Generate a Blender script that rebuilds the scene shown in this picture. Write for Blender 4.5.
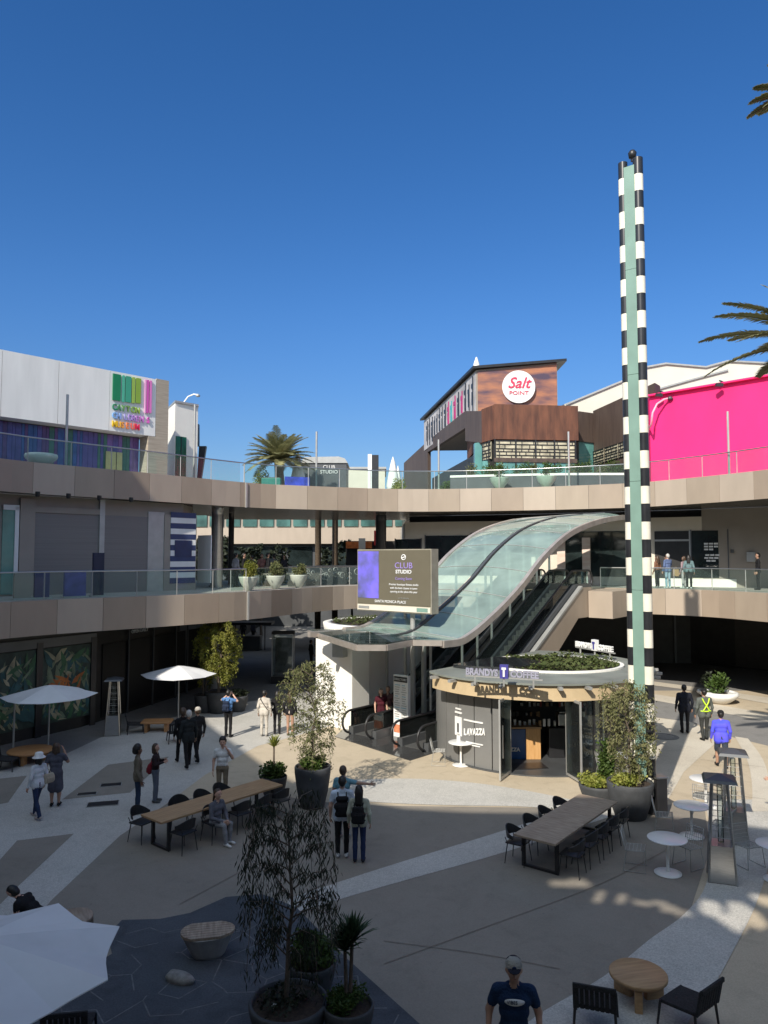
import bpy, bmesh, math, random
import numpy as np
from mathutils import Vector, Matrix
random.seed(7); rng = np.random.RandomState(7)
for o in list(bpy.data.objects): bpy.data.objects.remove(o)
S = bpy.context.scene; COL = S.collection
R = math.radians; PI = math.pi
# ---------------------------------------------------------------- camera, sky, sun, exposure
CAMZ = 6.9; F = 745.0; PITCH = math.atan(45/745)
cd = bpy.data.cameras.new('camera'); cam = bpy.data.objects.new('camera', cd); COL.objects.link(cam)
cam.location = (0, 0, CAMZ); cam.rotation_euler = (PI/2 + PITCH, 0, 0)
cd.sensor_fit = 'VERTICAL'; cd.sensor_height = 36; cd.lens = 36*F/1024; cd.clip_start = .05; cd.clip_end = 3000
S.camera = cam
SUN_EL = R(36.6); SUN_AZ = R(26.7)            # sun behind the camera, to the left
sdir = Vector((-math.sin(SUN_AZ)*math.cos(SUN_EL), -math.cos(SUN_AZ)*math.cos(SUN_EL), math.sin(SUN_EL)))
SKY_K, AUR = .98, 4.2
W = bpy.data.worlds.new('World'); S.world = W; W.use_nodes = True
wn = W.node_tree; bg = wn.nodes['Background']; sk = wn.nodes.new('ShaderNodeTexSky')
sk.sky_type = 'NISHITA'; sk.sun_disc = False; sk.sun_elevation = SUN_EL
sk.sun_rotation = math.atan2(sdir.x, sdir.y); sk.altitude = 0; sk.air_density = 1.0; sk.dust_density = 0.3; sk.ozone_density = 2.5
hs = wn.nodes.new('ShaderNodeHueSaturation'); hs.inputs['Saturation'].default_value = 1.3
wn.links.new(sk.outputs[0], hs.inputs['Color'])
vm = wn.nodes.new('ShaderNodeVectorMath'); vm.operation = 'MULTIPLY'; vm.inputs[1].default_value = (.66*SKY_K, .70*SKY_K, .84*SKY_K); hz = wn.nodes.new('ShaderNodeSeparateXYZ'); tc0 = wn.nodes.new('ShaderNodeTexCoord'); wn.links.new(tc0.outputs['Generated'], hz.inputs[0])
h2 = wn.nodes.new('ShaderNodeMapRange'); h2.interpolation_type = 'SMOOTHSTEP'; h2.inputs[1].default_value = -.02; h2.inputs[2].default_value = .34; h2.inputs[3].default_value = .66; h2.inputs[4].default_value = 1; wn.links.new(hz.outputs[2], h2.inputs[0])
v0 = wn.nodes.new('ShaderNodeVectorMath'); v0.operation = 'SCALE'; wn.links.new(hs.outputs[0], v0.inputs[0]); wn.links.new(h2.outputs[0], v0.inputs['Scale']); wn.links.new(v0.outputs[0], vm.inputs[0])
# glow added around the sun to brighten the shaded plaza (behind the viewpoint)
tc = wn.nodes.new('ShaderNodeTexCoord'); dt = wn.nodes.new('ShaderNodeVectorMath'); dt.operation = 'DOT_PRODUCT'; dt.inputs[1].default_value = tuple(sdir); wn.links.new(tc.outputs['Generated'], dt.inputs[0])
mr = wn.nodes.new('ShaderNodeMapRange'); mr.interpolation_type = 'SMOOTHSTEP'; mr.inputs[1].default_value = .0; mr.inputs[2].default_value = 1.0; mr.inputs[3].default_value = 0; mr.inputs[4].default_value = AUR; wn.links.new(dt.outputs['Value'], mr.inputs[0])
sc_ = wn.nodes.new('ShaderNodeVectorMath'); sc_.operation = 'SCALE'; sc_.inputs[0].default_value = (.96, 1.0, .80); wn.links.new(mr.outputs[0], sc_.inputs['Scale'])
ad = wn.nodes.new('ShaderNodeVectorMath'); ad.operation = 'ADD'; wn.links.new(vm.outputs[0], ad.inputs[0]); wn.links.new(sc_.outputs[0], ad.inputs[1])
wn.links.new(ad.outputs[0], bg.inputs[0]); bg.inputs[1].default_value = 0.115
sl = bpy.data.lights.new('sun', 'SUN'); so = bpy.data.objects.new('sun', sl); COL.objects.link(so)
sl.energy = 4.0; sl.angle = R(.53); sl.color = (1, .93, .82); so.rotation_euler = sdir.to_track_quat('Z', 'Y').to_euler()
S.view_settings.view_transform = 'Standard'; S.view_settings.look = 'None'
S.view_settings.exposure = 0.55; S.view_settings.gamma = 1
try: S.view_settings.use_curve_mapping = False
except Exception: pass
# ---------------------------------------------------------------- surveying: directions seen from the viewpoint -> metres
def ray(px, py):
    a = (px-384)/F; b = (512-py)/F
    return a, math.cos(PITCH)-b*math.sin(PITCH), math.sin(PITCH)+b*math.cos(PITCH)
def g(px, py, z=0.0):
    d = ray(px, py); t = (z-CAMZ)/d[2]; return Vector((d[0]*t, d[1]*t, z))
def D(px, py, Y):
    d = ray(px, py); t = Y/d[1]; return Vector((d[0]*t, Y, CAMZ+d[2]*t))
def hit(px, A, B, py=557):
    d = ray(px, py); r = d[0]/d[1]; ax, ay = A; bx, by = B
    s = (r*ay-ax)/((bx-ax)-r*(by-ay)); return Vector((ax+(bx-ax)*s, ay+(by-ay)*s, 0))
def zz(px, py, Y): return D(px, py, Y).z
# ---------------------------------------------------------------- materials
MATS = {}
def mat(name, col, rough=.6, metal=0.0, var=.12, scale=3.0, bump=0.0, spec=.5, col2=None, detail=6, emis=None, stretch=None, coat=0):
    if name in MATS: return MATS[name]
    m = bpy.data.materials.new(name); m.use_nodes = True; nt = m.node_tree; b = nt.nodes['Principled BSDF']
    tc = nt.nodes.new('ShaderNodeTexCoord'); n = nt.nodes.new('ShaderNodeTexNoise'); n.inputs['Scale'].default_value = scale
    n.inputs['Detail'].default_value = detail
    src = tc.outputs['Object']
    if stretch:
        mp = nt.nodes.new('ShaderNodeMapping'); mp.inputs['Scale'].default_value = stretch; nt.links.new(src, mp.inputs[0]); src = mp.outputs[0]
    nt.links.new(src, n.inputs['Vector'])
    r = nt.nodes.new('ShaderNodeValToRGB'); nt.links.new(n.outputs['Fac'], r.inputs[0])
    c = Vector(col); c2 = Vector(col2) if col2 else c*(1+var); c1 = c if col2 else c*(1-var)
    r.color_ramp.elements[0].position = .32; r.color_ramp.elements[1].position = .68
    r.color_ramp.elements[0].color = (*[max(0, min(1, x)) for x in c1], 1); r.color_ramp.elements[1].color = (*[max(0, min(1, x)) for x in c2], 1)
    nt.links.new(r.outputs[0], b.inputs['Base Color'])
    b.inputs['Roughness'].default_value = rough; b.inputs['Metallic'].default_value = metal
    b.inputs['Specular IOR Level'].default_value = spec; b.inputs['Coat Weight'].default_value = coat
    if bump:
        bp = nt.nodes.new('ShaderNodeBump'); bp.inputs['Strength'].default_value = bump; bp.inputs['Distance'].default_value = .02
        n2 = nt.nodes.new('ShaderNodeTexNoise'); n2.inputs['Scale'].default_value = scale*9; n2.inputs['Detail'].default_value = 5; nt.links.new(src, n2.inputs['Vector'])
        nt.links.new(n2.outputs['Fac'], bp.inputs['Height']); nt.links.new(bp.outputs[0], b.inputs['Normal'])
    if emis:
        b.inputs['Emission Color'].default_value = (*col, 1); b.inputs['Emission Strength'].default_value = emis
    MATS[name] = m; return m
def leafmat(name, c1, c2, scale=2.5, trans=.25):
    if name in MATS: return MATS[name]
    m = mat(name, c1, .55, col2=c2, scale=scale, spec=.3); nt = m.node_tree; b = nt.nodes['Principled BSDF']
    t = nt.nodes.new('ShaderNodeBsdfTranslucent'); mx = nt.nodes.new('ShaderNodeMixShader'); mx.inputs[0].default_value = trans
    nt.links.new(b.inputs['Base Color'].links[0].from_socket, t.inputs[0])
    nt.links.new(b.outputs[0], mx.inputs[1]); nt.links.new(t.outputs[0], mx.inputs[2]); nt.links.new(mx.outputs[0], nt.nodes['Material Output'].inputs[0]); return m
def glass(name, tint=(.8, .9, .88), clear=.75, rough=.02, diff=None, ior=1.45):
    """thin architectural glass: see-through with a fresnel reflection; diff adds a frit / dust film"""
    m = bpy.data.materials.new(name); m.use_nodes = True; nt = m.node_tree
    for n in list(nt.nodes):
        if n.type != 'OUTPUT_MATERIAL': nt.nodes.remove(n)
    tr = nt.nodes.new('ShaderNodeBsdfTransparent'); tr.inputs[0].default_value = (*tint, 1)
    gl = nt.nodes.new('ShaderNodeBsdfGlossy'); gl.inputs['Roughness'].default_value = rough; gl.inputs[0].default_value = (.9, .95, .95, 1)
    df = nt.nodes.new('ShaderNodeBsdfDiffuse'); tc = nt.nodes.new('ShaderNodeTexCoord'); no = nt.nodes.new('ShaderNodeTexNoise'); no.inputs['Scale'].default_value = .9; no.inputs['Detail'].default_value = 5
    rp = nt.nodes.new('ShaderNodeValToRGB'); d = Vector(diff or tint); rp.color_ramp.elements[0].position = .3; rp.color_ramp.elements[1].position = .7
    rp.color_ramp.elements[0].color = (*(d*.75), 1); rp.color_ramp.elements[1].color = (*[min(1, x) for x in d*1.15], 1)
    nt.links.new(tc.outputs['Object'], no.inputs[0]); nt.links.new(no.outputs[0], rp.inputs[0]); nt.links.new(rp.outputs[0], df.inputs[0])
    m1 = nt.nodes.new('ShaderNodeMixShader'); m1.inputs[0].default_value = clear; nt.links.new(df.outputs[0], m1.inputs[1]); nt.links.new(tr.outputs[0], m1.inputs[2])
    fr = nt.nodes.new('ShaderNodeFresnel'); fr.inputs[0].default_value = ior; m2 = nt.nodes.new('ShaderNodeMixShader')
    nt.links.new(fr.outputs[0], m2.inputs[0]); nt.links.new(m1.outputs[0], m2.inputs[1]); nt.links.new(gl.outputs[0], m2.inputs[2])
    nt.links.new(m2.outputs[0], nt.nodes['Material Output'].inputs[0]); MATS[name] = m; return m
def ground_mat(name, c1, c2, speck=0.0, stain=.12, grid=None):
    """paving: large stains, fine speckle, optional saw-cut joints"""
    m = bpy.data.materials.new(name); m.use_nodes = True; nt = m.node_tree; b = nt.nodes['Principled BSDF']; N = nt.nodes.new; L = nt.links.new
    tc = N('ShaderNodeTexCoord'); a = N('ShaderNodeTexNoise'); a.inputs['Scale'].default_value = .45; a.inputs['Detail'].default_value = 9; a.inputs['Roughness'].default_value = .65
    f = N('ShaderNodeTexNoise'); f.inputs['Scale'].default_value = 38; f.inputs['Detail'].default_value = 2
    L(tc.outputs['Object'], a.inputs['Vector']); L(tc.outputs['Object'], f.inputs['Vector'])
    r = N('ShaderNodeValToRGB'); r.color_ramp.elements[0].position = .3; r.color_ramp.elements[1].position = .7
    r.color_ramp.elements[0].color = (*c1, 1); r.color_ramp.elements[1].color = (*c2, 1); L(a.outputs['Fac'], r.inputs[0])
    mr = N('ShaderNodeMapRange'); mr.inputs[1].default_value = .3; mr.inputs[2].default_value = .7; mr.inputs[3].default_value = 1-speck; mr.inputs[4].default_value = 1+speck
    L(f.outputs['Fac'], mr.inputs[0]); mu = N('ShaderNodeVectorMath'); mu.operation = 'SCALE'; L(r.outputs[0], mu.inputs[0]); L(mr.outputs[0], mu.inputs['Scale'])
    vo = N('ShaderNodeTexVoronoi'); vo.inputs['Scale'].default_value = 2.6; vo.inputs['Randomness'].default_value = 1; L(tc.outputs['Object'], vo.inputs['Vector'])
    vr = N('ShaderNodeMapRange'); vr.inputs[1].default_value = .045; vr.inputs[2].default_value = .07; vr.inputs[3].default_value = .80; vr.inputs[4].default_value = 1; L(vo.outputs['Distance'], vr.inputs[0])
    m0 = N('ShaderNodeVectorMath'); m0.operation = 'SCALE'; L(mu.outputs[0], m0.inputs[0]); L(vr.outputs[0], m0.inputs['Scale'])
    out = m0.outputs[0]
    s = N('ShaderNodeTexNoise'); s.inputs['Scale'].default_value = 1.7; s.inputs['Detail'].default_value = 8; s.inputs['Distortion'].default_value = 1.2; L(tc.outputs['Object'], s.inputs['Vector'])
    sr = N('ShaderNodeMapRange'); sr.inputs[1].default_value = .5; sr.inputs[2].default_value = .72; sr.inputs[3].default_value = 1; sr.inputs[4].default_value = 1-stain; L(s.outputs['Fac'], sr.inputs[0])
    m2 = N('ShaderNodeVectorMath'); m2.operation = 'SCALE'; L(out, m2.inputs[0]); L(sr.outputs[0], m2.inputs['Scale']); out = m2.outputs[0]
    L(out, b.inputs['Base Color']); b.inputs['Roughness'].default_value = .75; b.inputs['Specular IOR Level'].default_value = .35
    bp = N('ShaderNodeBump'); bp.inputs['Strength'].default_value = .15; bp.inputs['Distance'].default_value = .01; L(f.outputs['Fac'], bp.inputs['Height']); L(bp.outputs[0], b.inputs['Normal'])
    MATS[name] = m; return m
M = {}
M['beige'] = ground_mat('beige concrete', (.45, .375, .27), (.51, .43, .315), .10, .12)
M['band'] = ground_mat('pale aggregate', (.42, .405, .365), (.50, .48, .44), .22, .10)
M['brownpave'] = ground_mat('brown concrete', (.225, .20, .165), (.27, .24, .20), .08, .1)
M['asph'] = ground_mat('grey paving', (.19, .185, .175), (.235, .225, .215), .15, .15)
M['cream_pave'] = ground_mat('cream paving', (.50, .45, .37), (.58, .53, .44), .12, .1)
M['slate'] = ground_mat('slate flagstone', (.048, .055, .066), (.085, .095, .108), .2, .3)
M['granite'] = mat('dark granite', (.055, .055, .055), .13, var=.3, scale=30)
M['joint'] = mat('saw cut joint', (.19, .155, .12), .9)
M['mortar'] = mat('pale mortar', (.135, .14, .145), .9, var=.3, scale=9)
M['tan'] = mat('tan composite panel', (.34, .275, .21), .45, var=.06, scale=1.1, stretch=(1.5, 1.5, .5), spec=.4)
M['tan2'] = mat('tan composite panel lighter', (.40, .33, .26), .45, var=.05, scale=1.1, stretch=(1.5, 1.5, .5))
M['tan3'] = mat('tan composite panel darker', (.31, .245, .185), .45, var=.06, scale=1.1, stretch=(1.5, 1.5, .5))
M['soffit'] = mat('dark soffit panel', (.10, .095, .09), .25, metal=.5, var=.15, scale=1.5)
M['deck'] = ground_mat('deck paving', (.33, .31, .28), (.40, .375, .34), .1, .1)
M['plaster'] = mat('beige plaster', (.31, .275, .235), .8, var=.05, scale=1.2, bump=.1)
M['cream'] = mat('cream plaster', (.66, .60, .50), .75, var=.04, scale=1.2, bump=.08)
M['white'] = mat('white painted panel', (.74, .74, .72), .5, var=.07, scale=.9, stretch=(2, 2, .3))
M['whitew'] = mat('white render', (.78, .76, .70), .7, var=.04, scale=.9, bump=.1)
M['shutter'] = mat('grey roller shutter', (.20, .19, .18), .5, metal=.3, var=.08, scale=1, stretch=(.2, .2, 30))
M['black'] = mat('black painted metal', (.02, .02, .022), .4, var=.2)
M['darkwall'] = mat('near black wall and shade', (.022, .021, .02), .5, var=.3, scale=2)  # colour also carries the shade of recesses and the arcade
M['darkgrey'] = mat('dark grey metal panel', (.09, .095, .10), .42, metal=.3, var=.12, scale=1.2)
M['steel'] = mat('brushed steel', (.50, .50, .49), .28, metal=.95, var=.1, scale=4, stretch=(1, 1, 12))
M['galv'] = mat('pale grey painted steel', (.42, .42, .40), .4, metal=.4, var=.08)
M['wood'] = mat('oiled oak', (.34, .20, .095), .5, col2=(.48, .30, .15), scale=2.2, stretch=(1, 9, 9), bump=.15)
M['wood_grey'] = mat('weathered walnut plank', (.25, .185, .13), .55, col2=(.42, .33, .24), scale=2.2, stretch=(9, 1.2, 9), bump=.2)
M['wood_orange'] = mat('orange teak', (.36, .17, .065), .5, col2=(.46, .24, .10), scale=2, stretch=(1, 8, 8))
M['pot'] = mat('charcoal fibrestone pot', (.055, .058, .062), .7, var=.25, scale=3, bump=.3)
M['potpale'] = mat('pale celadon bowl', (.48, .52, .44), .5, var=.08)
M['potwhite'] = mat('white bowl', (.78, .77, .73), .4, var=.04)
M['soil'] = mat('dark soil', (.05, .035, .025), .95, var=.4, scale=20, bump=.5)
M['bark'] = mat('grey brown bark', (.13, .10, .075), .9, var=.35, scale=9, bump=.6, stretch=(6, 6, 1))
M['palmbark'] = mat('palm bark', (.17, .125, .085), .95, var=.4, scale=7, bump=.8, stretch=(1, 1, 6))
M['teal'] = mat('verdigris painted panel', (.175, .285, .235), .5, var=.1, scale=1.5)
M['sblack'] = mat('black glazed band', (.022, .023, .026), .3, var=.2)
M['swhite'] = mat('cream glazed band', (.76, .72, .60), .35, var=.05)
M['pink'] = mat('hot pink painted wall', (.90, .015, .165), .7, var=.08, scale=.7, bump=.15, stretch=(1, 1, .4))
M['rust'] = mat('corten steel', (.075, .030, .019), .75, col2=(.17, .066, .036), scale=1.1, detail=9, bump=.2, stretch=(3, 3, .6))
M['rustdark'] = mat('dark bronze cladding', (.062, .042, .034), .6, col2=(.10, .07, .055), scale=1.1, stretch=(4, 4, .4))
M['roofwhite'] = mat('pale membrane roof', (.60, .58, .50), .8, var=.05, scale=.5)
M['canvas'] = mat('white canvas', (.72, .72, .70), .8, var=.04, scale=2)
M['brick'] = mat('buff brick', (.36, .31, .25), .85, var=.15, scale=1, stretch=(1, 1, 14), bump=.3)
M['glassrail'] = glass('balustrade glass', (.88, .95, .93), .972, .01, (.45, .55, .52), 1.2)
M['glassclear'] = glass('clear glazing', (.85, .9, .89), .96, .01, (.4, .45, .45))
M['canopyglass'] = glass('canopy laminated glass', (.62, .80, .75), .50, .05, (.42, .56, .50))
M['frontglass'] = glass('front canopy glass', (.84, .94, .92), .92, .03, (.40, .55, .52))
M['shopglass'] = mat('dark shop glazing', (.018, .026, .026), .06, var=.5, scale=.8, spec=.8)
M['tealglass'] = mat('sea green glazing', (.10, .26, .24), .08, var=.25, scale=.8, spec=.8)
M['marble'] = mat('white marble top', (.72, .72, .71), .25, var=.05, scale=3)
M['tulip'] = mat('white lacquered metal', (.74, .73, .70), .35, var=.03)
M['turf'] = leafmat('green roof sedum', (.05, .075, .02), (.13, .15, .05), 4)
L_OLIVE = leafmat('olive leaf', (.10, .12, .045), (.22, .22, .095), 2.5, .3)
L_YEL = leafmat('yellow green leaf', (.13, .15, .02), (.27, .26, .055), 2, .35)
L_DARK = leafmat('dark leaf', (.014, .02, .012), (.04, .05, .028), 4, .15)
L_GREEN = leafmat('mid green leaf', (.035, .07, .014), (.09, .14, .03), 4, .25)
L_LIME = leafmat('lime leaf', (.16, .20, .03), (.34, .34, .08), 4, .3)
L_PALM = leafmat('palm leaflet', (.16, .17, .08), (.36, .34, .17), 2, .25)
# ---------------------------------------------------------------- mesh builder
def off(p):
    v = Vector((0, 0, 0))
    while p is not None: v = v+p.location; p = p.parent
    return v
class MB:
    def __init__(s): s.v = []; s.f = []; s.m = []; s.sm = []
    def add(s, vs, fs, mi=0, smooth=False):
        k = len(s.v); s.v += [tuple(v) for v in vs]; s.f += [tuple(i+k for i in f) for f in fs]
        s.m += [mi]*len(fs); s.sm += [smooth]*len(fs); return s
    def box(s, c, d, rz=0, mi=0, rx=0, ry=0):
        hx, hy, hz = d[0]/2, d[1]/2, d[2]/2
        mt = Matrix.Translation(c) @ Matrix.Rotation(rz, 4, 'Z') @ Matrix.Rotation(ry, 4, 'Y') @ Matrix.Rotation(rx, 4, 'X')
        vs = [mt @ Vector((x*hx, y*hy, z*hz)) for x in (-1, 1) for y in (-1, 1) for z in (-1, 1)]
        return s.add(vs, [(0, 1, 3, 2), (4, 6, 7, 5), (0, 4, 5, 1), (2, 3, 7, 6), (0, 2, 6, 4), (1, 5, 7, 3)], mi)
    def quad(s, a, b, c, d, mi=0): return s.add([a, b, c, d], [(0, 1, 2, 3)], mi)
    def hexa(s, b, t, mi=0):      # bottom quad, top quad
        return s.add(list(b)+list(t), [(3, 2, 1, 0), (4, 5, 6, 7), (0, 1, 5, 4), (1, 2, 6, 5), (2, 3, 7, 6), (3, 0, 4, 7)], mi)
    def prism(s, poly, z0, z1, mi=0, top=True, bot=True):
        n = len(poly); a = sum(poly[i][0]*poly[(i+1) % n][1]-poly[(i+1) % n][0]*poly[i][1] for i in range(n))
        if a < 0: poly = poly[::-1]
        vs = [(p[0], p[1], z0) for p in poly]+[(p[0], p[1], z1) for p in poly]
        fs = [(i, (i+1) % n, n+(i+1) % n, n+i) for i in range(n)]
        if top: fs.append(tuple(range(n, 2*n)))
        if bot: fs.append(tuple(range(n-1, -1, -1)))
        return s.add(vs, fs, mi)
    def extrude(s, pts, dv, mi=0):   # planar 3-D polygon pushed along dv
        n = len(pts); dv = Vector(dv); vs = [Vector(p) for p in pts]+[Vector(p)+dv for p in pts]
        return s.add(vs, [tuple(range(n-1, -1, -1)), tuple(range(n, 2*n))]+[(i, (i+1) % n, n+(i+1) % n, n+i) for i in range(n)], mi)
    def tube(s, pts, r, n=8, mi=0, cap=True, smooth=True, flat=1.0):
        pts = [Vector(p) for p in pts]; rs = r if isinstance(r, (list, tuple)) else [r]*len(pts); vs = []; up = None
        for i, p in enumerate(pts):
            t = (pts[min(i+1, len(pts)-1)]-pts[max(i-1, 0)]).normalized()
            if up is None: up = Vector((0, 0, 1)) if abs(t.z) < .9 else Vector((1, 0, 0))
            x = t.cross(up).normalized(); y = x.cross(t).normalized(); up = y
            vs += [p+(x*math.cos(2*PI*k/n)+y*math.sin(2*PI*k/n)*flat)*rs[i] for k in range(n)]
        m = len(pts); fs = [(i*n+k, i*n+(k+1) % n, (i+1)*n+(k+1) % n, (i+1)*n+k) for i in range(m-1) for k in range(n)]
        s.add(vs, fs, mi, smooth)
        if cap: s.add(vs[:n], [tuple(range(n-1, -1, -1))], mi); s.add(vs[-n:], [tuple(range(n))], mi)
        return s
    def lathe(s, prof, c=(0, 0, 0), n=28, mi=0, sx=1, sy=1, smooth=True):
        vs = [(c[0]+r*sx*math.cos(2*PI*k/n), c[1]+r*sy*math.sin(2*PI*k/n), c[2]+z) for r, z in prof for k in range(n)]
        m = len(prof); fs = [(i*n+k, i*n+(k+1) % n, (i+1)*n+(k+1) % n, (i+1)*n+k) for i in range(m-1) for k in range(n)]
        s.add(vs, fs, mi, smooth)
        if prof[0][0] > .001: s.add(vs[:n], [tuple(range(n-1, -1, -1))], mi)
        if prof[-1][0] > .001: s.add(vs[-n:], [tuple(range(n))], mi)
        return s
    def bar(s, a, b, w, h, mi=0):    # rectangular bar from a to b; w sideways, h upwards
        a = Vector(a); b = Vector(b); t = (b-a).normalized(); x = t.cross(Vector((0, 0, 1)))
        x = x.normalized() if x.length > .01 else Vector((1, 0, 0)); y = x.cross(t).normalized(); x = x*w/2; y = y*h/2
        return s.hexa([a-x-y, a+x-y, b+x-y, b-x-y], [a-x+y, a+x+y, b+x+y, b-x+y], mi)
    def build(s, name, m, parent=None, world=False, bevel=0):
        me = bpy.data.meshes.new(name); vs = s.v
        if world and parent is not None:
            o_ = off(parent); vs = [(v[0]-o_.x, v[1]-o_.y, v[2]-o_.z) for v in vs]
        me.from_pydata(vs, [], s.f)
        for x in (m if isinstance(m, (list, tuple)) else [m]): me.materials.append(x)
        me.polygons.foreach_set('material_index', s.m); me.polygons.foreach_set('use_smooth', s.sm)
        bm = bmesh.new(); bm.from_mesh(me); bmesh.ops.recalc_face_normals(bm, faces=bm.faces) if len(s.f) < 4000 else None
        if bevel: 
            bmesh.ops.remove_doubles(bm, verts=bm.verts, dist=1e-5)
            bmesh.ops.bevel(bm, geom=[e for e in bm.edges if len(e.link_faces) == 2 and e.calc_face_angle(0) > .6], offset=bevel, segments=2, affect='EDGES', profile=.6)
        bm.to_mesh(me); bm.free(); me.update()
        o = bpy.data.objects.new(name, me); COL.objects.link(o); o.parent = parent; return o
def tag(o, label, cat, group=None, kind=None):
    if label: o['label'] = label
    if cat: o['category'] = cat
    if group: o['group'] = group
    if kind: o['kind'] = kind
    return o
def struct(o): o['kind'] = 'structure'; return o
def thing(name, label, cat, loc=(0, 0, 0), rz=0, group=None):
    o = bpy.data.objects.new(name, None); o.empty_display_size = .2; COL.objects.link(o); o.location = loc; o.rotation_euler = (0, 0, rz)
    return tag(o, label, cat, group)
def copy_tree(o, parent=None):
    c = o.copy(); COL.objects.link(c); c.parent = parent
    for ch in list(o.children): copy_tree(ch, c)
    return c
def dup(o, loc, rz, label, group=None):
    c = copy_tree(o); c.location = loc; c.rotation_euler = (0, 0, rz); c['label'] = label
    if group: c['group'] = group
    return c
def text(body, size, m, name, parent, org, xd, ud, ext=.015, align='LEFT', shear=0, sx=1, world=True, bold=0):
    cu = bpy.data.curves.new('t', 'FONT'); cu.body = body; cu.size = size; cu.extrude = ext; cu.align_x = align; cu.shear = shear; cu.offset = bold
    cu.resolution_u = 3
    t = bpy.data.objects.new('t', cu); COL.objects.link(t); dg = bpy.context.evaluated_depsgraph_get()
    me = bpy.data.meshes.new_from_object(t.evaluated_get(dg)); bpy.data.objects.remove(t); bpy.data.curves.remove(cu)
    xd = Vector(xd).normalized(); ud = Vector(ud).normalized(); nd = xd.cross(ud); org = Vector(org)
    mt = Matrix(((xd.x*sx, ud.x, nd.x, org.x), (xd.y*sx, ud.y, nd.y, org.y), (xd.z*sx, ud.z, nd.z, org.z), (0, 0, 0, 1)))
    if world and parent is not None: mt = Matrix.Translation(-off(parent)) @ mt
    me.transform(mt); me.materials.clear(); me.materials.append(m)
    o = bpy.data.objects.new(name, me); COL.objects.link(o); o.parent = parent; return o
def spline(pts, n=6):
    P = [Vector((p[0], p[1], 0)) for p in pts]; P = [P[0]*2-P[1]]+P+[P[-1]*2-P[-2]]; out = []
    for i in range(1, len(P)-2):
        for k in range(n):
            t = k/n; a, b, c, d = P[i-1:i+3]
            out.append(.5*((2*b)+(c-a)*t+(2*a-5*b+4*c-d)*t*t+(3*b-a-3*c+d)*t**3))
    return out+[P[-2]]
def walls(mb, pts, z0, z1, th=.3, mi=0):    # wall of thickness th to the outer side (left of travel direction)
    for a, b in zip(pts[:-1], pts[1:]):
        a = Vector((a[0], a[1], 0)); b = Vector((b[0], b[1], 0)); t = (b-a).normalized(); n = Vector((-t.y, t.x, 0))*th
        q = [a, b, b+n, a+n]; mb.hexa([Vector((p.x, p.y, z0)) for p in q], [Vector((p.x, p.y, z1)) for p in q], mi)
    return mb
def facade(mb, A, B, x0, x1, z0, z1, proud=.02, th=.06, mi=0):
    """box on the line A-B between two sight lines, standing proud of it towards the plaza"""
    a = hit(x0, A, B); b = hit(x1, A, B); t = (b-a).normalized(); n = Vector((t.y, -t.x, 0))
    if n.dot(a) > 0: n = -n
    q = [a+n*(proud-th), b+n*(proud-th), b+n*proud, a+n*proud]
    mb.hexa([Vector((p.x, p.y, z0)) for p in q], [Vector((p.x, p.y, z1)) for p in q], mi); return a, b, n
# ================================================================ GROUND
Z2, Z3, TH = 5.3, 10.7, 1.25
b = MB(); b.quad((-400, -200, 0), (400, -200, 0), (400, 900, 0), (-400, 900, 0)); struct(b.build('ground', M['asph']))
b = MB(); b.prism([(-30, -30), (40, -30), (40, 39), (-8, 39), (-30, 39)], -.1, .004, bot=False); struct(b.build('plaza_paving', M['beige']))
def sheet(name, px, m, z): 
    b = MB(); P = [g(x, y) for x, y in px]; b.v = [(p.x, p.y, z) for p in P]; b.f = [tuple(range(len(P)))]; b.m = [0]; b.sm = [False]
    return struct(b.build(name, m))
def cur(pts, n=5):    # smooth picture-surveyed outline of a painted curve
    P = [g(x, y) for x, y in pts]; return [(p.x, p.y) for p in spline(P, n)]
def band(name, A, B, m, z):
    a = cur(A); c = cur(B); b = MB(); n = min(len(a), len(c))
    for i in range(n-1): b.quad((*a[i], z), (*a[i+1], z), (*c[i+1], z), (*c[i], z))
    return struct(b.build(name, m))
# big pale field on the left with brown parallelograms in it
sheet('pale_paving', [(-220, 830), (-60, 785), (0, 771), (60, 757), (100, 738), (140, 727), (200, 710), (260, 700), (330, 694), (345, 722), (300, 735), (258, 746), (205, 775), (172, 800), (120, 836), (52, 900), (0, 960), (-220, 1100)], M['band'], .008)
sheet('dark_walkway', [(-220, 830), (-60, 785), (0, 771), (60, 757), (100, 738), (140, 727), (200, 710), (260, 700), (330, 694), (330, 684), (200, 684), (95, 712), (0, 742), (-220, 800)], M['asph'], .009)
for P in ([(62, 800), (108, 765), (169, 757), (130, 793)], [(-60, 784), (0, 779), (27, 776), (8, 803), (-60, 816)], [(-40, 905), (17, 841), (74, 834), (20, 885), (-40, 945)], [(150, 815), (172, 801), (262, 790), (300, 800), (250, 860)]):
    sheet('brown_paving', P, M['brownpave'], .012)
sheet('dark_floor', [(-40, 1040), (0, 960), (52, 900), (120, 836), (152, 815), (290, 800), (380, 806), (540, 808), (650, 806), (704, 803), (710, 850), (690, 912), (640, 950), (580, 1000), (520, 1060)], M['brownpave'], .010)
band('pale_band', [(340, 781), (400, 779), (460, 782), (520, 790), (600, 806)], [(330, 800), (400, 804), (460, 806), (520, 807), (596, 812)], M['band'], .016)
band('pale_band', [(290, 899), (384, 868), (504, 831), (580, 806), (640, 790)], [(280, 918), (384, 887), (504, 853), (590, 824), (655, 803)], M['band'], .016)
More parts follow.
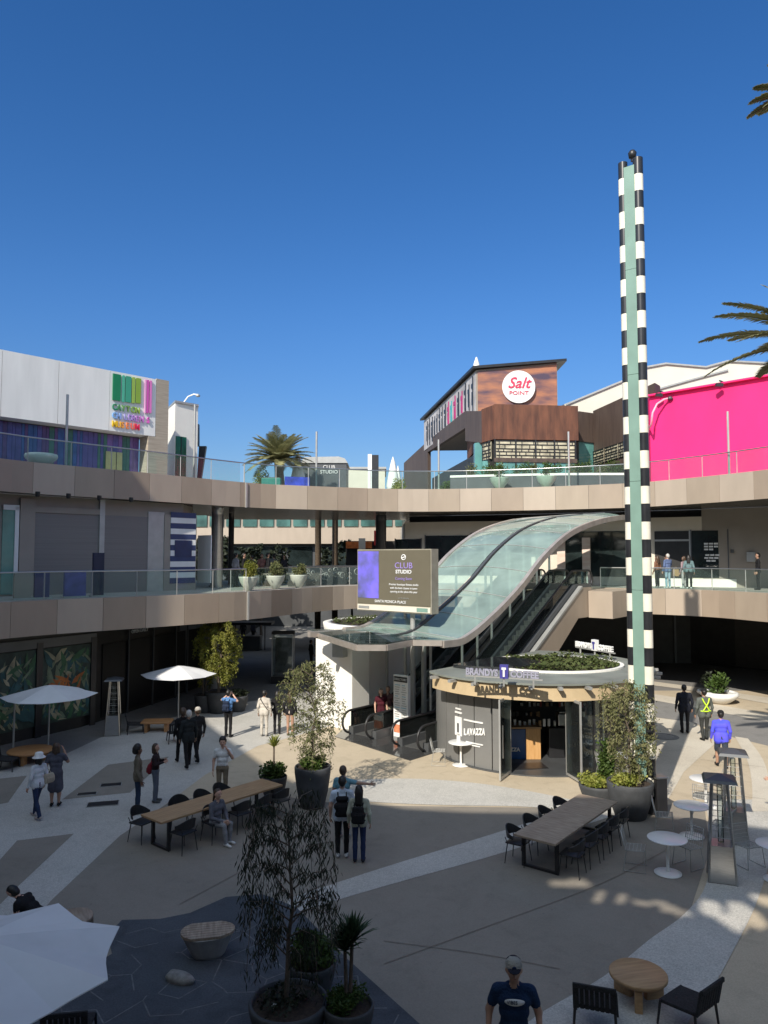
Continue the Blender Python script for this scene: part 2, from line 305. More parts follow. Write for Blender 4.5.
band('pale_band', [(500, 1045), (544, 1012), (604, 977), (650, 940), (684, 915), (706, 885), (712, 840), (704, 800)], [(680, 1045), (690, 1020), (709, 995), (734, 950), (756, 905), (770, 860), (772, 830), (768, 800)], M['band'], .016)
band('cream_band', [(735, 737), (747, 760), (752, 785), (752, 812)], [(748, 739), (763, 760), (770, 785), (772, 812)], M['cream_pave'], .020)
sheet('cream_paving', [(655, 718), (690, 722), (722, 738), (706, 752), (684, 772), (668, 800), (652, 800)], M['cream_pave'], .012)
sheet('grey_road', [(640, 692), (660, 697), (768, 716), (840, 730), (840, 770), (768, 746), (735, 738), (690, 722), (652, 717), (636, 716)], M['asph'], .010)
band('cream_band', [(640, 692), (700, 702), (768, 714), (860, 732)], [(640, 698), (700, 709), (768, 722), (860, 741)], M['cream_pave'], .016)
band('cream_band', [(640, 680), (700, 688), (768, 698), (860, 712)], [(640, 684), (700, 692), (768, 704), (860, 720)], M['cream_pave'], .020)
# slate flagstones round the foreground pots
SL = [g(*p) for p in [(-60, 1100), (20, 1030), (60, 985), (112, 955), (108, 935), (122, 921), (160, 920), (190, 914), (226, 898), (262, 895), (296, 908), (318, 930), (345, 958), (425, 1030), (470, 1100)]]
b = MB(); b.prism([(p.x, p.y) for p in SL], 0, .022, bot=False); struct(b.build('slate_paving', M['slate']))
b = MB(); rs = random.Random(3)
def inside(x, y, poly):
    c = False; j = len(poly)-1
    for i in range(len(poly)):
        if (poly[i].y > y) != (poly[j].y > y) and x < (poly[j].x-poly[i].x)*(y-poly[i].y)/(poly[j].y-poly[i].y)+poly[i].x: c = not c
        j = i
    return c
seen = set()
seeds = [(x+rs.uniform(-.3, .3), y+rs.uniform(-.22, .22)) for x in np.arange(-7, 2.5, .62) for y in np.arange(7.5, 15, .5)]
for i, p in enumerate(seeds):      # voronoi joints between neighbouring flags
    poly = [Vector((p[0]+1.4*math.cos(a), p[1]+1.4*math.sin(a), 0)) for a in np.linspace(0, 2*PI, 9)[:-1]]
    for q in seeds:
        if q == p or abs(q[0]-p[0])+abs(q[1]-p[1]) > 3: continue
        n = Vector((q[0]-p[0], q[1]-p[1], 0)); mid = Vector(((p[0]+q[0])/2, (p[1]+q[1])/2, 0)); out = []
        for k in range(len(poly)):
            a, c = poly[k], poly[(k+1) % len(poly)]; da, dc = (a-mid).dot(n), (c-mid).dot(n)
            if da <= 0: out.append(a)
            if da*dc < 0: out.append(a+(c-a)*(da/(da-dc)))
        poly = out
    for k in range(len(poly)):
        a, c = poly[k], poly[(k+1) % len(poly)]
        key = (round((a.x+c.x)*20), round((a.y+c.y)*20))
        if key in seen: continue
        seen.add(key)
        if rs.random() < .8 and inside(a.x, a.y, SL) and inside(c.x, c.y, SL) and (c-a).length > .08:
            t = (c-a).normalized(); n = Vector((-t.y, t.x, 0))*.011; b.quad(*[Vector((v.x, v.y, .026)) for v in (a-n, c-n, c+n, a+n)])
struct(b.build('slate_joint', M['mortar']))
b = MB()      # saw cuts in the concrete
for P in ([(384, 965), (480, 930), (600, 885), (668, 850)], [(384, 942), (480, 955), (560, 970)], [(365, 760), (400, 778)], [(180, 905), (260, 862)], [(700, 760), (765, 768)], [(690, 790), (766, 800)]):
    c = cur(P)
    for p, q in zip(c[:-1], c[1:]):
        p = Vector((*p, .024)); q = Vector((*q, .024)); t = (q-p).normalized(); n = Vector((-t.y, t.x, 0))*.008; b.quad(p-n, q-n, q+n, p+n)
struct(b.build('paving_joint', M['joint']))
for k, (px, py, w, d) in enumerate([(111, 785, .62, .32), (87, 794, .55, .25), (103, 804, .85, .42)]):
    t = thing('floor_hatch', ['dark metal floor hatch in the brown paving, farthest of three', 'small dark drain cover at the near edge of the brown paving', 'long dark metal hatch in the pale paving, nearest of three'][k], 'hatch', g(px, py, .012), R(15), 'dark hatches in the left paving')
    b = MB(); b.box((0, 0, .006), (w, d, .012)); b.build('frame', M['galv'], t); b = MB(); b.box((0, 0, .014), (w-.05, d-.05, .012)); b.build('cover', M['black'], t)
t = thing('entrance_mat', 'polished dark granite apron at the foot of the escalators', 'floor slab', g(410, 745), 0)
P = [g(*p) for p in [(335, 737), (410, 761), (448, 749), (520, 722), (400, 712), (352, 722)]]
b = MB(); b.prism([(p.x, p.y) for p in P], .004, .03); o = b.build('slab', M['granite'], t, world=True)
# ================================================================ MALL: two wings with curved decks
E3 = spline([(-19.5, 8), (-18.8, 15), (-17.2, 22.5), (-14.92, 28.76), (-11.34, 33.08), (-7.1, 38.17), (-4.5, 39.79), (.9, 41.8), (6.44, 41.19), (11.42, 39.23), (13.77, 37.4), (16.8, 32.43), (19, 26), (20, 18), (20, 8)])
E2 = spline([(-19, 10), (-16.8, 18), (-14.9, 23.3), (-13.38, 26.1), (-12.08, 27.92), (-10.32, 29.6), (-8.61, 31.3), (-6.23, 34.2), (-3.9, 38.6), (-1.52, 41.6), (2, 43.0), (6.5, 42), (10.91, 38.9), (15.06, 36.3), (16.86, 32.87), (18.5, 28), (19.5, 20)])
def split(E, x):
    i = max(k for k in range(len(E)//2+4) if E[k].x <= x and E[k].y > 10 and k < len(E)//2+6); return E[:i+1], E[i:]
E3L, E3R = split(E3, -7.05); E2L, E2R = split(E2, -6.2)
def xy(P): return [(p.x, p.y) for p in P]
def fascia(E, z0, z1, parent, step=1.75, seed=1):
    b = MB(); rr = random.Random(seed); L = [0]
    for p, q in zip(E[:-1], E[1:]): L.append(L[-1]+(q-p).length)
    def at(s):
        for i in range(len(E)-1):
            if s <= L[i+1]: return E[i].lerp(E[i+1], (s-L[i])/(L[i+1]-L[i]))
        return E[-1]
    s = 0; last = 0
    while s < L[-1]-.05:
        e = min(s+step, L[-1]); k = rr.choice([x for x in (0, 1, 2) if x != last]); last = k
        pts = [at(s+.008), at((s+e)/2), at(e-.008)]
        for a, c in zip(pts[:-1], pts[1:]):
            t = (c-a).normalized(); n = Vector((t.y, -t.x, 0))*.04    # towards the plaza (right of travel)
            q0 = [a-n*.3, c-n*.3, c+n, a+n]
            b.hexa([Vector((p.x, p.y, z0)) for p in q0], [Vector((p.x, p.y, z1)) for p in q0], k)
        s = e
    return b.build('fascia', [M['tan'], M['tan2'], M['tan3']], parent, world=True)
LW = thing('mall_wing', 'left wing of the mall with grey roller shutters and a leaf mural below', 'building', (-16, 30, 0))
RW = thing('mall_wing', 'right wing of the mall with sunlit decks and cream shop front', 'building', (14, 40, 0))
for wing, e3, e2, b3, b2, sd in ((LW, E3L, E2L, [(-11, 46), (-45, 46), (-45, 8)], [(-11.5, 50), (-45, 50), (-45, 10)], 1), (RW, E3R, E2R, [(45, 8), (45, 62), (1.5, 62), (1.5, 52), (-11.02, 51), (-11.02, 46)], [(45, 20), (45, 60), (1.5, 60), (1.5, 51), (-11.48, 50)], 5)):
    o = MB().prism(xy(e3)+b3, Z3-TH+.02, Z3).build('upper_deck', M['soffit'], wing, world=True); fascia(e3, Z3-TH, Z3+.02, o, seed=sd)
    MB().prism(xy(e3)+b3, Z3+.002, Z3+.02).build('deck_paving', M['deck'], o, world=True)
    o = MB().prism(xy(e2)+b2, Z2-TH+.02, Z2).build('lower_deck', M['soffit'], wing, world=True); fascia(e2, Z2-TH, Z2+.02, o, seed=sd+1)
    MB().prism(xy(e2)+b2, Z2+.002, Z2+.02).build('deck_paving', M['deck'], o, world=True)
for px, E, z in ((242.5, E3R, Z3), (238.5, E2R, Z2)):    # pale expansion joint between the wings
    p = E[0]; MB().box((p.x+.02, p.y-.06, z-TH/2), (.09, .12, TH+.03), rz=R(45)).build('joint_cover', M['galv'], RW, world=True)
# upper left shops
def F2(y, Y, px=100): return zz(px, y, Y)
W2 = [(-22, 12), (-19.2, 22), (-15.6, 29.6), (-9.7, 35.9), (-9.9, 38.5), (-16, 44), (-16, 52)]
walls(MB(), W2, Z2+.02, Z3-TH, .3).build('shop_wall', M['plaster'], LW, world=True)
A, B = (-15.6, 29.6), (-9.7, 35.9); A0, B0 = (-19.2, 22), (-15.6, 29.6)
for nm, a, c, x0, x1, z0, z1, pr, m_, th in [
    ('pilaster', A, B, 18, 33, Z2+.02, 9.3, .12, 'plaster', .2), ('shutter', A, B, 33, 98, Z2+.02, 8.75, .03, 'shutter', .1), ('shutter_box', A, B, 33, 98, 8.75, 9.0, .10, 'plaster', .2),
    ('pilaster', A, B, 98, 103, Z2+.02, 9.43, .10, 'galv', .2), ('shutter', A, B, 103, 147, Z2+.02, 8.75, .03, 'shutter', .1), ('pilaster', A, B, 147, 163, Z2+.02, 9.0, .06, 'galv', .2)]:
    b = MB(); facade(b, a, c, x0, x1, z0, z1, pr, th); b.build(nm, M[m_], LW, world=True)
b = MB(); facade(b, A, B, 1, 15, Z2+.1, 8.8, .06); o = b.build('window', M['tealglass'], LW, world=True)
b = MB(); facade(b, A, B, 13, 17, Z2+.02, 8.95, .12); facade(b, A, B, 1, 17, 8.8, 9.0, .12); b.build('frame', M['white'], o, world=True)
b = MB(); facade(b, A, B, 163, 195, Z2+.02, 8.9, .10); o = b.build('poster_frame', M['plaster'], LW, world=True)
b = MB()
for k in range(13):
    z = Z2+.35+k*.26; facade(b, A, B, 169, 194, z, z+.26, .13, .03, k % 2)
b.build('poster', [mat('navy print', (.03, .05, .13), .5), M['white']], o, world=True)
b = MB(); facade(b, A, B, 173, 190, 6.9, 7.7, .15, .02); b.build('label_plate', mat('navy plate', (.02, .035, .10), .4), o, world=True)
b = MB(); facade(b, (-9.9, 38.6), (-16, 44.1), 199, 212, Z2+.3, 8.0, .08); b.build('window', M['white'], LW, world=True)
b = MB()
for x, z in ((36, 9.38), (67, 9.38), (98, 9.38), (130, 9.38)):
    p = hit(x, A, B)*.94; b.lathe([(.09, 0), (.09, -.16), (.06, -.2)], (p.x, p.y, 9.45), 12)
b.build('downlight', M['black'], LW, world=True)
def column(px, Y, z0, z1, r, m, parent):
    p = D(px, 557, Y); b = MB(); b.lathe([(r, z0), (r, z1-.35), (r*1.02, z1-.35), (r*1.02, z1)], (p.x, p.y, 0), 24); return b.build('column', m, parent, world=True)
column(217, 38.6, Z2+.02, Z3-TH, .3, M['steel'], LW); column(231, 43, Z2+.02, Z3-TH, .16, M['soffit'], LW)
column(217, 37.6, 0, Z2-TH, .27, M['galv'], LW)
column(381, 45, Z2+.02, Z3-TH, .32, M['black'], RW)
# ground-floor shops on the left
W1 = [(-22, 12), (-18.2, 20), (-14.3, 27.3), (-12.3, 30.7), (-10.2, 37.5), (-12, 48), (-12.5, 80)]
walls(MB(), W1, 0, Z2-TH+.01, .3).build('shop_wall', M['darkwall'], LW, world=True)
A1, B1, C1 = (-14.3, 27.3), (-12.3, 30.7), (-10.2, 37.5)
lf = [mat('mural ground', (.035, .06, .045), .6, var=.4, scale=3), mat('mural leaf green', (.05, .14, .06), .6, var=.3), mat('mural leaf sage', (.17, .22, .13), .6, var=.3), mat('mural leaf orange', (.45, .14, .03), .6, var=.3), mat('mural leaf cream', (.36, .33, .2), .6, var=.3), mat('mural leaf teal', (.03, .10, .10), .6, var=.3)]
for x0, x1 in ((-70, 38), (44, 92)):
    b = MB(); a, c, n = facade(b, A1, B1, x0, x1, .45, 3.35, .06); rr = random.Random(x1); t = (c-a).normalized(); Ln = (c-a).length
    for k in range(150 if x0 < 0 else 110):
        s = rr.uniform(.08, Ln-.08); z = rr.uniform(.6, 3.1); an = rr.uniform(.4, 2.7); l = rr.uniform(.18, .5); w = l*rr.uniform(.14, .3)
        ang = Vector((math.cos(an), math.sin(an))); nn = Vector((-ang.y, ang.x)); pts = []
        for u, v in ((-1, 0), (-.4, 1), (.3, .8), (1, 0), (.3, -.8), (-.4, -1)):
            q = ang*u*l+nn*v*w; q = (min(max(s+q.x, .03), Ln-.03), min(max(z+q.y, .5), 3.3)); pts.append(a+t*q[0]+n*(.062+k*.0003)+Vector((0, 0, q[1])))
        near = (abs(s-Ln*.5) < Ln*.3 and 1.4 < z < 2.1 and x0 > 0)
        b.add(pts, [tuple(range(6))], 3 if near and rr.random() < .7 else rr.choice([1, 1, 2, 2, 4, 5, 5]))
    b.build('mural', lf, LW, world=True)
for x0, x1 in ((38, 44), (92, 97)):
    b = MB(); facade(b, A1, B1, x0, x1, 0, 3.6, .12); b.build('mullion', M['black'], LW, world=True)
b = MB(); facade(b, A1, B1, -70, 97, 3.4, 3.75, .1); b.build('bulkhead', M['darkgrey'], LW, world=True)
for x0, x1 in ((104, 128), (129, 152), (154, 174), (177, 186), (188, 204)):
    b = MB(); facade(b, B1, C1, x0, x1, .15, 3.2, .05); b.build('window', mat('unlit shop glazing', (.008, .009, .010), .35, spec=.3), LW, world=True)
for x in (128.5, 153, 175.5, 187):
    b = MB(); facade(b, B1, C1, x-.5, x+.5, 0, 3.9, .14); b.build('mullion', M['darkgrey'], LW, world=True)
p = hit(141, B1, C1); text('OPEN DAILY', .22, M['white'], 'shop_lettering', LW, p+Vector((.1, -.25, 3.5)), Vector(C1+(0,))-Vector(B1+(0,)), (0, 0, 1), align='CENTER')
# right wing: upper shops
W2R = [(1.3, 60), (1.3, 46.3), (9, 43.9), (16.9, 39.6), (20.6, 37.4), (26, 30)]
walls(MB(), W2R[:4], Z2+.02, 9.05, .3).build('shop_wall', M['cream'], RW, world=True)
walls(MB(), W2R[3:], Z2+.02, Z3-TH, .3).build('side_wall', M['plaster'], RW, world=True)
walls(MB(), [(p[0]+.3, p[1]+.5) for p in W2R[1:4]], 9.0, Z3-TH, .2).build('bulkhead', M['darkwall'], RW, world=True)
Pa, Pb, Pc = W2R[1], W2R[2], W2R[3]
for x0, x1, z1, seg in ((396, 421, 8.0, (Pa, Pb)), (426, 470, 8.2, (Pa, Pb)), (472, 530, 8.3, (Pa, Pb)), (566, 628, 8.35, (Pb, Pc)), (692, 728, 8.3, (Pb, Pc))):
    b = MB(); facade(b, *seg, x0, x1, Z2+.5, z1, .03); o = b.build('window', M['shopglass'], RW, world=True)
    b = MB(); facade(b, *seg, x0-1, x0, Z2+.5, z1+.05, .09); facade(b, *seg, x1, x1+1, Z2+.5, z1+.05, .09); b.build('frame', M['darkgrey'], o, world=True)
b = MB(); facade(b, Pb, Pc, 655, 690, Z2+.02, 8.3, .03); o = b.build('shop_entrance', M['darkwall'], RW, world=True)
b = MB(); facade(b, Pb, Pc, 655, 690, 7.75, 7.85, .08); facade(b, Pb, Pc, 689.5, 691.5, Z2+.02, 8.35, .08); b.build('frame', M['galv'], o, world=True)
for x0, x1 in ((558, 566), (583, 591)):
    b = MB(); facade(b, Pb, Pc, x0, x1, Z2+.1, 8.0, .2, .1); b.build('banner', mat('salmon striped banner', (.62, .42, .33), .6, col2=(.75, .68, .6), scale=1.5, stretch=(.3, .3, 3)), RW, world=True)
b = MB()
a = hit(704, Pb, Pc); c = hit(718, Pb, Pc); t = (c-a).normalized(); n = Vector((t.y, -t.x, 0))*.05
for k, (s, l) in enumerate(((.0, 3), (.0, 3), (.0, 2), (.0, 0), (.05, 3), (.0, 3), (.1, 2))):
    for j in range(l): b.box(a+n+t*(.12+j*.24+s)+Vector((0, 0, 7.6-k*.15)), (.2, .01, .09), rz=math.atan2(t.y, t.x))
b.build('window_lettering', M['white'], RW, world=True)
b = MB(); a = hit(733, Pb, Pc); b.box(a+Vector((-.1, -.15, 7.2)), (.12, .12, .18)); b.build('wall_lamp', M['darkgrey'], RW, world=True)
b = MB(); a = hit(752, Pc, W2R[4]); b.box(a+Vector((-.1, -.1, 6.9)), (.4, .06, .5), rz=R(-30)); b.build('notice_board', M['galv'], RW, world=True)
b = MB(); facade(b, Pb, Pc, 640, 736, Z2+.02, Z2+.45, .12); b.build('plinth', M['whitew'], RW, world=True)
# right wing: ground floor, colours darkened for the shade under the deck
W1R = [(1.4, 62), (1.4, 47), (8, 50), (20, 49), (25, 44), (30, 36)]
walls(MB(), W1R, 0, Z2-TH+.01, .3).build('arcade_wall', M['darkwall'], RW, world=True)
b = MB(); facade(b, (20, 49), (25, 44), 733, 800, .1, 3.6, .05); b.build('stone_panel', mat('shade darkened panel', (.06, .055, .05), .6), RW, world=True)  # beige section drawn dark for the same shade
for x in (640, 672, 704): b = MB(); facade(b, (8, 50), (20, 49), x, x+2, 0, 4, .1); b.build('pilaster', M['darkgrey'], RW, world=True)
# ---- glass balustrades along the decks
def balustrade(E, s0, s1, z, inset, label, name='glass_balustrade', step=1.8, mid=0):
    L = [0]
    for p, q in zip(E[:-1], E[1:]): L.append(L[-1]+(q-p).length)
    def at(s):
        for i in range(len(E)-1):
            if s <= L[i+1]:
                t = (E[i+1]-E[i]).normalized(); return E[i].lerp(E[i+1], (s-L[i])/(L[i+1]-L[i]))+Vector((-t.y, t.x, 0))*inset
        return E[-1]
    root = thing(name, label, 'balustrade', at((s0+s1)/2)+Vector((0, 0, z)), 0, 'glass balustrades along the decks')
    s = s0; rail = []
    while s < s1-.3:
        a, c = at(s+.02), at(min(s+step, s1)-.02); t = (c-a).normalized(); n = Vector((-t.y, t.x, 0))*.008
        b = MB(); q = [a-n, c-n, c+n, a+n]; b.hexa([v+Vector((0, 0, z+.03)) for v in q], [v+Vector((0, 0, z+1.0)) for v in q]); b.build('glass_pane', M['glassrail'], root, world=True)
        rail += [a+Vector((0, 0, z+1.03))]; s += step
    rail.append(at(s1)+Vector((0, 0, z+1.03)))
    MB().tube(rail, .028, 8).build('handrail', M['steel'], root, world=True)
    for p in rail: MB().box((p.x, p.y, z+.5), (.03, .03, 1.0)).build('stanchion', M['galv'], root, world=True)
    return root
def arc(E): return sum((q-p).length for p, q in zip(E[:-1], E[1:]))
balustrade(E3L, 10, arc(E3L), Z3+.02, .18, 'glass balustrade on the top deck of the left wing below the museum')
balustrade(E3R, 0, 29, Z3+.02, .18, 'long glass balustrade on the sunlit top deck of the bridge and right wing')
balustrade(E2L, 8, arc(E2L), Z2+.02, .12, 'glass balustrade in front of the grey shutters on the middle deck')
balustrade(E2R, 0, 10.2, Z2+.02, 1.05, 'glass balustrade of the middle bridge behind three pale bowls')
iE = [i for i, p in enumerate(E2R) if p.x > 10.6][0]
balustrade(E2R[iE:], .3, 13, Z2+.02, .12, 'glass balustrade in front of the cream shop front on the right')
def edge_at(E, px, inset):
    E = [p+Vector((-(q-p).normalized().y, (q-p).normalized().x, 0))*inset for p, q in zip(E[:-1], E[1:])]; inset = 0
    for p, q in zip(E[:-1], E[1:]):
        r = (px-384)/F
        if (p.x-r*p.y)*(q.x-r*q.y) <= 0 and q.x > p.x:
            s_ = (r*p.y-p.x)/((q.x-p.x)-r*(q.y-p.y)); return p.lerp(q, s_)
for k, (px, top) in enumerate([(64, 395), (193, 405), (316, 432), (439, 440), (570, 432), (731, 412)]):
    p = edge_at(E3, px, .35); h = zz(px, top, p.y)-Z3
    t = thing('light_mast', ['slim steel mast in front of the white museum box', 'slim steel mast in front of the white block with the green window', 'slim steel mast beside the dark tent on the bridge', 'slim steel mast left of the corten building, by its terrace', 'slim steel mast in front of the latticed windows of the corten building', 'slim steel mast in front of the pink wall'][k], 'mast', (p.x, p.y, Z3+.02), 0, 'slim masts along the top deck')
    b = MB(); b.tube([(0, 0, 0), (0, 0, h)], .055, 10); b.build('pole', M['galv'], t)
    b = MB(); b.lathe([(.12, 0), (.12, .03), (.06, .05)], n=12); b.build('base_plate', M['galv'], t)
# ================================================================ BUILDING BEHIND THE VIEWPOINT (casts the plaza's shade)
NB = thing('near_building', 'tall plastered mall block behind the viewpoint that shades the near plaza', 'building', (-5, -6, 0))
OUT = [(-23, 30), (-20.6, 24), (-19.6, 16.5), (-17.6, 11.1), (-14.1, 4.6), (-12.6, 2.5), (-11.2, 1.5), (-9.6, .6), (-8, .3), (-5.5, .2), (-2.8, .0), (-.4, -.9), (5, -1.6), (24, -3)]
MB().prism([(x-.02, y-.4) for x, y in OUT[:7]]+[(-9, -3), (0, -3.5), (24, -5), (24, -16), (-40, -16), (-40, 26)], 0, 11.2).build('wall', M['plaster'], NB, world=True)
MB().prism(OUT+[(24, -16), (-40, -16), (-40, 26)], 10.2, 11.2).build('upper_deck', M['tan'], NB, world=True)
MB().prism([(-27, 8.5), (-20.2, 8.5), (-20.2, 18), (-27, 18)], 11.2, 25.5).build('shade_tower', M['plaster'], NB, world=True)  # unseen block added to shade the left wing's fascias
MB().prism([(-10, -.3), (-2, .35), (4, .2), (24, -2), (24, -8), (-10, -8)], 4.1, 5.3).build('terrace', M['tan'], NB, world=True)
MB().prism([(-9.9, -.4), (-2, .25), (4, .1), (23.9, -2.1), (23.9, -8), (-9.9, -8)], 5.3, 5.32).build('terrace_paving', M['deck'], NB, world=True)
b = MB(); TOP = 16.65
walls(b, OUT[:9]+[(-6.2, .22)], 11.2, TOP, .3); walls(b, [(-6.2, .22), (-5.5, .2), (-2.8, 0), (-.4, -.9), (2.5, -1.3)], 13.7, TOP, .3); walls(b, [(2.5, -1.3), (5, -1.6), (24, -3)], 11.2, TOP, .3)
walls(b, [(-6.2, .22), (-5.5, .2), (-2.8, 0), (-.4, -.9), (2.5, -1.3)], 11.2, 11.6, .3)
SW = [(-6.2, .22), (-5.5, .2), (-2.8, 0), (-.4, -.9), (2.5, -1.3)]
def scr_y(x):
    for a, c in zip(SW[:-1], SW[1:]):
        if a[0] <= x <= c[0]: return a[1]+(c[1]-a[1])*(x-a[0])/(c[0]-a[0])
    return 0
holes = []
for x_, y_, rx_, rz_ in ((572, 884, .42, .17), (600, 896, .10, .26), (620, 900, .14, .2), (650, 904, .3, .12), (676, 912, .34, .12), (640, 872, .12, .10), (606, 866, .14, .07), (712, 908, .2, .3), (742, 918, .36, .42), (765, 900, .3, .2)):
    q = g(x_, y_); L = q.y/math.cos(SUN_AZ)
    for _ in range(3): L = (q.y-scr_y(q.x-L*math.sin(SUN_AZ)))/math.cos(SUN_AZ)
    holes.append((q.x-L*math.sin(SUN_AZ), L*math.tan(SUN_EL), rx_, rz_))
cs = .09; zr = np.arange(11.6, 13.7, cs)
for a, c in zip(SW[:-1], SW[1:]):     # added unseen screen, pierced to throw light patches: solid runs between the openings
    n = int((c[0]-a[0])/cs); 
    for z in zr:
        run = None
        for k in range(n+1):
            x = a[0]+(c[0]-a[0])*(k+.5)/n if k < n else 99
            solid = k < n and not any(((x-h[0])/h[2])**2+((z+cs/2-h[1])/h[3])**2 < 1+.5*math.sin(x*9+z*7) for h in holes)
            if solid and run is None: run = k
            if not solid and run is not None:
                u0, u1 = run/n, k/n; walls(b, [(a[0]+(c[0]-a[0])*u0, a[1]+(c[1]-a[1])*u0), (a[0]+(c[0]-a[0])*u1, a[1]+(c[1]-a[1])*u1)], z, min(z+cs, 13.7), .05); run = None
b.build('shadow_screen', M['plaster'], NB, world=True)
# ================================================================ THINGS ON THE TOP DECK
MU = thing('museum', 'white box building with rainbow sign and coloured glazing below on the left top deck', 'building', (-15, 38, Z3))
ud = Vector((.93, 1, 0)).normalized(); nd = Vector((ud.y, -ud.x, 0)); A_ = Vector((-17.5, 34, 0))
def mp(s, z, o_=0): p = A_+ud*s+nd*o_; return Vector((p.x, p.y, z))
Ls = 7.7
for k in range(6):
    s0 = -8+k*(Ls+8)/6; s1 = s0+(Ls+8)/6-.02
    b = MB(); b.hexa([mp(s0, 13.35, -.0), mp(s1, 13.35, 0), mp(s1, 13.35, -8), mp(s0, 13.35, -8)], [mp(s0, 16.45), mp(s1, 16.45), mp(s1, 16.45, -8), mp(s0, 16.45, -8)]); b.build('wall_panel', M['white'], MU, world=True)
b = MB(); b.hexa([mp(-8, Z3+.02, -8), mp(Ls-.4, Z3+.02, -8), mp(Ls-.4, Z3+.02, -1), mp(-8, Z3+.02, -1)], [mp(-8, 13.35, -8), mp(Ls-.4, 13.35, -8), mp(Ls-.4, 13.35, -1), mp(-8, 13.35, -1)]); b.build('lobby', M['darkgrey'], MU, world=True)
cols = [(.02, .10, .12), (.04, .16, .2), (.05, .09, .26), (.10, .07, .24), (.16, .05, .2), (.12, .05, .16), (.10, .05, .20), (.05, .12, .16), (.06, .14, .10), (.10, .06, .2), (.18, .1, .3)]
b = MB(); rr = random.Random(5); s = -7.9; k = 0
while s < Ls-.6:
    w = rr.uniform(.12, .3); b.hexa([mp(s, Z3+.05, -.96), mp(s+w, Z3+.05, -.96), mp(s+w, Z3+.05, -.9), mp(s, Z3+.05, -.9)], [mp(s, 13.3, -.96), mp(s+w, 13.3, -.96), mp(s+w, 13.3, -.9), mp(s, 13.3, -.9)], int(min(10, max(0, (s+8)/15*10+rr.uniform(-1.5, 1.5))))); s += w+.015
b.build('coloured_glazing', [mat('tinted fin %s' % c[0], c, .15, var=.2) if not MATS.get('tinted fin %s' % c[0]) else MATS['tinted fin %s' % c[0]] for c in cols], MU, world=True)
for s, w in ((5.35, .55), (5.95, .3)): 
    b = MB(); b.hexa([mp(s, Z3+.05, -.85), mp(s+w, Z3+.05, -.85), mp(s+w, Z3+.05, -.8), mp(s, Z3+.05, -.8)], [mp(s, 12.4, -.85), mp(s+w, 12.4, -.85), mp(s+w, 12.4, -.8), mp(s, 12.4, -.8)]); b.build('yellow_door', mat('pale yellow panel', (.5, .46, .2), .5), MU, world=True)
def ms(px): h = hit(px, (A_.x, A_.y), (A_.x+ud.x, A_.y+ud.y)); return (h-A_).dot(ud)
def my(px, y): h = hit(px, (A_.x, A_.y), (A_.x+ud.x, A_.y+ud.y)); return zz(px, y, h.y)
bars = [(108.5, 116.5, (.01, .20, .08), 400), (118, 120.5, (.08, .42, .28), 402), (121.5, 127, (.05, .32, .20), 402), (128, 131, (.30, .45, .08), 403), (132, 137, (.24, .38, .05), 403), (141, 142.5, (.75, .35, .6), 413), (143, 145, (.62, .10, .42), 413), (146, 148, (.70, .2, .5), 413)]
ztop = my(108, 373.5)
for x0, x1, c, yb in bars:
    b = MB(); b.hexa([mp(ms(x0), my(x0, yb), .02), mp(ms(x1), my(x0, yb), .02), mp(ms(x1), my(x0, yb), .08), mp(ms(x0), my(x0, yb), .08)], [mp(ms(x0), ztop, .02), mp(ms(x1), ztop, .02), mp(ms(x1), ztop, .08), mp(ms(x0), ztop, .08)])
    b.build('sign_stripe', mat('sign stripe %d' % x0, c, .4, var=.02), MU, world=True)
for wd, x0, y0, c1, c2, wpx in (('CAYTON', 108.5, 409.5, (.01, .22, .10), (.28, .42, .06), 28), ("CHILDREN'S", 108.5, 418, (.20, .42, .75), (.65, .12, .5), 39), ('MUSEUM', 108.5, 426.5, (.85, .55, .02), (.8, .03, .10), 28)):
    s = ms(x0); tot = ms(x0+wpx)-s; n = len(wd); st = tot/n
    for k, ch in enumerate(wd):
        f_ = k/(n-1); c = tuple(c1[i]*(1-f_)+c2[i]*f_ for i in range(3))
        text(ch, .44, mat('letter %s%d' % (wd, k), c, .4, var=.02), 'sign_letter', MU, mp(s+st*k, my(x0, y0), .05), ud, (0, 0, 1), ext=.03, sx=.78, bold=.01)
b = MB(); b.hexa([mp(Ls-.42, Z3, -.9), mp(Ls+.75, Z3, -.9), mp(Ls+.75, Z3, .0), mp(Ls-.42, Z3, -.0)], [mp(Ls-.42, 13.33, -.9), mp(Ls+.75, 13.33, -.9), mp(Ls+.75, 13.33, 0), mp(Ls-.42, 13.33, 0)])
b.hexa([mp(Ls+.01, 13.33, -.9), mp(Ls+.75, 13.33, -.9), mp(Ls+.75, 13.33, 0), mp(Ls+.01, 13.33, 0)], [mp(Ls+.01, 16.5, -.9), mp(Ls+.75, 16.5, -.9), mp(Ls+.75, 16.5, 0), mp(Ls+.01, 16.5, 0)]); b.build('brick_pier', M['brick'], MU, world=True)
WB = thing('white_block', 'white rendered block with a green window slot right of the museum', 'building', D(180, 480, 44)*1)
WB.location.z = Z3
p = [D(164, 480, 46.2), D(174, 480, 43.4), D(197, 480, 44.6), D(193, 480, 52)]; zt = zz(180, 404, 43.8)
MB().prism([(q.x, q.y) for q in p], Z3, zt).build('wall', M['whitew'], WB, world=True)
MB().prism([(q.x*1.0, q.y) for q in [D(173.7, 480, 43.3), D(197.6, 480, 44.5), D(193, 480, 52.1), D(163.6, 480, 46.3)]], zt, zt+.12).build('coping', M['galv'], WB, world=True)
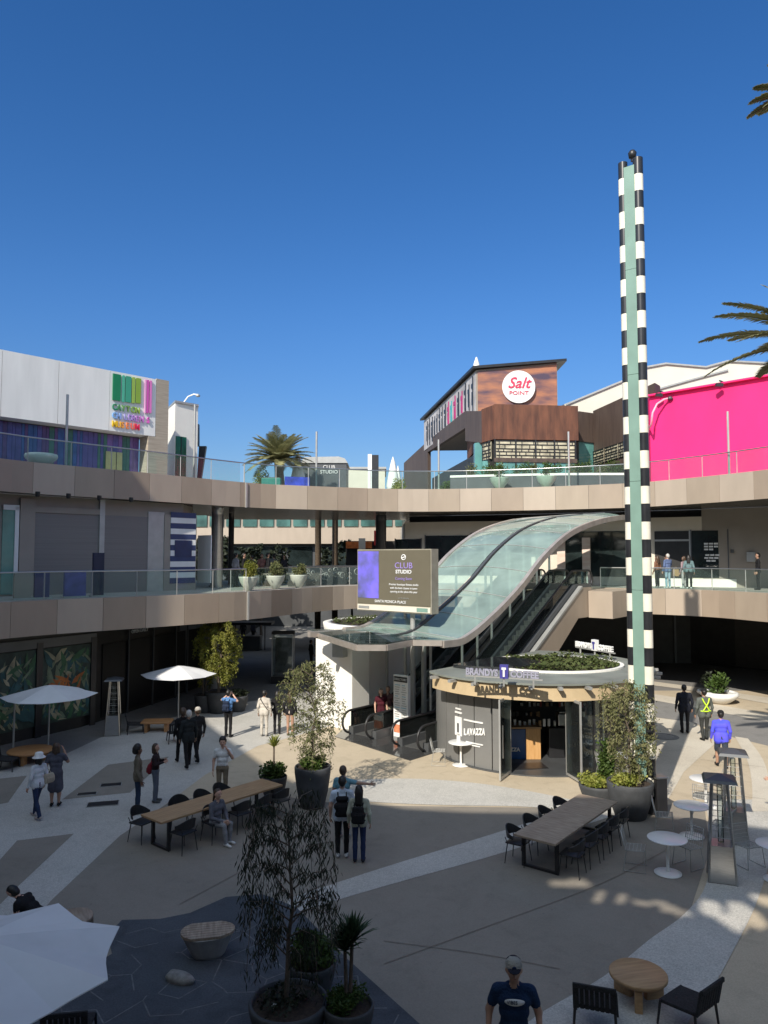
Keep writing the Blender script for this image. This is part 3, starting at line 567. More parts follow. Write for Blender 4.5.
b = MB(); a_, c_ = (p[1].x, p[1].y), (p[2].x, p[2].y); facade(b, a_, c_, 173.6, 184, Z3, zz(178, 437, 43.8), .06); b.build('window', mat('bottle green glazing', (.01, .12, .06), .15, var=.3), WB, world=True)
b = MB(); facade(b, a_, c_, 178.4, 178.9, Z3, zz(178, 437, 43.8), .09); b.build('mullion', M['black'], WB, world=True)
t = thing('street_lamp', 'white curved arm lamp on the roof edge of the white block', 'lamp', D(183, 404, 45), 0)
t.location.z = zt; b = MB(); h = [(0, 0, 0), (.05, 0, .35), (.3, 0, .7), (.65, 0, .85), (.85, 0, .82)]; b.tube(h, .045, 8); b.build('arm', M['white'], t); b = MB(); b.lathe([(.03, .1), (.14, 0), (.14, -.06), (.05, -.1)], (.9, 0, .78), 12); b.build('lamp_head', M['galv'], t)
t = thing('leaning_banner', 'dark tapering banner panel just behind the white block', 'banner', D(200, 477, 47), 0); t.location.z = Z3
P = [D(197, 478, 47), D(201, 478, 47), D(206, 446, 47), D(199, 446, 47)]; b = MB(); b.extrude(P, (0, .3, 0)); b.extrude([D(196, 446, 47), D(198.5, 446, 47), D(198.5, 424, 47), D(196, 424, 47)], (0, .3, 0)); b.build('panel', M['black'], t, world=True)
# centre group on the bridge
t = thing('tent_kiosk', 'charcoal pop-up kiosk with pale curved roof and small emblem behind the bridge railing', 'kiosk', (-2.9, 49, Z3))
p0, p1 = D(303, 488, 49), D(347, 488, 49); zt = zz(325, 465, 49)
MB().prism([(p0.x, 48), (p1.x, 48), (p1.x, 51), (p0.x, 51)], Z3+.02, zt).build('body', M['darkgrey'], t, world=True)
b = MB(); b.extrude([(p0.x-.1, 47.9, zt), (p1.x+.1, 47.9, zt), (p1.x-.1, 47.9, zt+.3), (p1.x-.5, 47.9, zt+.42), (p0.x+.2, 47.9, zt+.38)], (0, 3.3, 0)); b.build('roof', M['galv'], t, world=True)
text('CLUB\nSTUDIO', .32, M['white'], 'lettering', t, D(329, 474, 47.97)+Vector((0, 0, .35)), (1, 0, 0), (0, 0, 1), align='CENTER')
t = thing('event_banner', 'long bright blue banner along the bridge railing beside the palm', 'banner', D(296, 486, 42.6)); 
a, c = D(284, 488, 42.6), D(310, 488, 43.2); b = MB(); b.box(((a.x+c.x)/2, 42.9, Z3+.45), (c.x-a.x, .04, .75), rz=.3); b.build('sheet', mat('royal blue banner', (.03, .05, .42), .5, var=.4, scale=3), t, world=True)
t = thing('cream_block', 'low cream rooftop block behind the tent kiosk', 'building', (-1.6, 58, Z3)); a, c = D(346, 480, 58), D(385, 480, 58)
MB().prism([(a.x, 58), (c.x, 58), (c.x, 64), (a.x, 64)], Z3, zz(360, 469, 58)).build('wall', M['cream'], t, world=True)
MB().prism([(a.x-.1, 57.9), (c.x+.1, 57.9), (c.x+.1, 64), (a.x-.1, 64)], zz(360, 469, 58), zz(360, 467, 58)).build('coping', M['galv'], t, world=True)
t = thing('advert_pylon', 'tall white and black advert pylon standing on the bridge deck', 'sign', D(372, 488, 45)*1); t.location.z = Z3+.02
a = D(368, 488, 45); h = zz(372, 455, 45)-Z3; b = MB(); b.box((-.13, 0, h/2), (.24, .5, h)); b.build('side', M['white'], t); b = MB(); b.box((.2, -.02, h/2-.02), (.4, .5, h-.06)); b.build('screen', M['black'], t)
for k, (px, Y, tp, w) in enumerate(((298, 46, 452, .42), (393, 50, 457, .4), (398, 54, 466, .3))):
    p = D(px, 480, Y); t = thing('closed_parasol', ['closed white parasol between the palm and the dark tent', 'tall closed white parasol right of the advert pylon', 'smaller closed white parasol behind the tall one by the pylon'][k], 'parasol', (p.x, Y, Z3+.02), 0, 'closed parasols on the top deck')
    h = zz(px, tp, Y)-Z3; b = MB(); b.lathe([(w, .75), (w*1.15, .95), (w*.8, h*.6), (w*.35, h*.88), (.02, h)], n=12); b.build('canopy', M['canvas'], t); b = MB(); b.tube([(0, 0, 0), (0, 0, .8)], .04, 8); b.lathe([(.3, 0), (.3, .08), (.05, .1)], n=16); b.build('pole', M['galv'], t)
# corten restaurant
SP = thing('corten_building', 'rusty corten restaurant with gabled billboard roof and round white sign', 'building', (10, 50, Z3))
X = lambda px, Y: D(px, 557, Y).x
f0, f1, f2_, f3 = D(430, 440, 66), D(463, 411, 51.5), D(484, 410, 47.2), D(494, 404, 46)
r0 = D(578, 405, 46.6)
zt = f3.z; zb = zz(520, 439, 46)
b = MB(); b.prism([(f3.x, f3.y), (r0.x, r0.y), (r0.x, 56), (f3.x, 56)], zb, zt); b.build('wall', M['rust'], SP, world=True)
b = MB(); b.prism([(X(483, 47.4), 47.4), (f3.x-.01, f3.y), (f3.x-.01, 56), (X(483, 47.4), 56)], zb, zt-.05); b.build('wall', M['rust'], SP, world=True)
b = MB(); L0 = Vector((X(483, 47.5), 47.5, 0)); L1 = Vector((X(466, 52), 52, 0)); L2 = Vector((X(428, 67), 67, 0))
for a, c, za, zc, ya, yc in ((L0, L1, zz(483, 411, 47.5), zz(466, 411, 52), zb, zz(466, 441, 52)), (L1, L2, zz(466, 411, 52), zz(428, 441, 67), zz(466, 428, 52), zz(428, 452, 67)), (L2, Vector((X(404, 80), 80, 0)), zz(428, 441, 67), zz(404, 463, 80), Z3, Z3)):
    n = Vector((.3, .1, 0)); b.hexa([Vector((a.x, a.y, ya)), Vector((c.x, c.y, yc)), Vector((c.x, c.y, yc))+n, Vector((a.x, a.y, ya))+n], [Vector((a.x, a.y, za)), Vector((c.x, c.y, zc)), Vector((c.x, c.y, zc))+n, Vector((a.x, a.y, za))+n])
b.build('side_wall', M['rustdark'], SP, world=True)
b = MB(); walls(b, [(L1.x+.5, L1.y+.2), (L2.x+.4, L2.y)], Z3, 14.0, -.3); b.build('recess_wall', M['darkwall'], SP, world=True)
MB().prism([(L0.x-.1, 49), (L1.x+.5, 53), (L2.x+.7, 67), (L2.x+3, 67), (L0.x, 56)], Z3, 14.0).build('recess_wall', M['darkwall'], SP, world=True)
MB().prism([(f3.x-.3, 46.5), (r0.x, 47.1), (r0.x, 55), (f3.x-.3, 55)], Z3, zb-.01).build('core', M['darkwall'], SP, world=True)
FA, FB = (f3.x, f3.y), (r0.x, r0.y)
lat = mat('cream lattice pane', (.46, .42, .30), .5, var=.4, scale=1.8, stretch=(1, 1, 2))  # cream panes, tone mottled by noise
def lattice(parent, A, B, x0, x1, z0, z1, seed):
    b = MB(); a, c, n = facade(b, A, B, x0, x1, z0, z1, .02); o = b.build('window', lat, parent, world=True)
    rr = random.Random(seed); t = (c-a).normalized(); L = (c-a).length; b = MB(); zs = [z0+(z1-z0)*k for k in (0, .17, .38, .55, .8, 1)]
    for z in zs: b.bar(a+n*.05+Vector((0, 0, z)), c+n*.05+Vector((0, 0, z)), .05, .035)
    for k in range(5):
        s = rr.uniform(.1, .4)
        while s < L: b.bar(a+t*s+n*.05+Vector((0, 0, zs[k])), a+t*s+n*.05+Vector((0, 0, zs[k+1])), .035, .05); s += rr.uniform(.3, .8)
    b.build('lattice', M['black'], o, world=True)
zl = zz(520, 458, 46)
for x0, x1 in ((497, 516), (517, 536), (537, 555), (556, 576)): lattice(SP, FA, FB, x0, x1, zl, zb-.1, x0)
lattice(SP, (X(483, 47.4), 47.4), FA, 484, 492, zl, zb-.1, 4)
for x in (495.5, 516.5, 536.5, 555.5, 576.7):
    b = MB(); facade(b, FA, FB, x-.5, x+.7, Z3, zb, .09); b.build('mullion', M['black'], SP, world=True)
b = MB(); facade(b, FA, FB, 494.6, 578, zz(520, 462, 46), zl, .12); b.build('beam', M['rustdark'], SP, world=True)
for x0, x1 in ((497, 516), (517, 536), (537, 555), (556, 576)):
    b = MB(); facade(b, FA, FB, x0, x1, Z3+.3, zz(520, 462, 46), .03); b.build('window', M['tealglass'], SP, world=True)
for x0, x1, Y in ((475.5, 482, 48.6), (483.5, 493, 47)):
    p = MB(); p.prism([(X(x0, Y), Y), (X(x1, Y), Y-.4), (X(x1, Y), Y+.2), (X(x0, Y), Y+.6)], Z3, zz(478, 443 if x0 < 480 else 461, Y)); p.build('window', M['tealglass'], SP, world=True)
# gable box with the billboard
gy = 50; gA = D(476, 370, gy); gB = D(557, 363, gy+.5); gzb = zz(476, 412, gy)
b = MB(); b.hexa([Vector((gA.x, gA.y, gzb)), Vector((gB.x, gB.y, gzb)), Vector((gB.x, 68, gzb)), Vector((X(425, 68.5), 68.5, gzb))], [gA, gB, Vector((gB.x, 68, gB.z)), Vector((X(425, 68.5), 68.5, gA.z))]); b.build('roof_box', M['plaster'], SP, world=True)
art = mat('sunset sea billboard', (.075, .05, .08), .5, col2=(.46, .19, .09), scale=.85, stretch=(.6, 1, 2.2), detail=9)
b = MB(); b.hexa([Vector((gA.x+.1, gA.y-.06, gzb)), Vector((gB.x-.05, gB.y-.06, gzb)), Vector((gB.x-.05, gB.y-.01, gzb)), Vector((gA.x+.1, gA.y-.01, gzb))], [gA+Vector((.1, -.06, -.12)), gB+Vector((-.05, -.06, -.12)), gB+Vector((-.05, -.01, -.12)), gA+Vector((.1, -.01, -.12))]); bo = b.build('billboard', art, SP, world=True)
c = D(518.5, 387, gy+.1); b = MB(); vs = [c+Vector((1.12*math.cos(a), -.04+0*a, 1.12*math.sin(a))) for a in np.linspace(0, 2*PI, 49)[:-1]]; b.extrude(vs, (0, -.05, 0)); b.build('disc', M['white'], bo, world=True)
red = mat('crimson script', (.62, .03, .09), .5, var=.02)
text('Salt', 1.05, red, 'lettering', bo, c+Vector((-.02, -.12, -.08)), (1, .0, 0), (0, 0, 1), align='CENTER', shear=.35, bold=.01)
text('POINT', .36, red, 'lettering', bo, c+Vector((0, -.12, -.55)), (1, 0, 0), (0, 0, 1), align='CENTER', sx=1.25)
sA = Vector((gA.x, gA.y, 0)); sB = Vector((X(425, 68.5), 68.5, 0)); t_ = (sB-sA).normalized(); n_ = Vector((-t_.y, t_.x, 0)); n_ = n_ if n_.x < 0 else -n_
b = MB(); q = [sA+n_*.02, sB+n_*.02, sB+n_*.06, sA+n_*.06]; b.hexa([v+Vector((0, 0, gzb)) for v in q], [v+Vector((0, 0, gA.z-.15)) for v in q]); wo = b.build('side_billboard', mat('pale side billboard', (.42, .40, .40), .6, var=.3, scale=.6), SP, world=True)
b = MB(); rr = random.Random(8); s = .6; zmid = (gzb+gA.z)/2-.1
while s < 17:
    w = rr.uniform(.4, .75); h = rr.uniform(.9, 1.25); k = rr.choice([0, 0, 1, 2, 3]) if s < 9 else 0
    p = sA+t_*s+n_*.09; a = math.atan2(t_.y, t_.x); b.box(p+Vector((0, 0, zmid)), (w*.35, .03, h*2), rz=a, mi=k); b.box(p+t_*w*.45+Vector((0, 0, zmid+h*.5)), (w*.7, .032, .3), rz=a, mi=k); b.box(p+t_*w*.45+Vector((0, 0, zmid-h*.2)), (w*.3, .034, .9), rz=a, mi=k); s += w+.55
b.build('wall_mark', [M['black'], mat('teal print', (.03, .35, .38), .5), mat('magenta print', (.45, .03, .16), .5), M['darkgrey']], wo, world=True)
b = MB(); ov = Vector((.35, -.35, 0)); a, c, d, e = gA+Vector((-.25, -.35, .02)), gB+Vector((.6, -.3, .06)), Vector((gB.x+.6, 68.5, gB.z+.06)), Vector((X(425, 68.5)-.4, 69, gA.z+.02))
b.hexa([a, c, d, e], [v+Vector((0, 0, .18)) for v in (a, c, d, e)]); b.build('roof', M['black'], SP, world=True)
b = MB(); q = gA+Vector((.1, .5, .2)); b.lathe([(.22, 0), (.22, .3), (.05, .8), (0, .85)], q, 10); b.build('roof_vent', M['white'], SP, world=True)
# link wall, dark wall with lattice, pink wall, pale roof
LK = thing('bronze_wall', 'dark bronze wall with lattice strip between the corten building and the pink wall', 'wall', (14, 46, Z3))
b = MB(); q0, q1 = D(577.5, 412, 49.5), D(595, 412, 50); b.prism([(q0.x, 49.2), (q1.x, 50), (q1.x, 51), (q0.x, 51)], zz(585, 443, 50), q0.z); b.build('wall', M['rustdark'], LK, world=True)
b = MB(); b.prism([(q0.x, 49.3), (q1.x, 50.1), (q1.x, 51), (q0.x, 51)], Z3, zz(585, 443, 50)); b.build('window', M['tealglass'], LK, world=True)
wA, wB = D(593, 411, 50), D(655, 388, 41.8); b = MB(); zt = wA.z
b.hexa([Vector((wA.x, wA.y, Z3)), Vector((wB.x, wB.y, Z3)), Vector((wB.x+.6, wB.y+.8, Z3)), Vector((wA.x+.6, wA.y+.8, Z3))], [Vector((wA.x, wA.y, zt)), Vector((wB.x, wB.y, zt)), Vector((wB.x+.6, wB.y+.8, zt)), Vector((wA.x+.6, wA.y+.8, zt))]); b.build('wall', M['rustdark'], LK, world=True)
for k, (x0, x1) in enumerate(((594, 606), (607, 620), (621, 634), (635, 650))): lattice(LK, (wA.x, wA.y), (wB.x, wB.y), x0, x1, 13.1, 14.0, 40+k)
b = MB(); facade(b, (wA.x, wA.y), (wB.x, wB.y), 593.5, 652, Z3, 12.5, .3); b.build('shadow_slab', M['darkwall'], LK, world=True)  # dark slab added as the shadow below the lattice strip
PW = thing('pink_wall', 'tall hot pink painted wall on the right top deck', 'wall', (18, 38, Z3)); pA, pB = D(649.5, 397, 42), D(768, 376, 37.3); pt = (pB-pA); pt.z = 0; pC = pA+pt*2.2; zt = pA.z
q = [Vector((pA.x, pA.y, 0)), Vector((pC.x, pC.y, 0)), Vector((pC.x+5, pC.y+6, 0)), Vector((pA.x+1.5, pA.y+8, 0))]
b = MB(); b.hexa([v+Vector((0, 0, Z3)) for v in q], [v+Vector((0, 0, zt)) for v in q]); b.build('wall', M['pink'], PW, world=True)
b = MB(); b.bar(Vector((pA.x, pA.y-.02, zt+.05)), Vector((pC.x, pC.y-.02, zt+.05)), .5, .09); b.build('coping', M['pink'], PW, world=True)
tn = pt.normalized(); nn = Vector((tn.y, -tn.x, 0)); nn = nn if nn.y < 0 else -nn
for px in (667, 728):
    p = hit(px, (pA.x, pA.y), (pB.x, pB.y)); p.z = zt; b = MB(); b.bar(p+Vector((0, 0, .14)), p+nn*.45+Vector((0, 0, .14)), .06, .06); b.box(p+nn*.5+Vector((0, 0, -.1)), (.35, .2, .18)); b.build('flood_lamp', M['black'], PW, world=True)
t = thing('street_lamp', 'pink curved arm lamp in front of the pink wall', 'lamp', D(651, 424, 41)); p = D(651, 424, 41)
pts = [hit(651.5, (pA.x, pA.y), (pB.x, pB.y))+Vector((0, 0, D(651.5, 426, 41).z)), D(651.5, 424, 41), D(652.5, 413, 41), D(657, 404, 41), D(664, 399.5, 41), D(670, 398, 41)]; t.location = pts[0]
b = MB(); b.tube(pts, .06, 8); b.build('arm', mat('pale pink paint', (.85, .35, .45), .4), t, world=True); b = MB(); b.lathe([(.05, .1), (.16, 0), (.16, -.08), (.05, -.12)], pts[-1], 12); b.build('lamp_head', M['darkgrey'], t, world=True)
RF = thing('pale_roof_building', 'pale cream folded roof building behind the pink wall', 'building', (20, 62, Z3))
Y = 56; P = [D(x, y, Y) for x, y in [(560, 406), (625, 379), (641, 367), (666, 362.5), (706, 366), (728, 360), (768, 362), (860, 372), (860, 500), (560, 500)]]
b = MB(); b.extrude(P, (4, 24, 0)); b.build('wall', M['roofwhite'], RF, world=True)
b = MB()
for A2 in ([(566, 404.5), (625, 380), (641, 368), (666, 363.5), (706, 367), (728, 361), (768, 363)], [(640, 394), (690, 380), (728, 370)]):
    for (x0, y0), (x1, y1) in zip(A2[:-1], A2[1:]): b.bar(D(x0, y0, Y-.1), D(x1, y1, Y-.1), .1, .12)
b.build('roof_trim', M['galv'], RF, world=True)
# planted wall in front of the corten building
PL = thing('planter_wall', 'dark curved planter wall with white rim in front of the corten building', 'planter', (8, 43, Z3)); n = 24
arcp = [D(450+(635-450)*k/n, 480, 43.6-1.4*(k/n)**2 - .8*math.sin(PI*k/n)) for k in range(n+1)]
b = MB(); walls(b, [(p.x, p.y) for p in arcp], Z3, Z3+.85, 1.2); b.build('trough', M['darkgrey'], PL, world=True)
b = MB(); walls(b, [(p.x, p.y-.04) for p in arcp], Z3+.852, Z3+.98, .2); b.build('rim', M['whitew'], PL, world=True)
# distant wing seen through the gap
FW = thing('distant_mall_wing', 'distant shaded mall wing with tan band seen through the gap under the bridge', 'building', (-6, 80, 0))
MB().prism([(-30, 76), (6, 74), (8, 90), (-30, 90)], 0, 8.2).build('wall', M['darkgrey'], FW, world=True)
MB().prism([(-30, 75), (6, 73), (8, 90), (-30, 90)], 8.21, 9.8).build('deck_band', M['tan2'], FW, world=True)
MB().prism([(-30, 76), (6, 74), (8, 90), (-30, 90)], 9.81, 13.5).build('upper_wall', M['plaster'], FW, world=True)
for k in range(16):
    x = -22+k*1.7; y = 76-(x+30)/18-.1
    MB().box((x, y-.05, 10.9), (1.4, .1, 1.9)).build('window', mat('dim green glazing', (.05, .12, .11), .3, var=.5, scale=.7), FW, world=True)
    if k % 2 == 0: MB().box((x, y-.05, 6.6), (2.4, .1, 2.6)).build('window', M['shopglass'], FW, world=True)
for px, Y in ((318, 58), (335, 60)): column(px, Y, 0, 12, .24, M['palmbark'], FW)  # palm trunks without crowns, drawn as columns
FS = thing('far_shop', 'orange fronted little shop with red sign glimpsed behind the dark column', 'shop', (-1.5, 58, Z2)); a = D(346, 560, 56); c = D(372, 560, 56)
MB().prism([(-9, 54), (1.2, 54), (1.2, 64), (-9, 64)], 4.2, Z2).build('deck', M['soffit'], FS, world=True)
MB().prism([(a.x, 56), (c.x+2, 56), (c.x+2, 58), (a.x, 58)], Z2, zz(350, 541, 56)).build('wall', M['darkwall'], FS, world=True)
b = MB(); b.box(((a.x+c.x)/2, 55.9, zz(350, 545, 56)), (c.x-a.x, .2, .5)); b.build('awning', mat('orange sign', (.65, .17, .04), .5, var=.3), FS, world=True)
b = MB(); b.box((X(376, 55.8), 55.8, zz(350, 538, 56)), (.3, .2, 1.1)); b.build('red_sign', mat('red sign', (.6, .03, .03), .5), FS, world=True)
b = MB(); b.box((X(362, 55.8), 55.8, zz(350, 545, 56)), (.5, .2, 1.0)); b.build('cream_sign', M['cream'], FS, world=True)
# ================================================================ ESCALATORS UNDER A CURVED GLASS CANOPY
U = Vector((.66, .75, 0)).normalized(); V = Vector((U.y, -U.x, 0))      # along the climb; to its right
R0 = Vector((2.06, 26.56, 0)); L0_ = Vector((-1.6, 30.0, 0)); E1 = Vector((-.70, 29.2, 0)); E2c = Vector((1.16, 27.35, 0))
ZT = [(0, 3.98), (1.3, 4.02), (3.25, 4.76), (5.33, 5.83), (7.2, 7.03), (9.55, 8.08), (12.5, 8.75), (15.8, 9.12)]
def zc(t):
    P = [(ZT[0][0]-1, ZT[0][1])]+ZT+[(17, 9.15)]
    for i in range(1, len(P)-2):
        if t <= P[i+1][0] or i == len(P)-3:
            a, b_, c, d = P[i-1:i+3]; u = (t-b_[0])/(c[0]-b_[0]); u = min(max(u, 0), 1)
            m0 = (c[1]-a[1])/(c[0]-a[0])*(c[0]-b_[0]); m1 = (d[1]-b_[1])/(d[0]-b_[0])*(c[0]-b_[0])
            return (2*u**3-3*u*u+1)*b_[1]+(u**3-2*u*u+u)*m0+(3*u*u-2*u**3)*c[1]+(u**3-u*u)*m1
CN = thing('glass_canopy', 'sweeping S-curved glass canopy over the escalators', 'canopy', (2, 29, 0))
ts = list(np.linspace(0, 15.6, 40)); WID = (R0-L0_).dot(V)
def cp(t, s, up=0):      # s 0 = left edge .. 1 = right edge ; crown slightly arched
    l = L0_+U*t; r = R0+U*(t+(L0_-R0).dot(U)*0); p = l.lerp(r, s); 
    taper = max(0, (t-13.2)/2.4)
    if s < 1: p = p.lerp(r, min(.55, taper*.55))
    return Vector((p.x, p.y, zc(t)-.16*s+.16*4*s*(1-s)*min(1, t/3)+up))
for s0, s1 in ((.02, .47), (.53, .98)):
    b = MB(); n = 6
    grid = [[cp(t, s0+(s1-s0)*j/n, .03) for j in range(n+1)] for t in ts]; vs = [p for r_ in grid for p in r_]
    b.add(vs, [(i*(n+1)+j, i*(n+1)+j+1, (i+1)*(n+1)+j+1, (i+1)*(n+1)+j) for i in range(len(ts)-1) for j in range(n)], 0, True)
    o = b.build('glass_roof', M['canopyglass'], CN, world=True)
    for t in np.linspace(1.2, 14.4, 9): MB().tube([cp(t, s0+(s1-s0)*j/6, .05) for j in range(7)], .014, 6).build('glazing_bar', M['galv'], o, world=True)
def beam(s, w, h, m, name, ex=0):
    b = MB(); pts = [cp(t, s) for t in np.linspace(0, 15.6+ex, 50)]
    for i in range(len(pts)-1): b.bar(pts[i], pts[i+1]+(pts[i+1]-pts[i])*.02, w, h)
    return b.build(name, m, CN, world=True)
beam(1, .17, .24, mat('champagne painted steel', (.50, .45, .40), .35, metal=.5), 'edge_beam'); beam(0, .2, .22, MATS['champagne painted steel'], 'edge_beam'); beam(.5, .13, .14, M['darkgrey'], 'middle_beam')
for t in np.linspace(1.6, 13.4, 5):
    MB().tube([cp(t, s, -.16) for s in np.linspace(0, 1, 7)], .032, 6).build('rib', M['galv'], CN, world=True)
# level pointed front of the canopy
tipL = g(309, 633, 4.0); FR = [L0_+Vector((0, 0, 4)), g(309, 633, 3.85), g(357, 648, 3.85), g(386, 648, 3.85), g(412, 643, 3.85), R0+Vector((0, 0, 4))]
for p in FR: p.z = 3.92
b = MB(); b.extrude([p+Vector((0, 0, .06)) for p in FR], (0, 0, .03)); b.build('front_glass', M['frontglass'], CN, world=True)
for a, c in zip(FR[1:-1], FR[2:]): MB().bar(a+Vector((0, 0, -.06)), c+Vector((0, 0, -.06)), .12, .2).build('edge_beam', MATS['champagne painted steel'], CN, world=True)
MB().bar(L0_+Vector((0, 0, 3.92)), tipL+Vector((0, 0, -.06)), .16, .2).build('edge_beam', MATS['champagne painted steel'], CN, world=True)
for k in (.25, .5, .75):
    a = FR[1].lerp(FR[2], k); c = (L0_+Vector((0, 0, 3.98))).lerp(R0+Vector((0, 0, 3.98)), k); MB().bar(a, c, .07, .09).build('rib', M['galv'], CN, world=True)
# posts carrying the right edge
for t in (1.8, 3.9, 5.0, 6.1, 7.6, 8.8, 10.0, 11.2): 
    p = R0+U*t-V*1.92; MB().tube([(p.x, p.y, max(0, (t-1.6)*.5774)+.1 if t < 10.8 else 5.3), (p.x, p.y, zc(t)-.05)], .055, 10).build('post', M['galv'], CN, world=True)
for t in (2.5, 5, 7.5, 10, 12): 
    p = L0_+U*t+V*.1; MB().tube([(p.x, p.y, 0), (p.x, p.y, zc(t)-.1)], .062, 10).build('post', M['galv'], CN, world=True)
# white lift block left of the escalators
LB = thing('lift_block', 'cream rendered block at the foot of the escalators with planted roof behind', 'building', g(352, 731), 0)
c0 = g(352, 731); W_ = -V
q = [c0, c0+U*1.0, c0+U*1.0+W_*.35, c0+U*5+W_*.35, c0+U*5+W_*2.4, c0+W_*2.1]
MB().prism([(p.x, p.y) for p in q], 0, 3.72).build('wall', M['whitew'], LB, world=True)
cc = c0+U*3.2+W_*1.6
b = MB(); b.lathe([(2.2, 3.73), (2.25, 4.02), (1.95, 4.05), (1.95, 3.98)], (cc.x, cc.y, 0), 40, sx=1.05, sy=1.25); b.build('roof', M['whitew'], LB, world=True)
b = MB(); rr = random.Random(19)
for k in range(900):
    a = rr.uniform(0, 6.283); r_ = 1.85*math.sqrt(rr.random()); p = Vector((cc.x+r_*1.05*math.cos(a), cc.y+r_*1.25*math.sin(a), 4.03+rr.uniform(0, .14))); an = rr.uniform(0, 6.28); d = Vector((math.cos(an), math.sin(an), rr.uniform(-.2, .6)))*rr.uniform(.06, .12); e_ = Vector((-d.y, d.x, 0)); b.quad(p-d, p+e_*.6, p+d, p-e_*.6)
b.build('sedum', M['turf'], LB, world=True)
b = MB(); b.lathe([(1.93, 4.0), (0, 4.02)], (cc.x, cc.y, 0), 40, sx=1.05, sy=1.25); b.build('soil', M['soil'], LB, world=True)
b = MB(); b.box(c0+W_*.9-U*.06+Vector((0, 0, 3.05)), (.75, .06, .75), rz=math.atan2(V.y, V.x), ry=0); 
MB().box(c0+W_*.45-U*.25+Vector((0, 0, 3.2)), (.5, .35, .6), rz=math.atan2(V.y, V.x)+.3).build('speaker_box', M['galv'], LB, world=True)
# escalators
def ez(t): return 0 if t < 1.8 else min(5.3, (t-1.8)*.5774)
def escalator(c, label):
    root = thing('escalator', label, 'escalator', c, 0, 'escalators to the middle deck'); TT = [-.2, 1.4, 1.8, 2.2]+list(np.linspace(3, 10.6, 8))+[10.95, 11.35, 12.6]
    W2_ = .5
    b = MB()       # steps
    for k in range(29):
        t = 1.5+k*.335; z = ez(t+.2); p = c+U*t
        b.box(p+Vector((0, 0, z-.09)), (1.0, .33, .2), rz=math.atan2(V.y, V.x))
    for t0, t1, z in ((-.1, 1.5, .04), (11.1, 12.6, 5.33)):
        p = c+U*(t0+t1)/2; b.box(p+Vector((0, 0, z-.02)), (1.0, t1-t0, .04), rz=math.atan2(V.y, V.x))
    b.build('steps', mat('ribbed aluminium step', (.24, .24, .235), .4, metal=.7, var=.35, scale=1, stretch=(40, 40, 1)), root, world=True)
    for sd in (-1, 1):
        e = c+V*sd*(W2_+.1)
        b = MB(); q = [(t, ez(t)) for t in TT]
        P = [e+U*t+Vector((0, 0, z+.02)) for t, z in q]; T = [e+U*t+Vector((0, 0, z+.32)) for t, z in q]
        for i in range(len(P)-1): b.hexa([P[i]-V*.12, P[i]+V*.12, P[i+1]+V*.12, P[i+1]-V*.12], [T[i]-V*.12, T[i]+V*.12, T[i+1]+V*.12, T[i+1]-V*.12])
        b.build('skirt', M['darkgrey'], root, world=True)
        G = [e+U*t+Vector((0, 0, z+.33)) for t, z in q]; H = [e+U*t+Vector((0, 0, z+.93)) for t, z in q]
        b = MB()
        for i in range(len(G)-1): b.hexa([G[i]-V*.01, G[i]+V*.01, G[i+1]+V*.01, G[i+1]-V*.01], [H[i]-V*.01, H[i]+V*.01, H[i+1]+V*.01, H[i+1]-V*.01])
        b.build('glass_pane', M['glassclear'], root, world=True)
        arcn = [e+U*(-.25-.42*math.sin(a))+Vector((0, 0, .53-.42*math.cos(a))) for a in np.linspace(0.15, PI, 12)]
        arct = [e+U*(12.6+.42*math.sin(a))+Vector((0, 0, 5.3+.53+.42*math.cos(a))) for a in np.linspace(0, PI-.15, 12)]
        MB().tube(arcn+[h+Vector((0, 0, .03)) for h in H[1:-1]]+arct, .045, 8).build('handrail', M['black'], root, world=True)
    # truss below the steps
    b = MB(); q = [(t, ez(t)) for t in TT]; lo = [max(.01, z-1.0) for _, z in q]
    for i in range(len(q)-1):
        A = [c+U*q[i][0]+V*s*.68+Vector((0, 0, lo[i])) for s in (-1, 1)]; B_ = [c+U*q[i+1][0]+V*s*.68+Vector((0, 0, lo[i+1])) for s in (1, -1)]
        A2 = [Vector((v.x, v.y, q[i][1]-.12 if q[i][1] > .15 else .012)) for v in A]; B2 = [Vector((v.x, v.y, q[i+1][1]-.12 if q[i+1][1] > .15 else .012)) for v in B_]
        b.hexa(A+B_, A2+B2)
    b.build('truss', M['darkgrey'], root, world=True); return root
escalator(E1, 'left escalator, beside the cream lift block'); e2 = escalator(E2c, 'right escalator, with tan cladding on its open side')
# tan side cladding and landing
e = E2c+V*.80; P = [(2.6, .35), (11.3, 5.45), (12.3, 5.45), (12.3, 4.05), (10.9, 4.05), (8.2, 2.2), (5.5, .0), (2.0, 0.0)]
b = MB(); b.extrude([e+U*t+Vector((0, 0, z)) for t, z in P], V*.12); b.build('side_cladding', M['tan'], e2, world=True)
b = MB(); b.bar(e+V*.06+U*2.6+Vector((0, 0, .40)), e+V*.06+U*11.3+Vector((0, 0, 5.5)), .2, .1); b.build('cladding_rim', M['galv'], e2, world=True)
a0 = E2c+V*.95+U*11.9; a1 = E1-V*1.0+U*11.9
MB().prism([(a0.x, a0.y), ((a0+V*1.2).x, (a0+V*1.2).y), ((a0+V*1.0+U*3).x, (a0+V*1.0+U*3).y), ((a1+U*4.5).x, (a1+U*4.5).y), ((a1+U*1.0).x, (a1+U*1.0).y), ((E2c+U*12.65-V*.9).x, (E2c+U*12.65-V*.9).y), ((E2c+U*12.65+V*.85).x, (E2c+U*12.65+V*.85).y)], Z2-TH-.02, Z2-.01).build('escalator_landing', M['tan2'], RW, world=True)
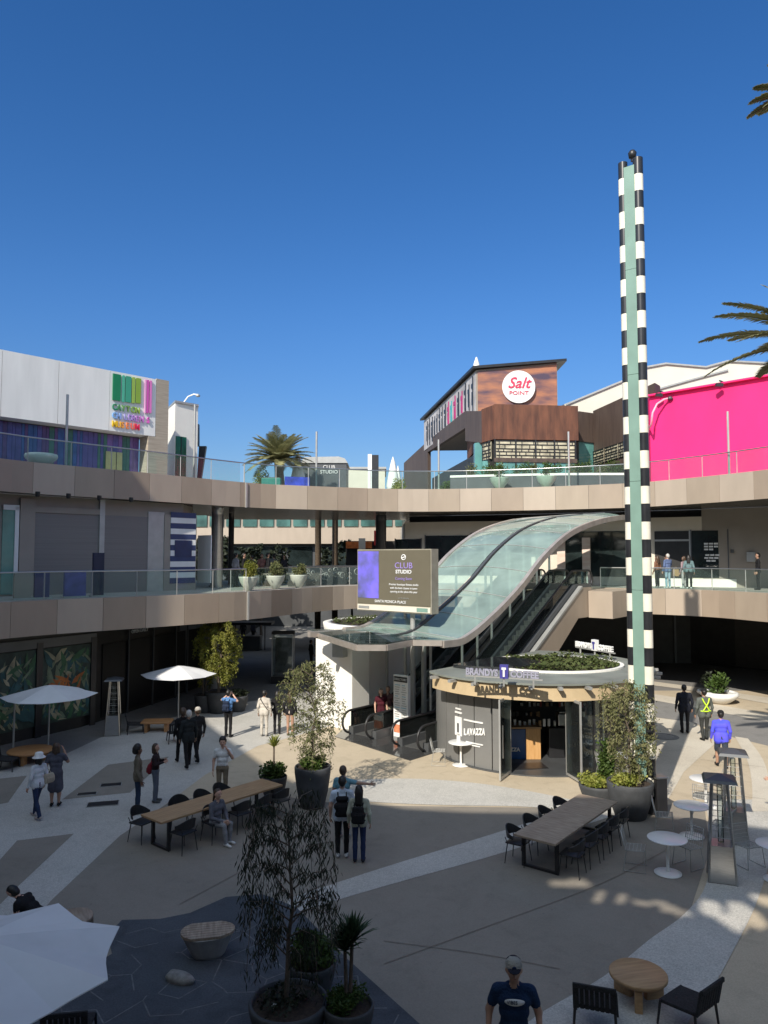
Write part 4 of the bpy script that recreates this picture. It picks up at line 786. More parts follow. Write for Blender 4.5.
# directory board at the escalator foot
t = thing('directory_board', 'tall white store directory board between the two escalators', 'sign', g(402, 738), math.atan2(V.y, V.x))
b = MB(); b.box((0, 0, 1.2), (.72, .16, 2.35)); b.build('board', M['white'], t, bevel=.01)
b = MB(); rr = random.Random(2)
b.box((0, -.085, 2.22), (.66, .012, .2), mi=0)
for k in range(16):
    for c_ in (-.18, .16): b.box((c_+rr.uniform(-.02, .02), -.084, 2.0-k*.085), (rr.uniform(.14, .26), .012, .03), mi=1 if k % 5 else 2)
b.box((-.1, -.084, .35), (.46, .012, .3), mi=3)
b.build('printed_lines', [M['black'], M['galv'], mat('sky blue print', (.25, .45, .55), .5), mat('orange map print', (.6, .2, .1), .5, var=.5, scale=9)], t)
text('DIRECTORY', .115, M['white'], 'lettering', t, (0, -.095, 2.18), (1, 0, 0), (0, 0, 1), align='CENTER', world=False, ext=.003)
# advertising screen on posts above the canopy front
BL = Vector((-1.09, 30.75, 0)); BR = Vector((1.80, 28.35, 0)); bd = (BR-BL).normalized(); bn = Vector((bd.y, -bd.x, 0)); BLn = (BR-BL).length
zb0 = zz(358, 610, 30.75); zt0 = zz(358, 549.5, 30.75)
SG = thing('screen_billboard', 'olive grey advertising screen on posts above the front of the glass canopy', 'billboard', g(413, 733), 0)
def bp(s, z, o_=0): p = BL+bd*s+bn*o_; return Vector((p.x, p.y, z))
olive = mat('olive grey screen', (.135, .12, .085), .4, var=.03)
def slab(nm, s0, s1, z0, z1, o0, o1, m_, parent): b = MB(); b.hexa([bp(s0, z0, o0), bp(s1, z0, o0), bp(s1, z0, o1), bp(s0, z0, o1)], [bp(s0, z1, o0), bp(s1, z1, o0), bp(s1, z1, o1), bp(s0, z1, o1)]); return b.build(nm, m_, parent, world=True)
slab('casing', 0, BLn, zb0, zt0, -.45, 0, mat('khaki metal casing', (.30, .28, .22), .5), SG); H_ = zt0-zb0
sc = slab('screen', .04, BLn-.04, zb0+.30, zt0-.04, .002, .03, olive, SG)
violet = mat('violet dance photo', (.10, .11, .20), .4, col2=(.20, .16, .85), scale=1.6, detail=10)
slab('picture', .06, BLn*.31, zb0+.52, zt0-.08, .031, .04, violet, sc)
tr = slab('ticker_strip', .04, BLn-.04, zb0+.04, zb0+.25, .002, .04, M['cream'], SG)
slab('ticker_block', BLn*.82, BLn*.96, zb0+.07, zb0+.22, .041, .05, M['teal'], tr); slab('ticker_block', .1, BLn*.18, zb0+.09, zb0+.2, .041, .05, M['galv'], tr)
cxs = BLn*.65; scr = mat('screen white', (.8, .8, .8), .5, var=.02); lil = mat('screen lilac', (.33, .25, .60), .5, var=.02)
def st(s_, z, sz, m_, ss='lettering', **k): return text(s_, sz, m_, ss, sc, bp(cxs, z, .045), bd, (0, 0, 1), ext=.004, align='CENTER', **k)
b = MB(); cc_ = bp(cxs, zt0-.32, .04); n=24
b.tube([cc_+bd*.10*math.cos(a)+Vector((0, 0, .10*math.sin(a))) for a in np.linspace(0, 2*PI, n)], .018, 6); b.bar(cc_-bd*.07+Vector((0, 0, -.02)), cc_+bd*.07+Vector((0, 0, .02)), .01, .035); b.build('emblem', scr, sc, world=True)
st('CLUB', zt0-.75, .33, lil, sx=1.1); st('STUDIO', zt0-.95, .20, scr, bold=.004, sx=1.1); st('Coming Soon', zt0-1.2, .15, lil); st('Premier boutique fitness studio', zt0-1.42, .115, scr); st('with the best classes in town', zt0-1.56, .115, scr); st('opening at the plaza this year', zt0-1.70, .115, scr); st('join the waiting list', zt0-1.93, .07, M['galv'])
text('SANTA MONICA PLACE', .15, scr, 'lettering', sc, bp(BLn*.47, zb0+.36, .045), bd, (0, 0, 1), ext=.004, align='CENTER')
for px, y, r in ((413, 735, .1), (424, 731, .105), (405.5, 727, .07)):
    p = g(px, y); MB().tube([(p.x, p.y, 0), (p.x, p.y, zb0+.05)], r, 12).build('post', M['galv'], SG, world=True)
MB().bar(Vector((g(405, 727).x, g(405, 727).y, zb0-.06)), Vector((g(424, 731).x, g(424, 731).y, zb0-.06)), .2, .16).build('crossbar', M['galv'], SG, world=True)
# ================================================================ ROUND COFFEE KIOSK
KC = Vector((5.4, 27.4, 0)); KR = 3.5; KN = -V        # chord side faces the escalator
CK = thing('coffee_kiosk', 'round dark coffee kiosk with planted roof and open glass doors', 'kiosk', KC, 0)
def clip(R_, d, a0=0, a1=360, n=72):
    out = []
    for k in range(n+1):
        a = R(a0+(a1-a0)*k/n); v = Vector((math.cos(a), math.sin(a), 0))*R_; s = v.dot(KN)
        if s > d: v = v-KN*(s-d)
        out.append(v)
    return out
MB().prism([(p.x, p.y) for p in clip(3.6, 1.75)][:-1], .004, .05).build('floor', M['darkgrey'], CK)
def arcwall(nm, a0, a1, z0, z1, m_, R_=KR, th=.1, n=8, par=CK):
    b = MB()
    for k in range(n):
        p = [Vector((math.cos(R(a)), math.sin(R(a)), 0)) for a in (a0+(a1-a0)*k/n, a0+(a1-a0)*(k+1)/n)]
        q = [p[0]*(R_-th), p[1]*(R_-th), p[1]*R_, p[0]*R_]; b.hexa([v+Vector((0, 0, z0)) for v in q], [v+Vector((0, 0, z1)) for v in q])
    return b.build(nm, m_, par)
A_L = [-186, -170, -158, -146, -134, -123, -113]
for i in range(6): arcwall('wall_panel', A_L[i]+.3, A_L[i+1]-.3, .05, 2.55, mat('mid grey kiosk panel', (.17, .17, .165), .45, var=.08, scale=1), n=4)
for i, a in enumerate([-82, -68, -54, -40, -26, -12, 2, 16]):
    o = arcwall('window', a+.4, a+13.6, .08, 2.5, M['glassclear'], th=.02, n=4); arcwall('frame', a-.5, a+.5, .05, 2.55, M['black'], th=.08, n=1, par=o, R_=KR+.02)
arcwall('head_beam', -190, 32, 2.5, 2.68, M['black'], R_=KR+.01, th=.12, n=40)
b = MB(); q = clip(KR, 1.7, 30, 175, 40); walls(b, [(p.x, p.y) for p in q][::-1], .05, 2.6, .1); b.build('back_wall', M['darkwall'], CK)
b = MB(); b.prism([(-1.9, .4), (2.6, .4), (2.6, 1.2), (-1.9, 1.2)], .06, 2.2); b.build('shelf_wall', M['darkwall'], CK)
b = MB(); rr = random.Random(4)
for k in range(60): x = rr.uniform(-1.7, 2.3); z = rr.choice([1.15, 1.5, 1.85]); b.box((x, .33, z), (rr.uniform(.04, .1), .08, rr.uniform(.08, .2)), mi=rr.randint(0, 3))
b.build('shelf_goods', [M['white'], M['wood'], M['steel'], mat('dim red tin', (.3, .05, .04), .4)], CK)
# counter: blue front, wooden end, espresso machine
ct = Vector((-.75, -1.35, 0))
o = MB().box((ct.x-.35, ct.y, .55), (1.05, .6, 1.0)).build('counter', mat('deep blue counter front', (.015, .08, .24), .35), CK, bevel=.01)
MB().box((ct.x+.42, ct.y-.02, .56), (.5, .64, 1.02)).build('counter_end', mat('honey wood panel', (.52, .28, .10), .45, col2=(.62, .36, .15), stretch=(8, 8, 1)), CK, bevel=.01)
MB().box((ct.x-.1, ct.y, 1.1), (1.6, .7, .06)).build('counter_top', M['wood'], CK); MB().box((1.0, -1.2, .55), (1.5, .6, 1.0)).build('bar_front', M['black'], CK, bevel=.01)
text('LAVAZZA', .17, M['white'], 'lettering', o, KC+Vector((ct.x-.78, ct.y-.32, .32)), (1, 0, 0), (0, 0, 1), bold=.006)
b = MB(); b.box((1.0, -1.2, 1.3), (.8, .4, .4)); b.box((1.0, -1.2, 1.55), (.7, .3, .06)); b.build('espresso_machine', M['steel'], CK, bevel=.02)
b = MB()
for k in range(9): b.box((-.9+k*.17, -1.35+rr.uniform(-.1, .1), 1.2), (.08, .08, rr.uniform(.1, .25)), mi=rr.randint(0, 2))
b.build('counter_goods', [M['white'], M['wood'], M['steel']], CK)
for ang, sw in ((-113, -1), (-84, 1)):
    h = Vector((math.cos(R(ang)), math.sin(R(ang)), 0))*KR; d = Vector((math.cos(R(ang-(-sw)*12 if sw<0 else ang+5)), math.sin(R(ang)), 0)); d = (h.normalized()+Vector((sw*.12, 0, 0))).normalized()
    n = Vector((-d.y, d.x, 0))*.02; q = [h-n, h+d*.95-n, h+d*.95+n, h+n]
    b = MB(); b.hexa([v+Vector((0, 0, .08)) for v in q], [v+Vector((0, 0, 2.45)) for v in q]); o = b.build('glass_door', M['glassclear'], CK)
    b = MB()
    for s in (0, .95): p = h+d*s; b.box(p+Vector((0, 0, 1.27)), (.05, .05, 2.45), rz=math.atan2(d.y, d.x))
    for z in (.1, 2.45): b.bar(h+Vector((0, 0, z)), h+d*.95+Vector((0, 0, z)), .05, .08)
    b.build('door_frame', M['galv'], o)
    MB().tube([h+d*.85+n*3+Vector((0, 0, .7)), h+d*.85+n*3+Vector((0, 0, 1.7))], .02, 8).build('handle', M['steel'], o)
# roof
P = clip(4.22, 1.87); rp = [(p.x, p.y) for p in P][:-1]
MB().prism(rp, 2.94, 3.0).build('roof_slab', mat('grey green roof membrane', (.19, .205, .18), .6, var=.2, scale=1), CK)
b = MB(); q = clip(4.1, 1.8, -200, 40, 60)
ftan = mat('sandstone fascia', (.52, .40, .24), .6, var=.06)
for i in range(len(q)-1):
    a, c = q[i], q[i+1]
    if (c-a).length < .02: continue
    na, nc = a.normalized()*.08, c.normalized()*.08; b.hexa([Vector((v.x, v.y, 2.45)) for v in (a-na*1.5, c-nc*1.5, c, a)], [Vector((v.x, v.y, 2.935)) for v in (a-na*1.5, c-nc*1.5, c, a)])
b.build('fascia', ftan, CK)
MB().prism([(p.x, p.y) for p in clip(3.85, 1.7)][:-1], 2.69, 2.80).build('ceiling', M['darkgrey'], CK)
for a in range(-186, 30, 12):
    v = Vector((math.cos(R(a)), math.sin(R(a)), 0)); 
    if v.dot(KN)*4.1 > 1.8: continue
    MB().box(v*4.26+Vector((0, 0, 2.88)), (.34, .12, .09), rz=R(a)).build('bracket', M['galv'], CK)
gc = Vector((.75, -.05, 0)); 
b = MB(); pts = []
for k in range(64):
    a = 2*PI*k/64; v = gc+Vector((2.35*math.cos(a), 2.0*math.sin(a), 0)); v = v-KN*max(0, v.dot(KN)-1.55); pts.append(v)
b.prism([(p.x, p.y) for p in pts], 3.002, 3.05); b.build('planting_bed', M['soil'], CK)
b = MB()
for k in range(64):
    a, c = pts[k], pts[(k+1) % 64]
    if (c-a).length < .01: continue
    na = (a-gc).normalized()*.14; nc = (c-gc).normalized()*.14; b.hexa([v+Vector((0, 0, 3.003)) for v in (a, c, c+nc, a+na)], [v+Vector((0, 0, 3.07)) for v in (a, c, c+nc, a+na)])
b.build('kerb', M['whitew'], CK)
gc2 = Vector((-1.5, -.1, 0)); b = MB(); pts2 = []
for k in range(48):
    a = 2*PI*k/48; v = gc2+Vector((1.7*math.cos(a), 1.35*math.sin(a), 0)); v = v-KN*max(0, v.dot(KN)-1.7); pts2.append(v)
b.prism([(p.x, p.y) for p in pts2], 3.004, 3.12); b.build('skylight', mat('black gloss skylight', (.02, .022, .024), .1, spec=.8), CK)
b = MB(); rr = random.Random(9)
for k in range(2600):
    a = rr.uniform(0, 2*PI); r_ = math.sqrt(rr.random()); v = gc+Vector((2.3*r_*math.cos(a), 1.95*r_*math.sin(a), 0))
    if v.dot(KN) > 1.5 or ((v-gc2).x/1.8)**2+((v-gc2).y/1.45)**2 < 1: continue
    h = .06+.16*max(0, math.sin(v.x*2.3+1)*math.sin(v.y*2.9)+.35); p = v+Vector((0, 0, 3.05+rr.uniform(0, h))); an = rr.uniform(0, 6.28); s = rr.uniform(.05, .11)
    d = Vector((math.cos(an), math.sin(an), rr.uniform(-.2, .8)))*s; e_ = Vector((-d.y, d.x, rr.uniform(-.3, .3)*s)); b.quad(p-d, p+e_*.6, p+d, p-e_*.6)
b.build('sedum', M['turf'], CK)
navy = mat('indigo sign letters', (.06, .055, .26), .4)
def roofsign(nm, a, c, m1, label, y0, h):
    t = thing(nm, label, 'sign', a+Vector((0, 0, y0)), 0, 'rooftop signs of the coffee kiosk'); dv = (c-a).normalized(); L = (c-a).length
    b = MB()
    for k in range(3): p = a+dv*L*(.12+.38*k); b.box(p+Vector((0, 0, y0+.13)), (.05, .05, .26), rz=0)
    b.build('leg', M['galv'], t, world=True)
    MB().bar(a+Vector((0, 0, y0+.26)), c+Vector((0, 0, y0+.26)), .06, .04).build('rail', M['galv'], t, world=True)
    text('BRANDYS', h, m1, 'lettering', t, a+Vector((0, 0, y0+.30)), dv, (0, 0, 1), ext=.04, bold=.012, sx=L*.43/(h*4.45))
    text('COFFEE', h, m1, 'lettering', t, a+dv*L*.59+Vector((0, 0, y0+.30)), dv, (0, 0, 1), ext=.04, bold=.012, sx=L*.41/(h*3.95))
    nn = Vector((dv.y, -dv.x, 0)); o = MB().box(a+dv*L*.51+Vector((0, 0, y0+.30+h*.55)), (h*.95, .14, h*1.5), rz=math.atan2(dv.y, dv.x)).build('logo_box', navy if m1 is not M['white'] else M['white'], t, world=True)
    c_ = a+dv*L*.51+nn*.08+Vector((0, 0, y0+.30+h*.55)); b = MB(); b.box(c_+Vector((0, 0, h*.35)), (h*.5, .03, h*.25), rz=math.atan2(dv.y, dv.x)); b.box(c_-Vector((0, 0, h*.15)), (h*.22, .03, h*.8), rz=math.atan2(dv.y, dv.x)); b.build('logo', M['white'] if m1 is not M['white'] else navy, o, world=True)
s0_, s1_ = g(466, 684, 3.0), g(543, 689, 3.0); s0_.z = s1_.z = 0
lav = mat('pale lilac letters', (.30, .30, .37), .4)
roofsign('roof_sign', s0_, s1_, lav, 'pale lettered coffee sign along the front edge of the kiosk roof', 3.0, .27)
s0_, s1_ = g(576, 654, 3.0), g(615, 661, 3.0); s0_.z = s1_.z = 0
roofsign('roof_sign', s0_, s1_, M['white'], 'white lettered coffee sign on the back rim of the kiosk roof', 3.02, .28)
# white lettering on the curved grey wall
def on_wall(px, y):
    d = ray(px, y); o_ = Vector((0, 0, CAMZ))-KC; dd = Vector(d); A = dd.x**2+dd.y**2; B_ = 2*(o_.x*dd.x+o_.y*dd.y); C_ = o_.x**2+o_.y**2-(KR+.02)**2; t = (-B_-math.sqrt(B_*B_-4*A*C_))/(2*A); return Vector((0, 0, CAMZ))+dd*t
a, c = on_wall(464, 735), on_wall(485, 738)
h_ = (c-a); h_.z = 0
for k, ch in enumerate('LAVAZZA'):
    p = on_wall(464+k*3.05, 734.5); q = on_wall(464+k*3.05+3, 734.5); q.z = p.z; d = q-p
    text(ch, .28, M['white'], 'wall_letter', CK, p, d, (0, 0, 1), ext=.012, bold=.016, sx=d.length/.215)
b = MB()
for x0, x1, y in ((464, 483, 719.5), (466, 483, 741.5), (467, 480, 744)):
    p, q = on_wall(x0, y), on_wall(x1, y); q.z = p.z; m = p.lerp(q, .5); m2 = on_wall((x0+x1)/2, y); m2.z = p.z
    for u, w in ((p, m2), (m2, q)): b.bar(u, w, .03, .05 if y < 730 else .035)
b.build('small_lettering', M['white'], CK, world=True)
b = MB(); p = on_wall(456.5, 724); q = on_wall(460.5, 724); q.z = p.z; m = p.lerp(q, .5); an = math.atan2((q-p).y, (q-p).x)
b.box(m+Vector((0, 0, -.05)), (.34, .03, .62), rz=an); b.box(m+Vector((0, 0, -.50)), (.16, .03, .4), rz=an); b.box(m+Vector((0, 0, .40)), (.34, .03, .06), rz=an); b.box(m+Vector((0, 0, .52)), (.28, .03, .05), rz=an)
o = b.build('wall_logo', M['white'], CK, world=True)
b = MB(); nn_ = Vector((math.sin(an), -math.cos(an), 0))*.02; b.box(m+nn_+Vector((0, 0, -.1)), (.08, .02, .3), rz=an); b.build('logo_centre', M['darkgrey'], o, world=True)
t = thing('door_mat', 'black rectangular mat in the kiosk doorway', 'mat', g(528, 766, .06), R(8)); MB().box((0, 0, .0), (1.15, .7, .015)).build('mat', M['black'], t)
# ================================================================ STRIPED TOWER
base = g(643.5, 812); ST = thing('striped_tower', 'very tall black and cream striped sign tower with verdigris centre fin', 'tower', base, 0)
axr = Vector((.36, -.28, 0)).normalized(); rp_, lp_ = axr*.215, -axr*.215
H1 = 18.2; sg = 18.2/37
for c_, r_, ph in ((rp_, .14, 0), (lp_, .13, 0)):
    z = 0; k = 0
    while z < H1-.02:
        z1 = min(H1, z+sg); b = MB(); b.lathe([(r_, z+.004), (r_, z1-.004)], (c_.x, c_.y, 0), 24); b.build('striped_band', M['swhite'] if k % 2 == (1) else M['sblack'], ST); z = z1; k += 1
an = math.atan2(axr.y, axr.x)
for k in range(6):
    z0 = k*3.0; z1 = min(H1-.05, z0+2.99); MB().box((-.02, -.03, (z0+z1)/2), (.30, .2, z1-z0), rz=an).build('centre_fin', M['teal'], ST)
b = MB(); b.lathe([(.05, 0), (.05, .08), (.10, .10), (.12, .24), (.07, .31), (0, .32)], (.06, -.02, H1-.02), 14); b.build('beacon', M['black'], ST)
# ================================================================ PLANTS
def leaves(n, pos, size, droop=0.0, w=.28, seed=0, spread=1.0):
    """n leaf-shaped quads at the positions returned by pos(rng)"""
    r = random.Random(seed); vs = []; fs = []
    for k in range(n):
        p = pos(r); an = r.uniform(0, 2*PI); d = Vector((math.cos(an)*spread, math.sin(an)*spread, r.uniform(-.6, .7)-droop)).normalized(); l = size*r.uniform(.6, 1.3)
        s = d.cross(Vector((r.uniform(-1, 1), r.uniform(-1, 1), r.uniform(-1, 1)))).normalized()*l*w
        i = len(vs); vs += [p, p+d*l*.45+s, p+d*l, p+d*l*.45-s]; fs.append((i, i+1, i+2, i+3))
    return vs, fs
def crown(parent, m, n, pos, size, **k):
    vs, fs = leaves(n, pos, size, **k); b = MB(); b.v = [tuple(v) for v in vs]; b.f = fs; b.m = [0]*len(fs); b.sm = [False]*len(fs)
    me = bpy.data.meshes.new('foliage'); me.from_pydata(b.v, [], fs); me.materials.append(m); o = bpy.data.objects.new('foliage', me); COL.objects.link(o); o.parent = parent; return o
def pot(name, label, loc, r, h, m=None, group=None, prof=None, soil=True, cat='planter'):
    t = thing(name, label, cat, loc, 0, group); b = MB()
    b.lathe(prof or [(r*.62, 0), (r*.66, .02), (r*.86, h*.4), (r, h*.85), (r*1.01, h*.97), (r*.98, h), (r*.92, h), (r*.90, h-.08)], n=36); b.build('bowl', m or M['pot'], t)
    if soil:
        b = MB(); b.lathe([(0.001, h-.05), (r*.9, h-.07)], n=24); b.build('soil', M['soil'], t)
    return t
def tree(name, label, loc, h, r, m, n, leaf, droop, seed, z0=.35, group=None, nb=26, weep=.5, trunk_r=.035, cat='tree', shape=1.0, w=.2):
    """slim tree: bent trunk, thin limbs, leaves strung along twigs so the outline stays open"""
    t = thing(name, label, cat, loc, 0, group); r_ = random.Random(seed); b = MB()
    pts = [Vector((r_.uniform(-.04, .04)*k, r_.uniform(-.04, .04)*k, h*.93*k/6)) for k in range(7)]; pts[0] = Vector((0, 0, -.05)); b.tube(pts, [trunk_r*(1-.13*k) for k in range(7)], 7)
    twigs = []
    for k in range(nb):
        u = z0+(1-z0)*((k+.5)/nb); c = pts[min(5, int(u*6))].lerp(pts[min(6, int(u*6)+1)], (u*6) % 1); an = k*2.4+r_.uniform(-.5, .5)
        prof = (math.sin(PI*min(1, (1.06-u)/(1.12-z0))**.8))**.6*shape+.12; L = r*prof*r_.uniform(.65, 1.12)
        tip = c+Vector((math.cos(an)*L, math.sin(an)*L, .35*L)); mid = c.lerp(tip, .55)+Vector((0, 0, .16*L)); end = tip+Vector((math.cos(an)*.08, math.sin(an)*.08, -weep*h*.16*r_.uniform(.6, 1.3)))
        b.tube([c, mid, tip, end], [.013, .009, .006, .003], 5, cap=False); twigs += [(c.lerp(mid, .5), mid), (mid, tip), (tip, end), (tip, end)]
        for q in range(3):
            a2 = an+r_.uniform(-1.1, 1.1); e = mid+Vector((math.cos(a2)*L*.5, math.sin(a2)*L*.5, r_.uniform(-.2, .3)*L)); twigs += [(mid, e), (e, e+Vector((0, 0, -weep*h*.12)))]
    b.build('trunk', M['bark'], t)
    def pos(q):
        a, c = q.choice(twigs); p = a.lerp(c, q.random()); return p+Vector((q.gauss(0, .04), q.gauss(0, .04), q.gauss(0, .04)))
    crown(t, m, n, pos, leaf, droop=droop, w=w, seed=seed); return t
def shrub(name, label, loc, r, h, m, n, leaf, seed, group=None, cat='shrub', w=.3):
    t = thing(name, label, cat, loc, 0, group); q0 = random.Random(seed); bl = [(Vector((q0.uniform(-.5, .5)*r, q0.uniform(-.5, .5)*r, q0.uniform(.25, .7)*h)), q0.uniform(.35, .6)) for _ in range(9)]
    def pos(q):
        c, s = q.choice(bl); v = Vector((q.gauss(0, 1), q.gauss(0, 1), q.gauss(0, 1))).normalized()*q.random()**.4*s; return Vector((c.x+v.x*r, c.y+v.y*r, max(.0, c.z+v.z*h)))
    b = MB()
    for c, s in bl: b.tube([(0, 0, -.05), c*.6, c], [.012, .008, .004], 5, cap=False)
    b.build('stems', M['bark'], t); crown(t, m, n, pos, leaf, seed=seed, droop=-.4, w=w); return t
def rosette(b, c, n, L, w, seed, up=.3, droop=.35, mi=0):
    r = random.Random(seed)
    for k in range(n):
        an = k*2.39996; el = up+(1.45-up)*(1-k/n)**.7*r.uniform(.85, 1.1); l = L*r.uniform(.75, 1.1); d = Vector((math.cos(an)*math.cos(el), math.sin(an)*math.cos(el), math.sin(el))); s = Vector((-math.sin(an), math.cos(an), 0))*w/2
        p0, p1, p2, p3 = c, c+d*l*.4, c+d*l*.75+Vector((0, 0, -droop*l*.1)), c+d*l+Vector((0, 0, -droop*l*.35))
        b.add([p0-s*.6, p0+s*.6, p1+s, p1-s, p2+s*.7, p2-s*.7, p3], [(0, 1, 2, 3), (3, 2, 4, 5), (5, 4, 6)], mi)
def spiky(name, label, loc, stems, n, L, w, m, seed, group=None):
    t = thing(name, label, 'plant', loc, 0, group); b = MB(); f = MB()
    for k, (x, y, h) in enumerate(stems):
        b.tube([(x*.3, y*.3, -.05), (x*.7, y*.7, h*.5), (x, y, h)], [.035, .028, .025], 7); rosette(f, Vector((x, y, h-.02)), n, L, w, seed+k)
    b.build('trunk', M['bark'], t); f.build('foliage', m, t); return t
# --- tree and shrub in the tall pot by the long table
P_ = g(311, 812)+Vector((0, .42, 0)); pot('tall_planter', 'tall charcoal pot holding an airy olive-green tree, near the end of the left long table', P_, .50, 1.12)
tree('slender_tree', 'airy olive-green tree in the tall charcoal pot before the cream lift block', P_+Vector((0, 0, 1.05)), 3.0, .74, L_OLIVE, 5600, .095, .9, 21, z0=.08, nb=42, weep=1.3, w=.15)
shrub('pot_underplanting', 'low green plants around the trunk of the airy olive-green tree', P_+Vector((0, 0, 1.06)), .46, .26, L_GREEN, 900, .11, 3)
P_ = g(272, 801)+Vector((0, .3, 0)); pot('round_planter', 'dark pot with bushy green plants and a small yellow spiky plant by the long table', P_, .38, .62)
shrub('pot_shrub', 'dense green shrub in the dark pot below the yellow spiky plant', P_+Vector((0, 0, .58)), .42, .36, L_GREEN, 1500, .09, 5)
spiky('spiky_plant', 'small yellow-green spiky plant on a thin stem by the end of the left table', P_+Vector((0, 0, .6)), [(0, 0, .85)], 46, .42, .045, L_LIME, 3)
# --- back left group
P_ = g(217, 714)+Vector((0, .3, 0)); pot('round_planter', 'dark pot at the foot of the yellow-green weeping tree in front of the left shops', P_, .60, .95)
tree('weeping_tree', 'dense yellow-green weeping tree in front of the dark shops on the left', P_+Vector((0, 0, .9)), 3.15, .92, L_YEL, 12500, .105, .9, 8, z0=.22, nb=44, weep=1.4, trunk_r=.06, w=.22, shape=1.0)
P_ = g(202, 714)+Vector((0, .3, 0)); pot('round_planter', 'smaller dark pot just left of the weeping tree, with a spiky plant', P_, .42, .8)
spiky('spiky_plant', 'thin grey-green spiky plant left of the yellow-green weeping tree', P_+Vector((0, 0, .75)), [(-.1, 0, 1.6), (.1, .1, 1.0)], 40, .6, .04, L_OLIVE, 6)
P_ = g(236, 713)+Vector((0, .4, 0)); pot('round_planter', 'low dark pot just right of the weeping tree', P_, .45, .7)
shrub('pot_shrub', 'low dark green shrub in the pot right of the weeping tree', P_+Vector((0, 0, .66)), .5, .3, L_DARK, 900, .12, 12)
# --- foreground group on the slate
P_ = g(283, 1072)+Vector((0, .55, 0)); pot('wide_planter', 'widest charcoal pot in the foreground, under the dark drooping tree', P_, .56, .62)
P_.z = .58; tree('drooping_tree', 'dark thin-leaved drooping tree in the foreground pot on the slate paving', P_+Vector((-.04, 0, 0)), 2.85, .72, L_DARK, 4000, .125, 2.2, 33, z0=.20, nb=34, weep=1.5, trunk_r=.04, w=.075, shape=1.05)
shrub('pot_underplanting', 'sparse dark ground plants in the widest foreground pot', P_, .5, .12, L_DARK, 350, .07, 8)
b = MB(); t = thing('soil_stone', 'small white stone lying on the soil of the widest foreground pot', 'stone', P_+Vector((-.18, -.12, .0)), 0); b.lathe([(0.01, 0), (.04, .01), (.045, .03), (.02, .05), (0, .052)], n=10); b.build('stone', M['white'], t)
P_ = g(347, 1066)+Vector((0, .35, 0)); pot('round_planter', 'charcoal foreground pot with bright green moss and a spiky dark plant', P_, .36, .62)
shrub('pot_underplanting', 'bright green mossy ground plants around the foreground spiky plant', P_+Vector((0, 0, .57)), .38, .2, L_GREEN, 2600, .05, 18)
spiky('spiky_plant', 'dark green spiky plant with two thin trunks in the foreground', P_+Vector((0, 0, .55)), [(-.05, 0, .80), (.05, .04, .92)], 80, .44, .042, L_DARK if False else leafmat('deep green blade', (.02, .045, .02), (.05, .085, .035), 5, .15), 9)
P_ = g(310, 1008)+Vector((0, .3, 0)); pot('round_planter', 'dark pot with a rounded green shrub behind the two foreground pots', P_, .38, .55)
shrub('pot_shrub', 'rounded dark green shrub between the drooping tree and the spiky plant', P_+Vector((0, 0, .5)), .46, .42, L_GREEN, 2600, .07, 25)
# --- right of the long table, before the tower
P_ = g(637, 824)+Vector((0, .5, 0)); pot('wide_planter', 'large charcoal bowl with a pale willow-like tree beside the striped tower', P_, .60, .95)
tree('willow_like_tree', 'light olive willow-like tree in the charcoal bowl in front of the striped tower', P_+Vector((0, 0, .9)), 2.65, .70, leafmat('pale olive leaf', (.12, .13, .05), (.25, .24, .11), 2.5, .3), 4600, .10, 1.0, 14, z0=.12, nb=38, weep=1.2, trunk_r=.04, w=.17)
shrub('pot_underplanting', 'fresh green ground plants in the charcoal bowl by the striped tower', P_+Vector((0, 0, .9)), .58, .24, L_LIME, 1500, .08, 31)
P_ = g(603, 806)+Vector((0, .4, 0)); pot('round_planter', 'low planter of yellow-green succulents left of the charcoal bowl', P_, .55, .5)
shrub('pot_shrub', 'yellow-green succulents and leafy stems in the low planter by the kiosk', P_+Vector((0, 0, .46)), .55, .24, L_LIME, 1500, .09, 32)
shrub('leafy_shrub', 'upright green leafy shrub between the kiosk glass and the willow-like tree', P_+Vector((.28, .12, .46)), .34, 1.05, L_GREEN, 1500, .11, 34)
shrub('white_flowers', 'clump of white flowers at the foot of the willow-like tree', P_+Vector((.55, .1, .62)), .22, .42, leafmat('white petal', (.55, .54, .48), (.75, .74, .68), 5, .2), 260, .07, 35, cat='flowers', w=.4)
# --- bowls
wb = [(.25, 0), (.42, .03), (.78, .30), (.84, .42), (.80, .52), (.70, .54), (.68, .48)]
for k, (px, py, s, lab) in enumerate(((720, 703, 1.0, 'wide white bowl planter on the right, in front of the dark arcade'), (708, 697, .62, 'smaller white bowl planter behind the wide one on the right'))):
    P_ = g(px, py); t = pot('white_bowl', lab, P_, .8*s, .54*s, M['potwhite'], 'white bowls by the arcade', [(r*s, z*s) for r, z in wb]); 
    if k == 0: shrub('bowl_plant', 'green leafy plant growing in the wide white bowl', P_+Vector((-.1, 0, .45)), .5, .95, L_GREEN, 700, .16, 41)
    else: shrub('bowl_plant', 'dark leafy plant in the smaller white bowl', P_+Vector((0, 0, .28)), .4, .9, L_DARK, 400, .14, 42)
cb = [(.12, 0), (.16, .02), (.40, .42), (.46, .62), (.47, .66), (.43, .66), (.41, .60)]
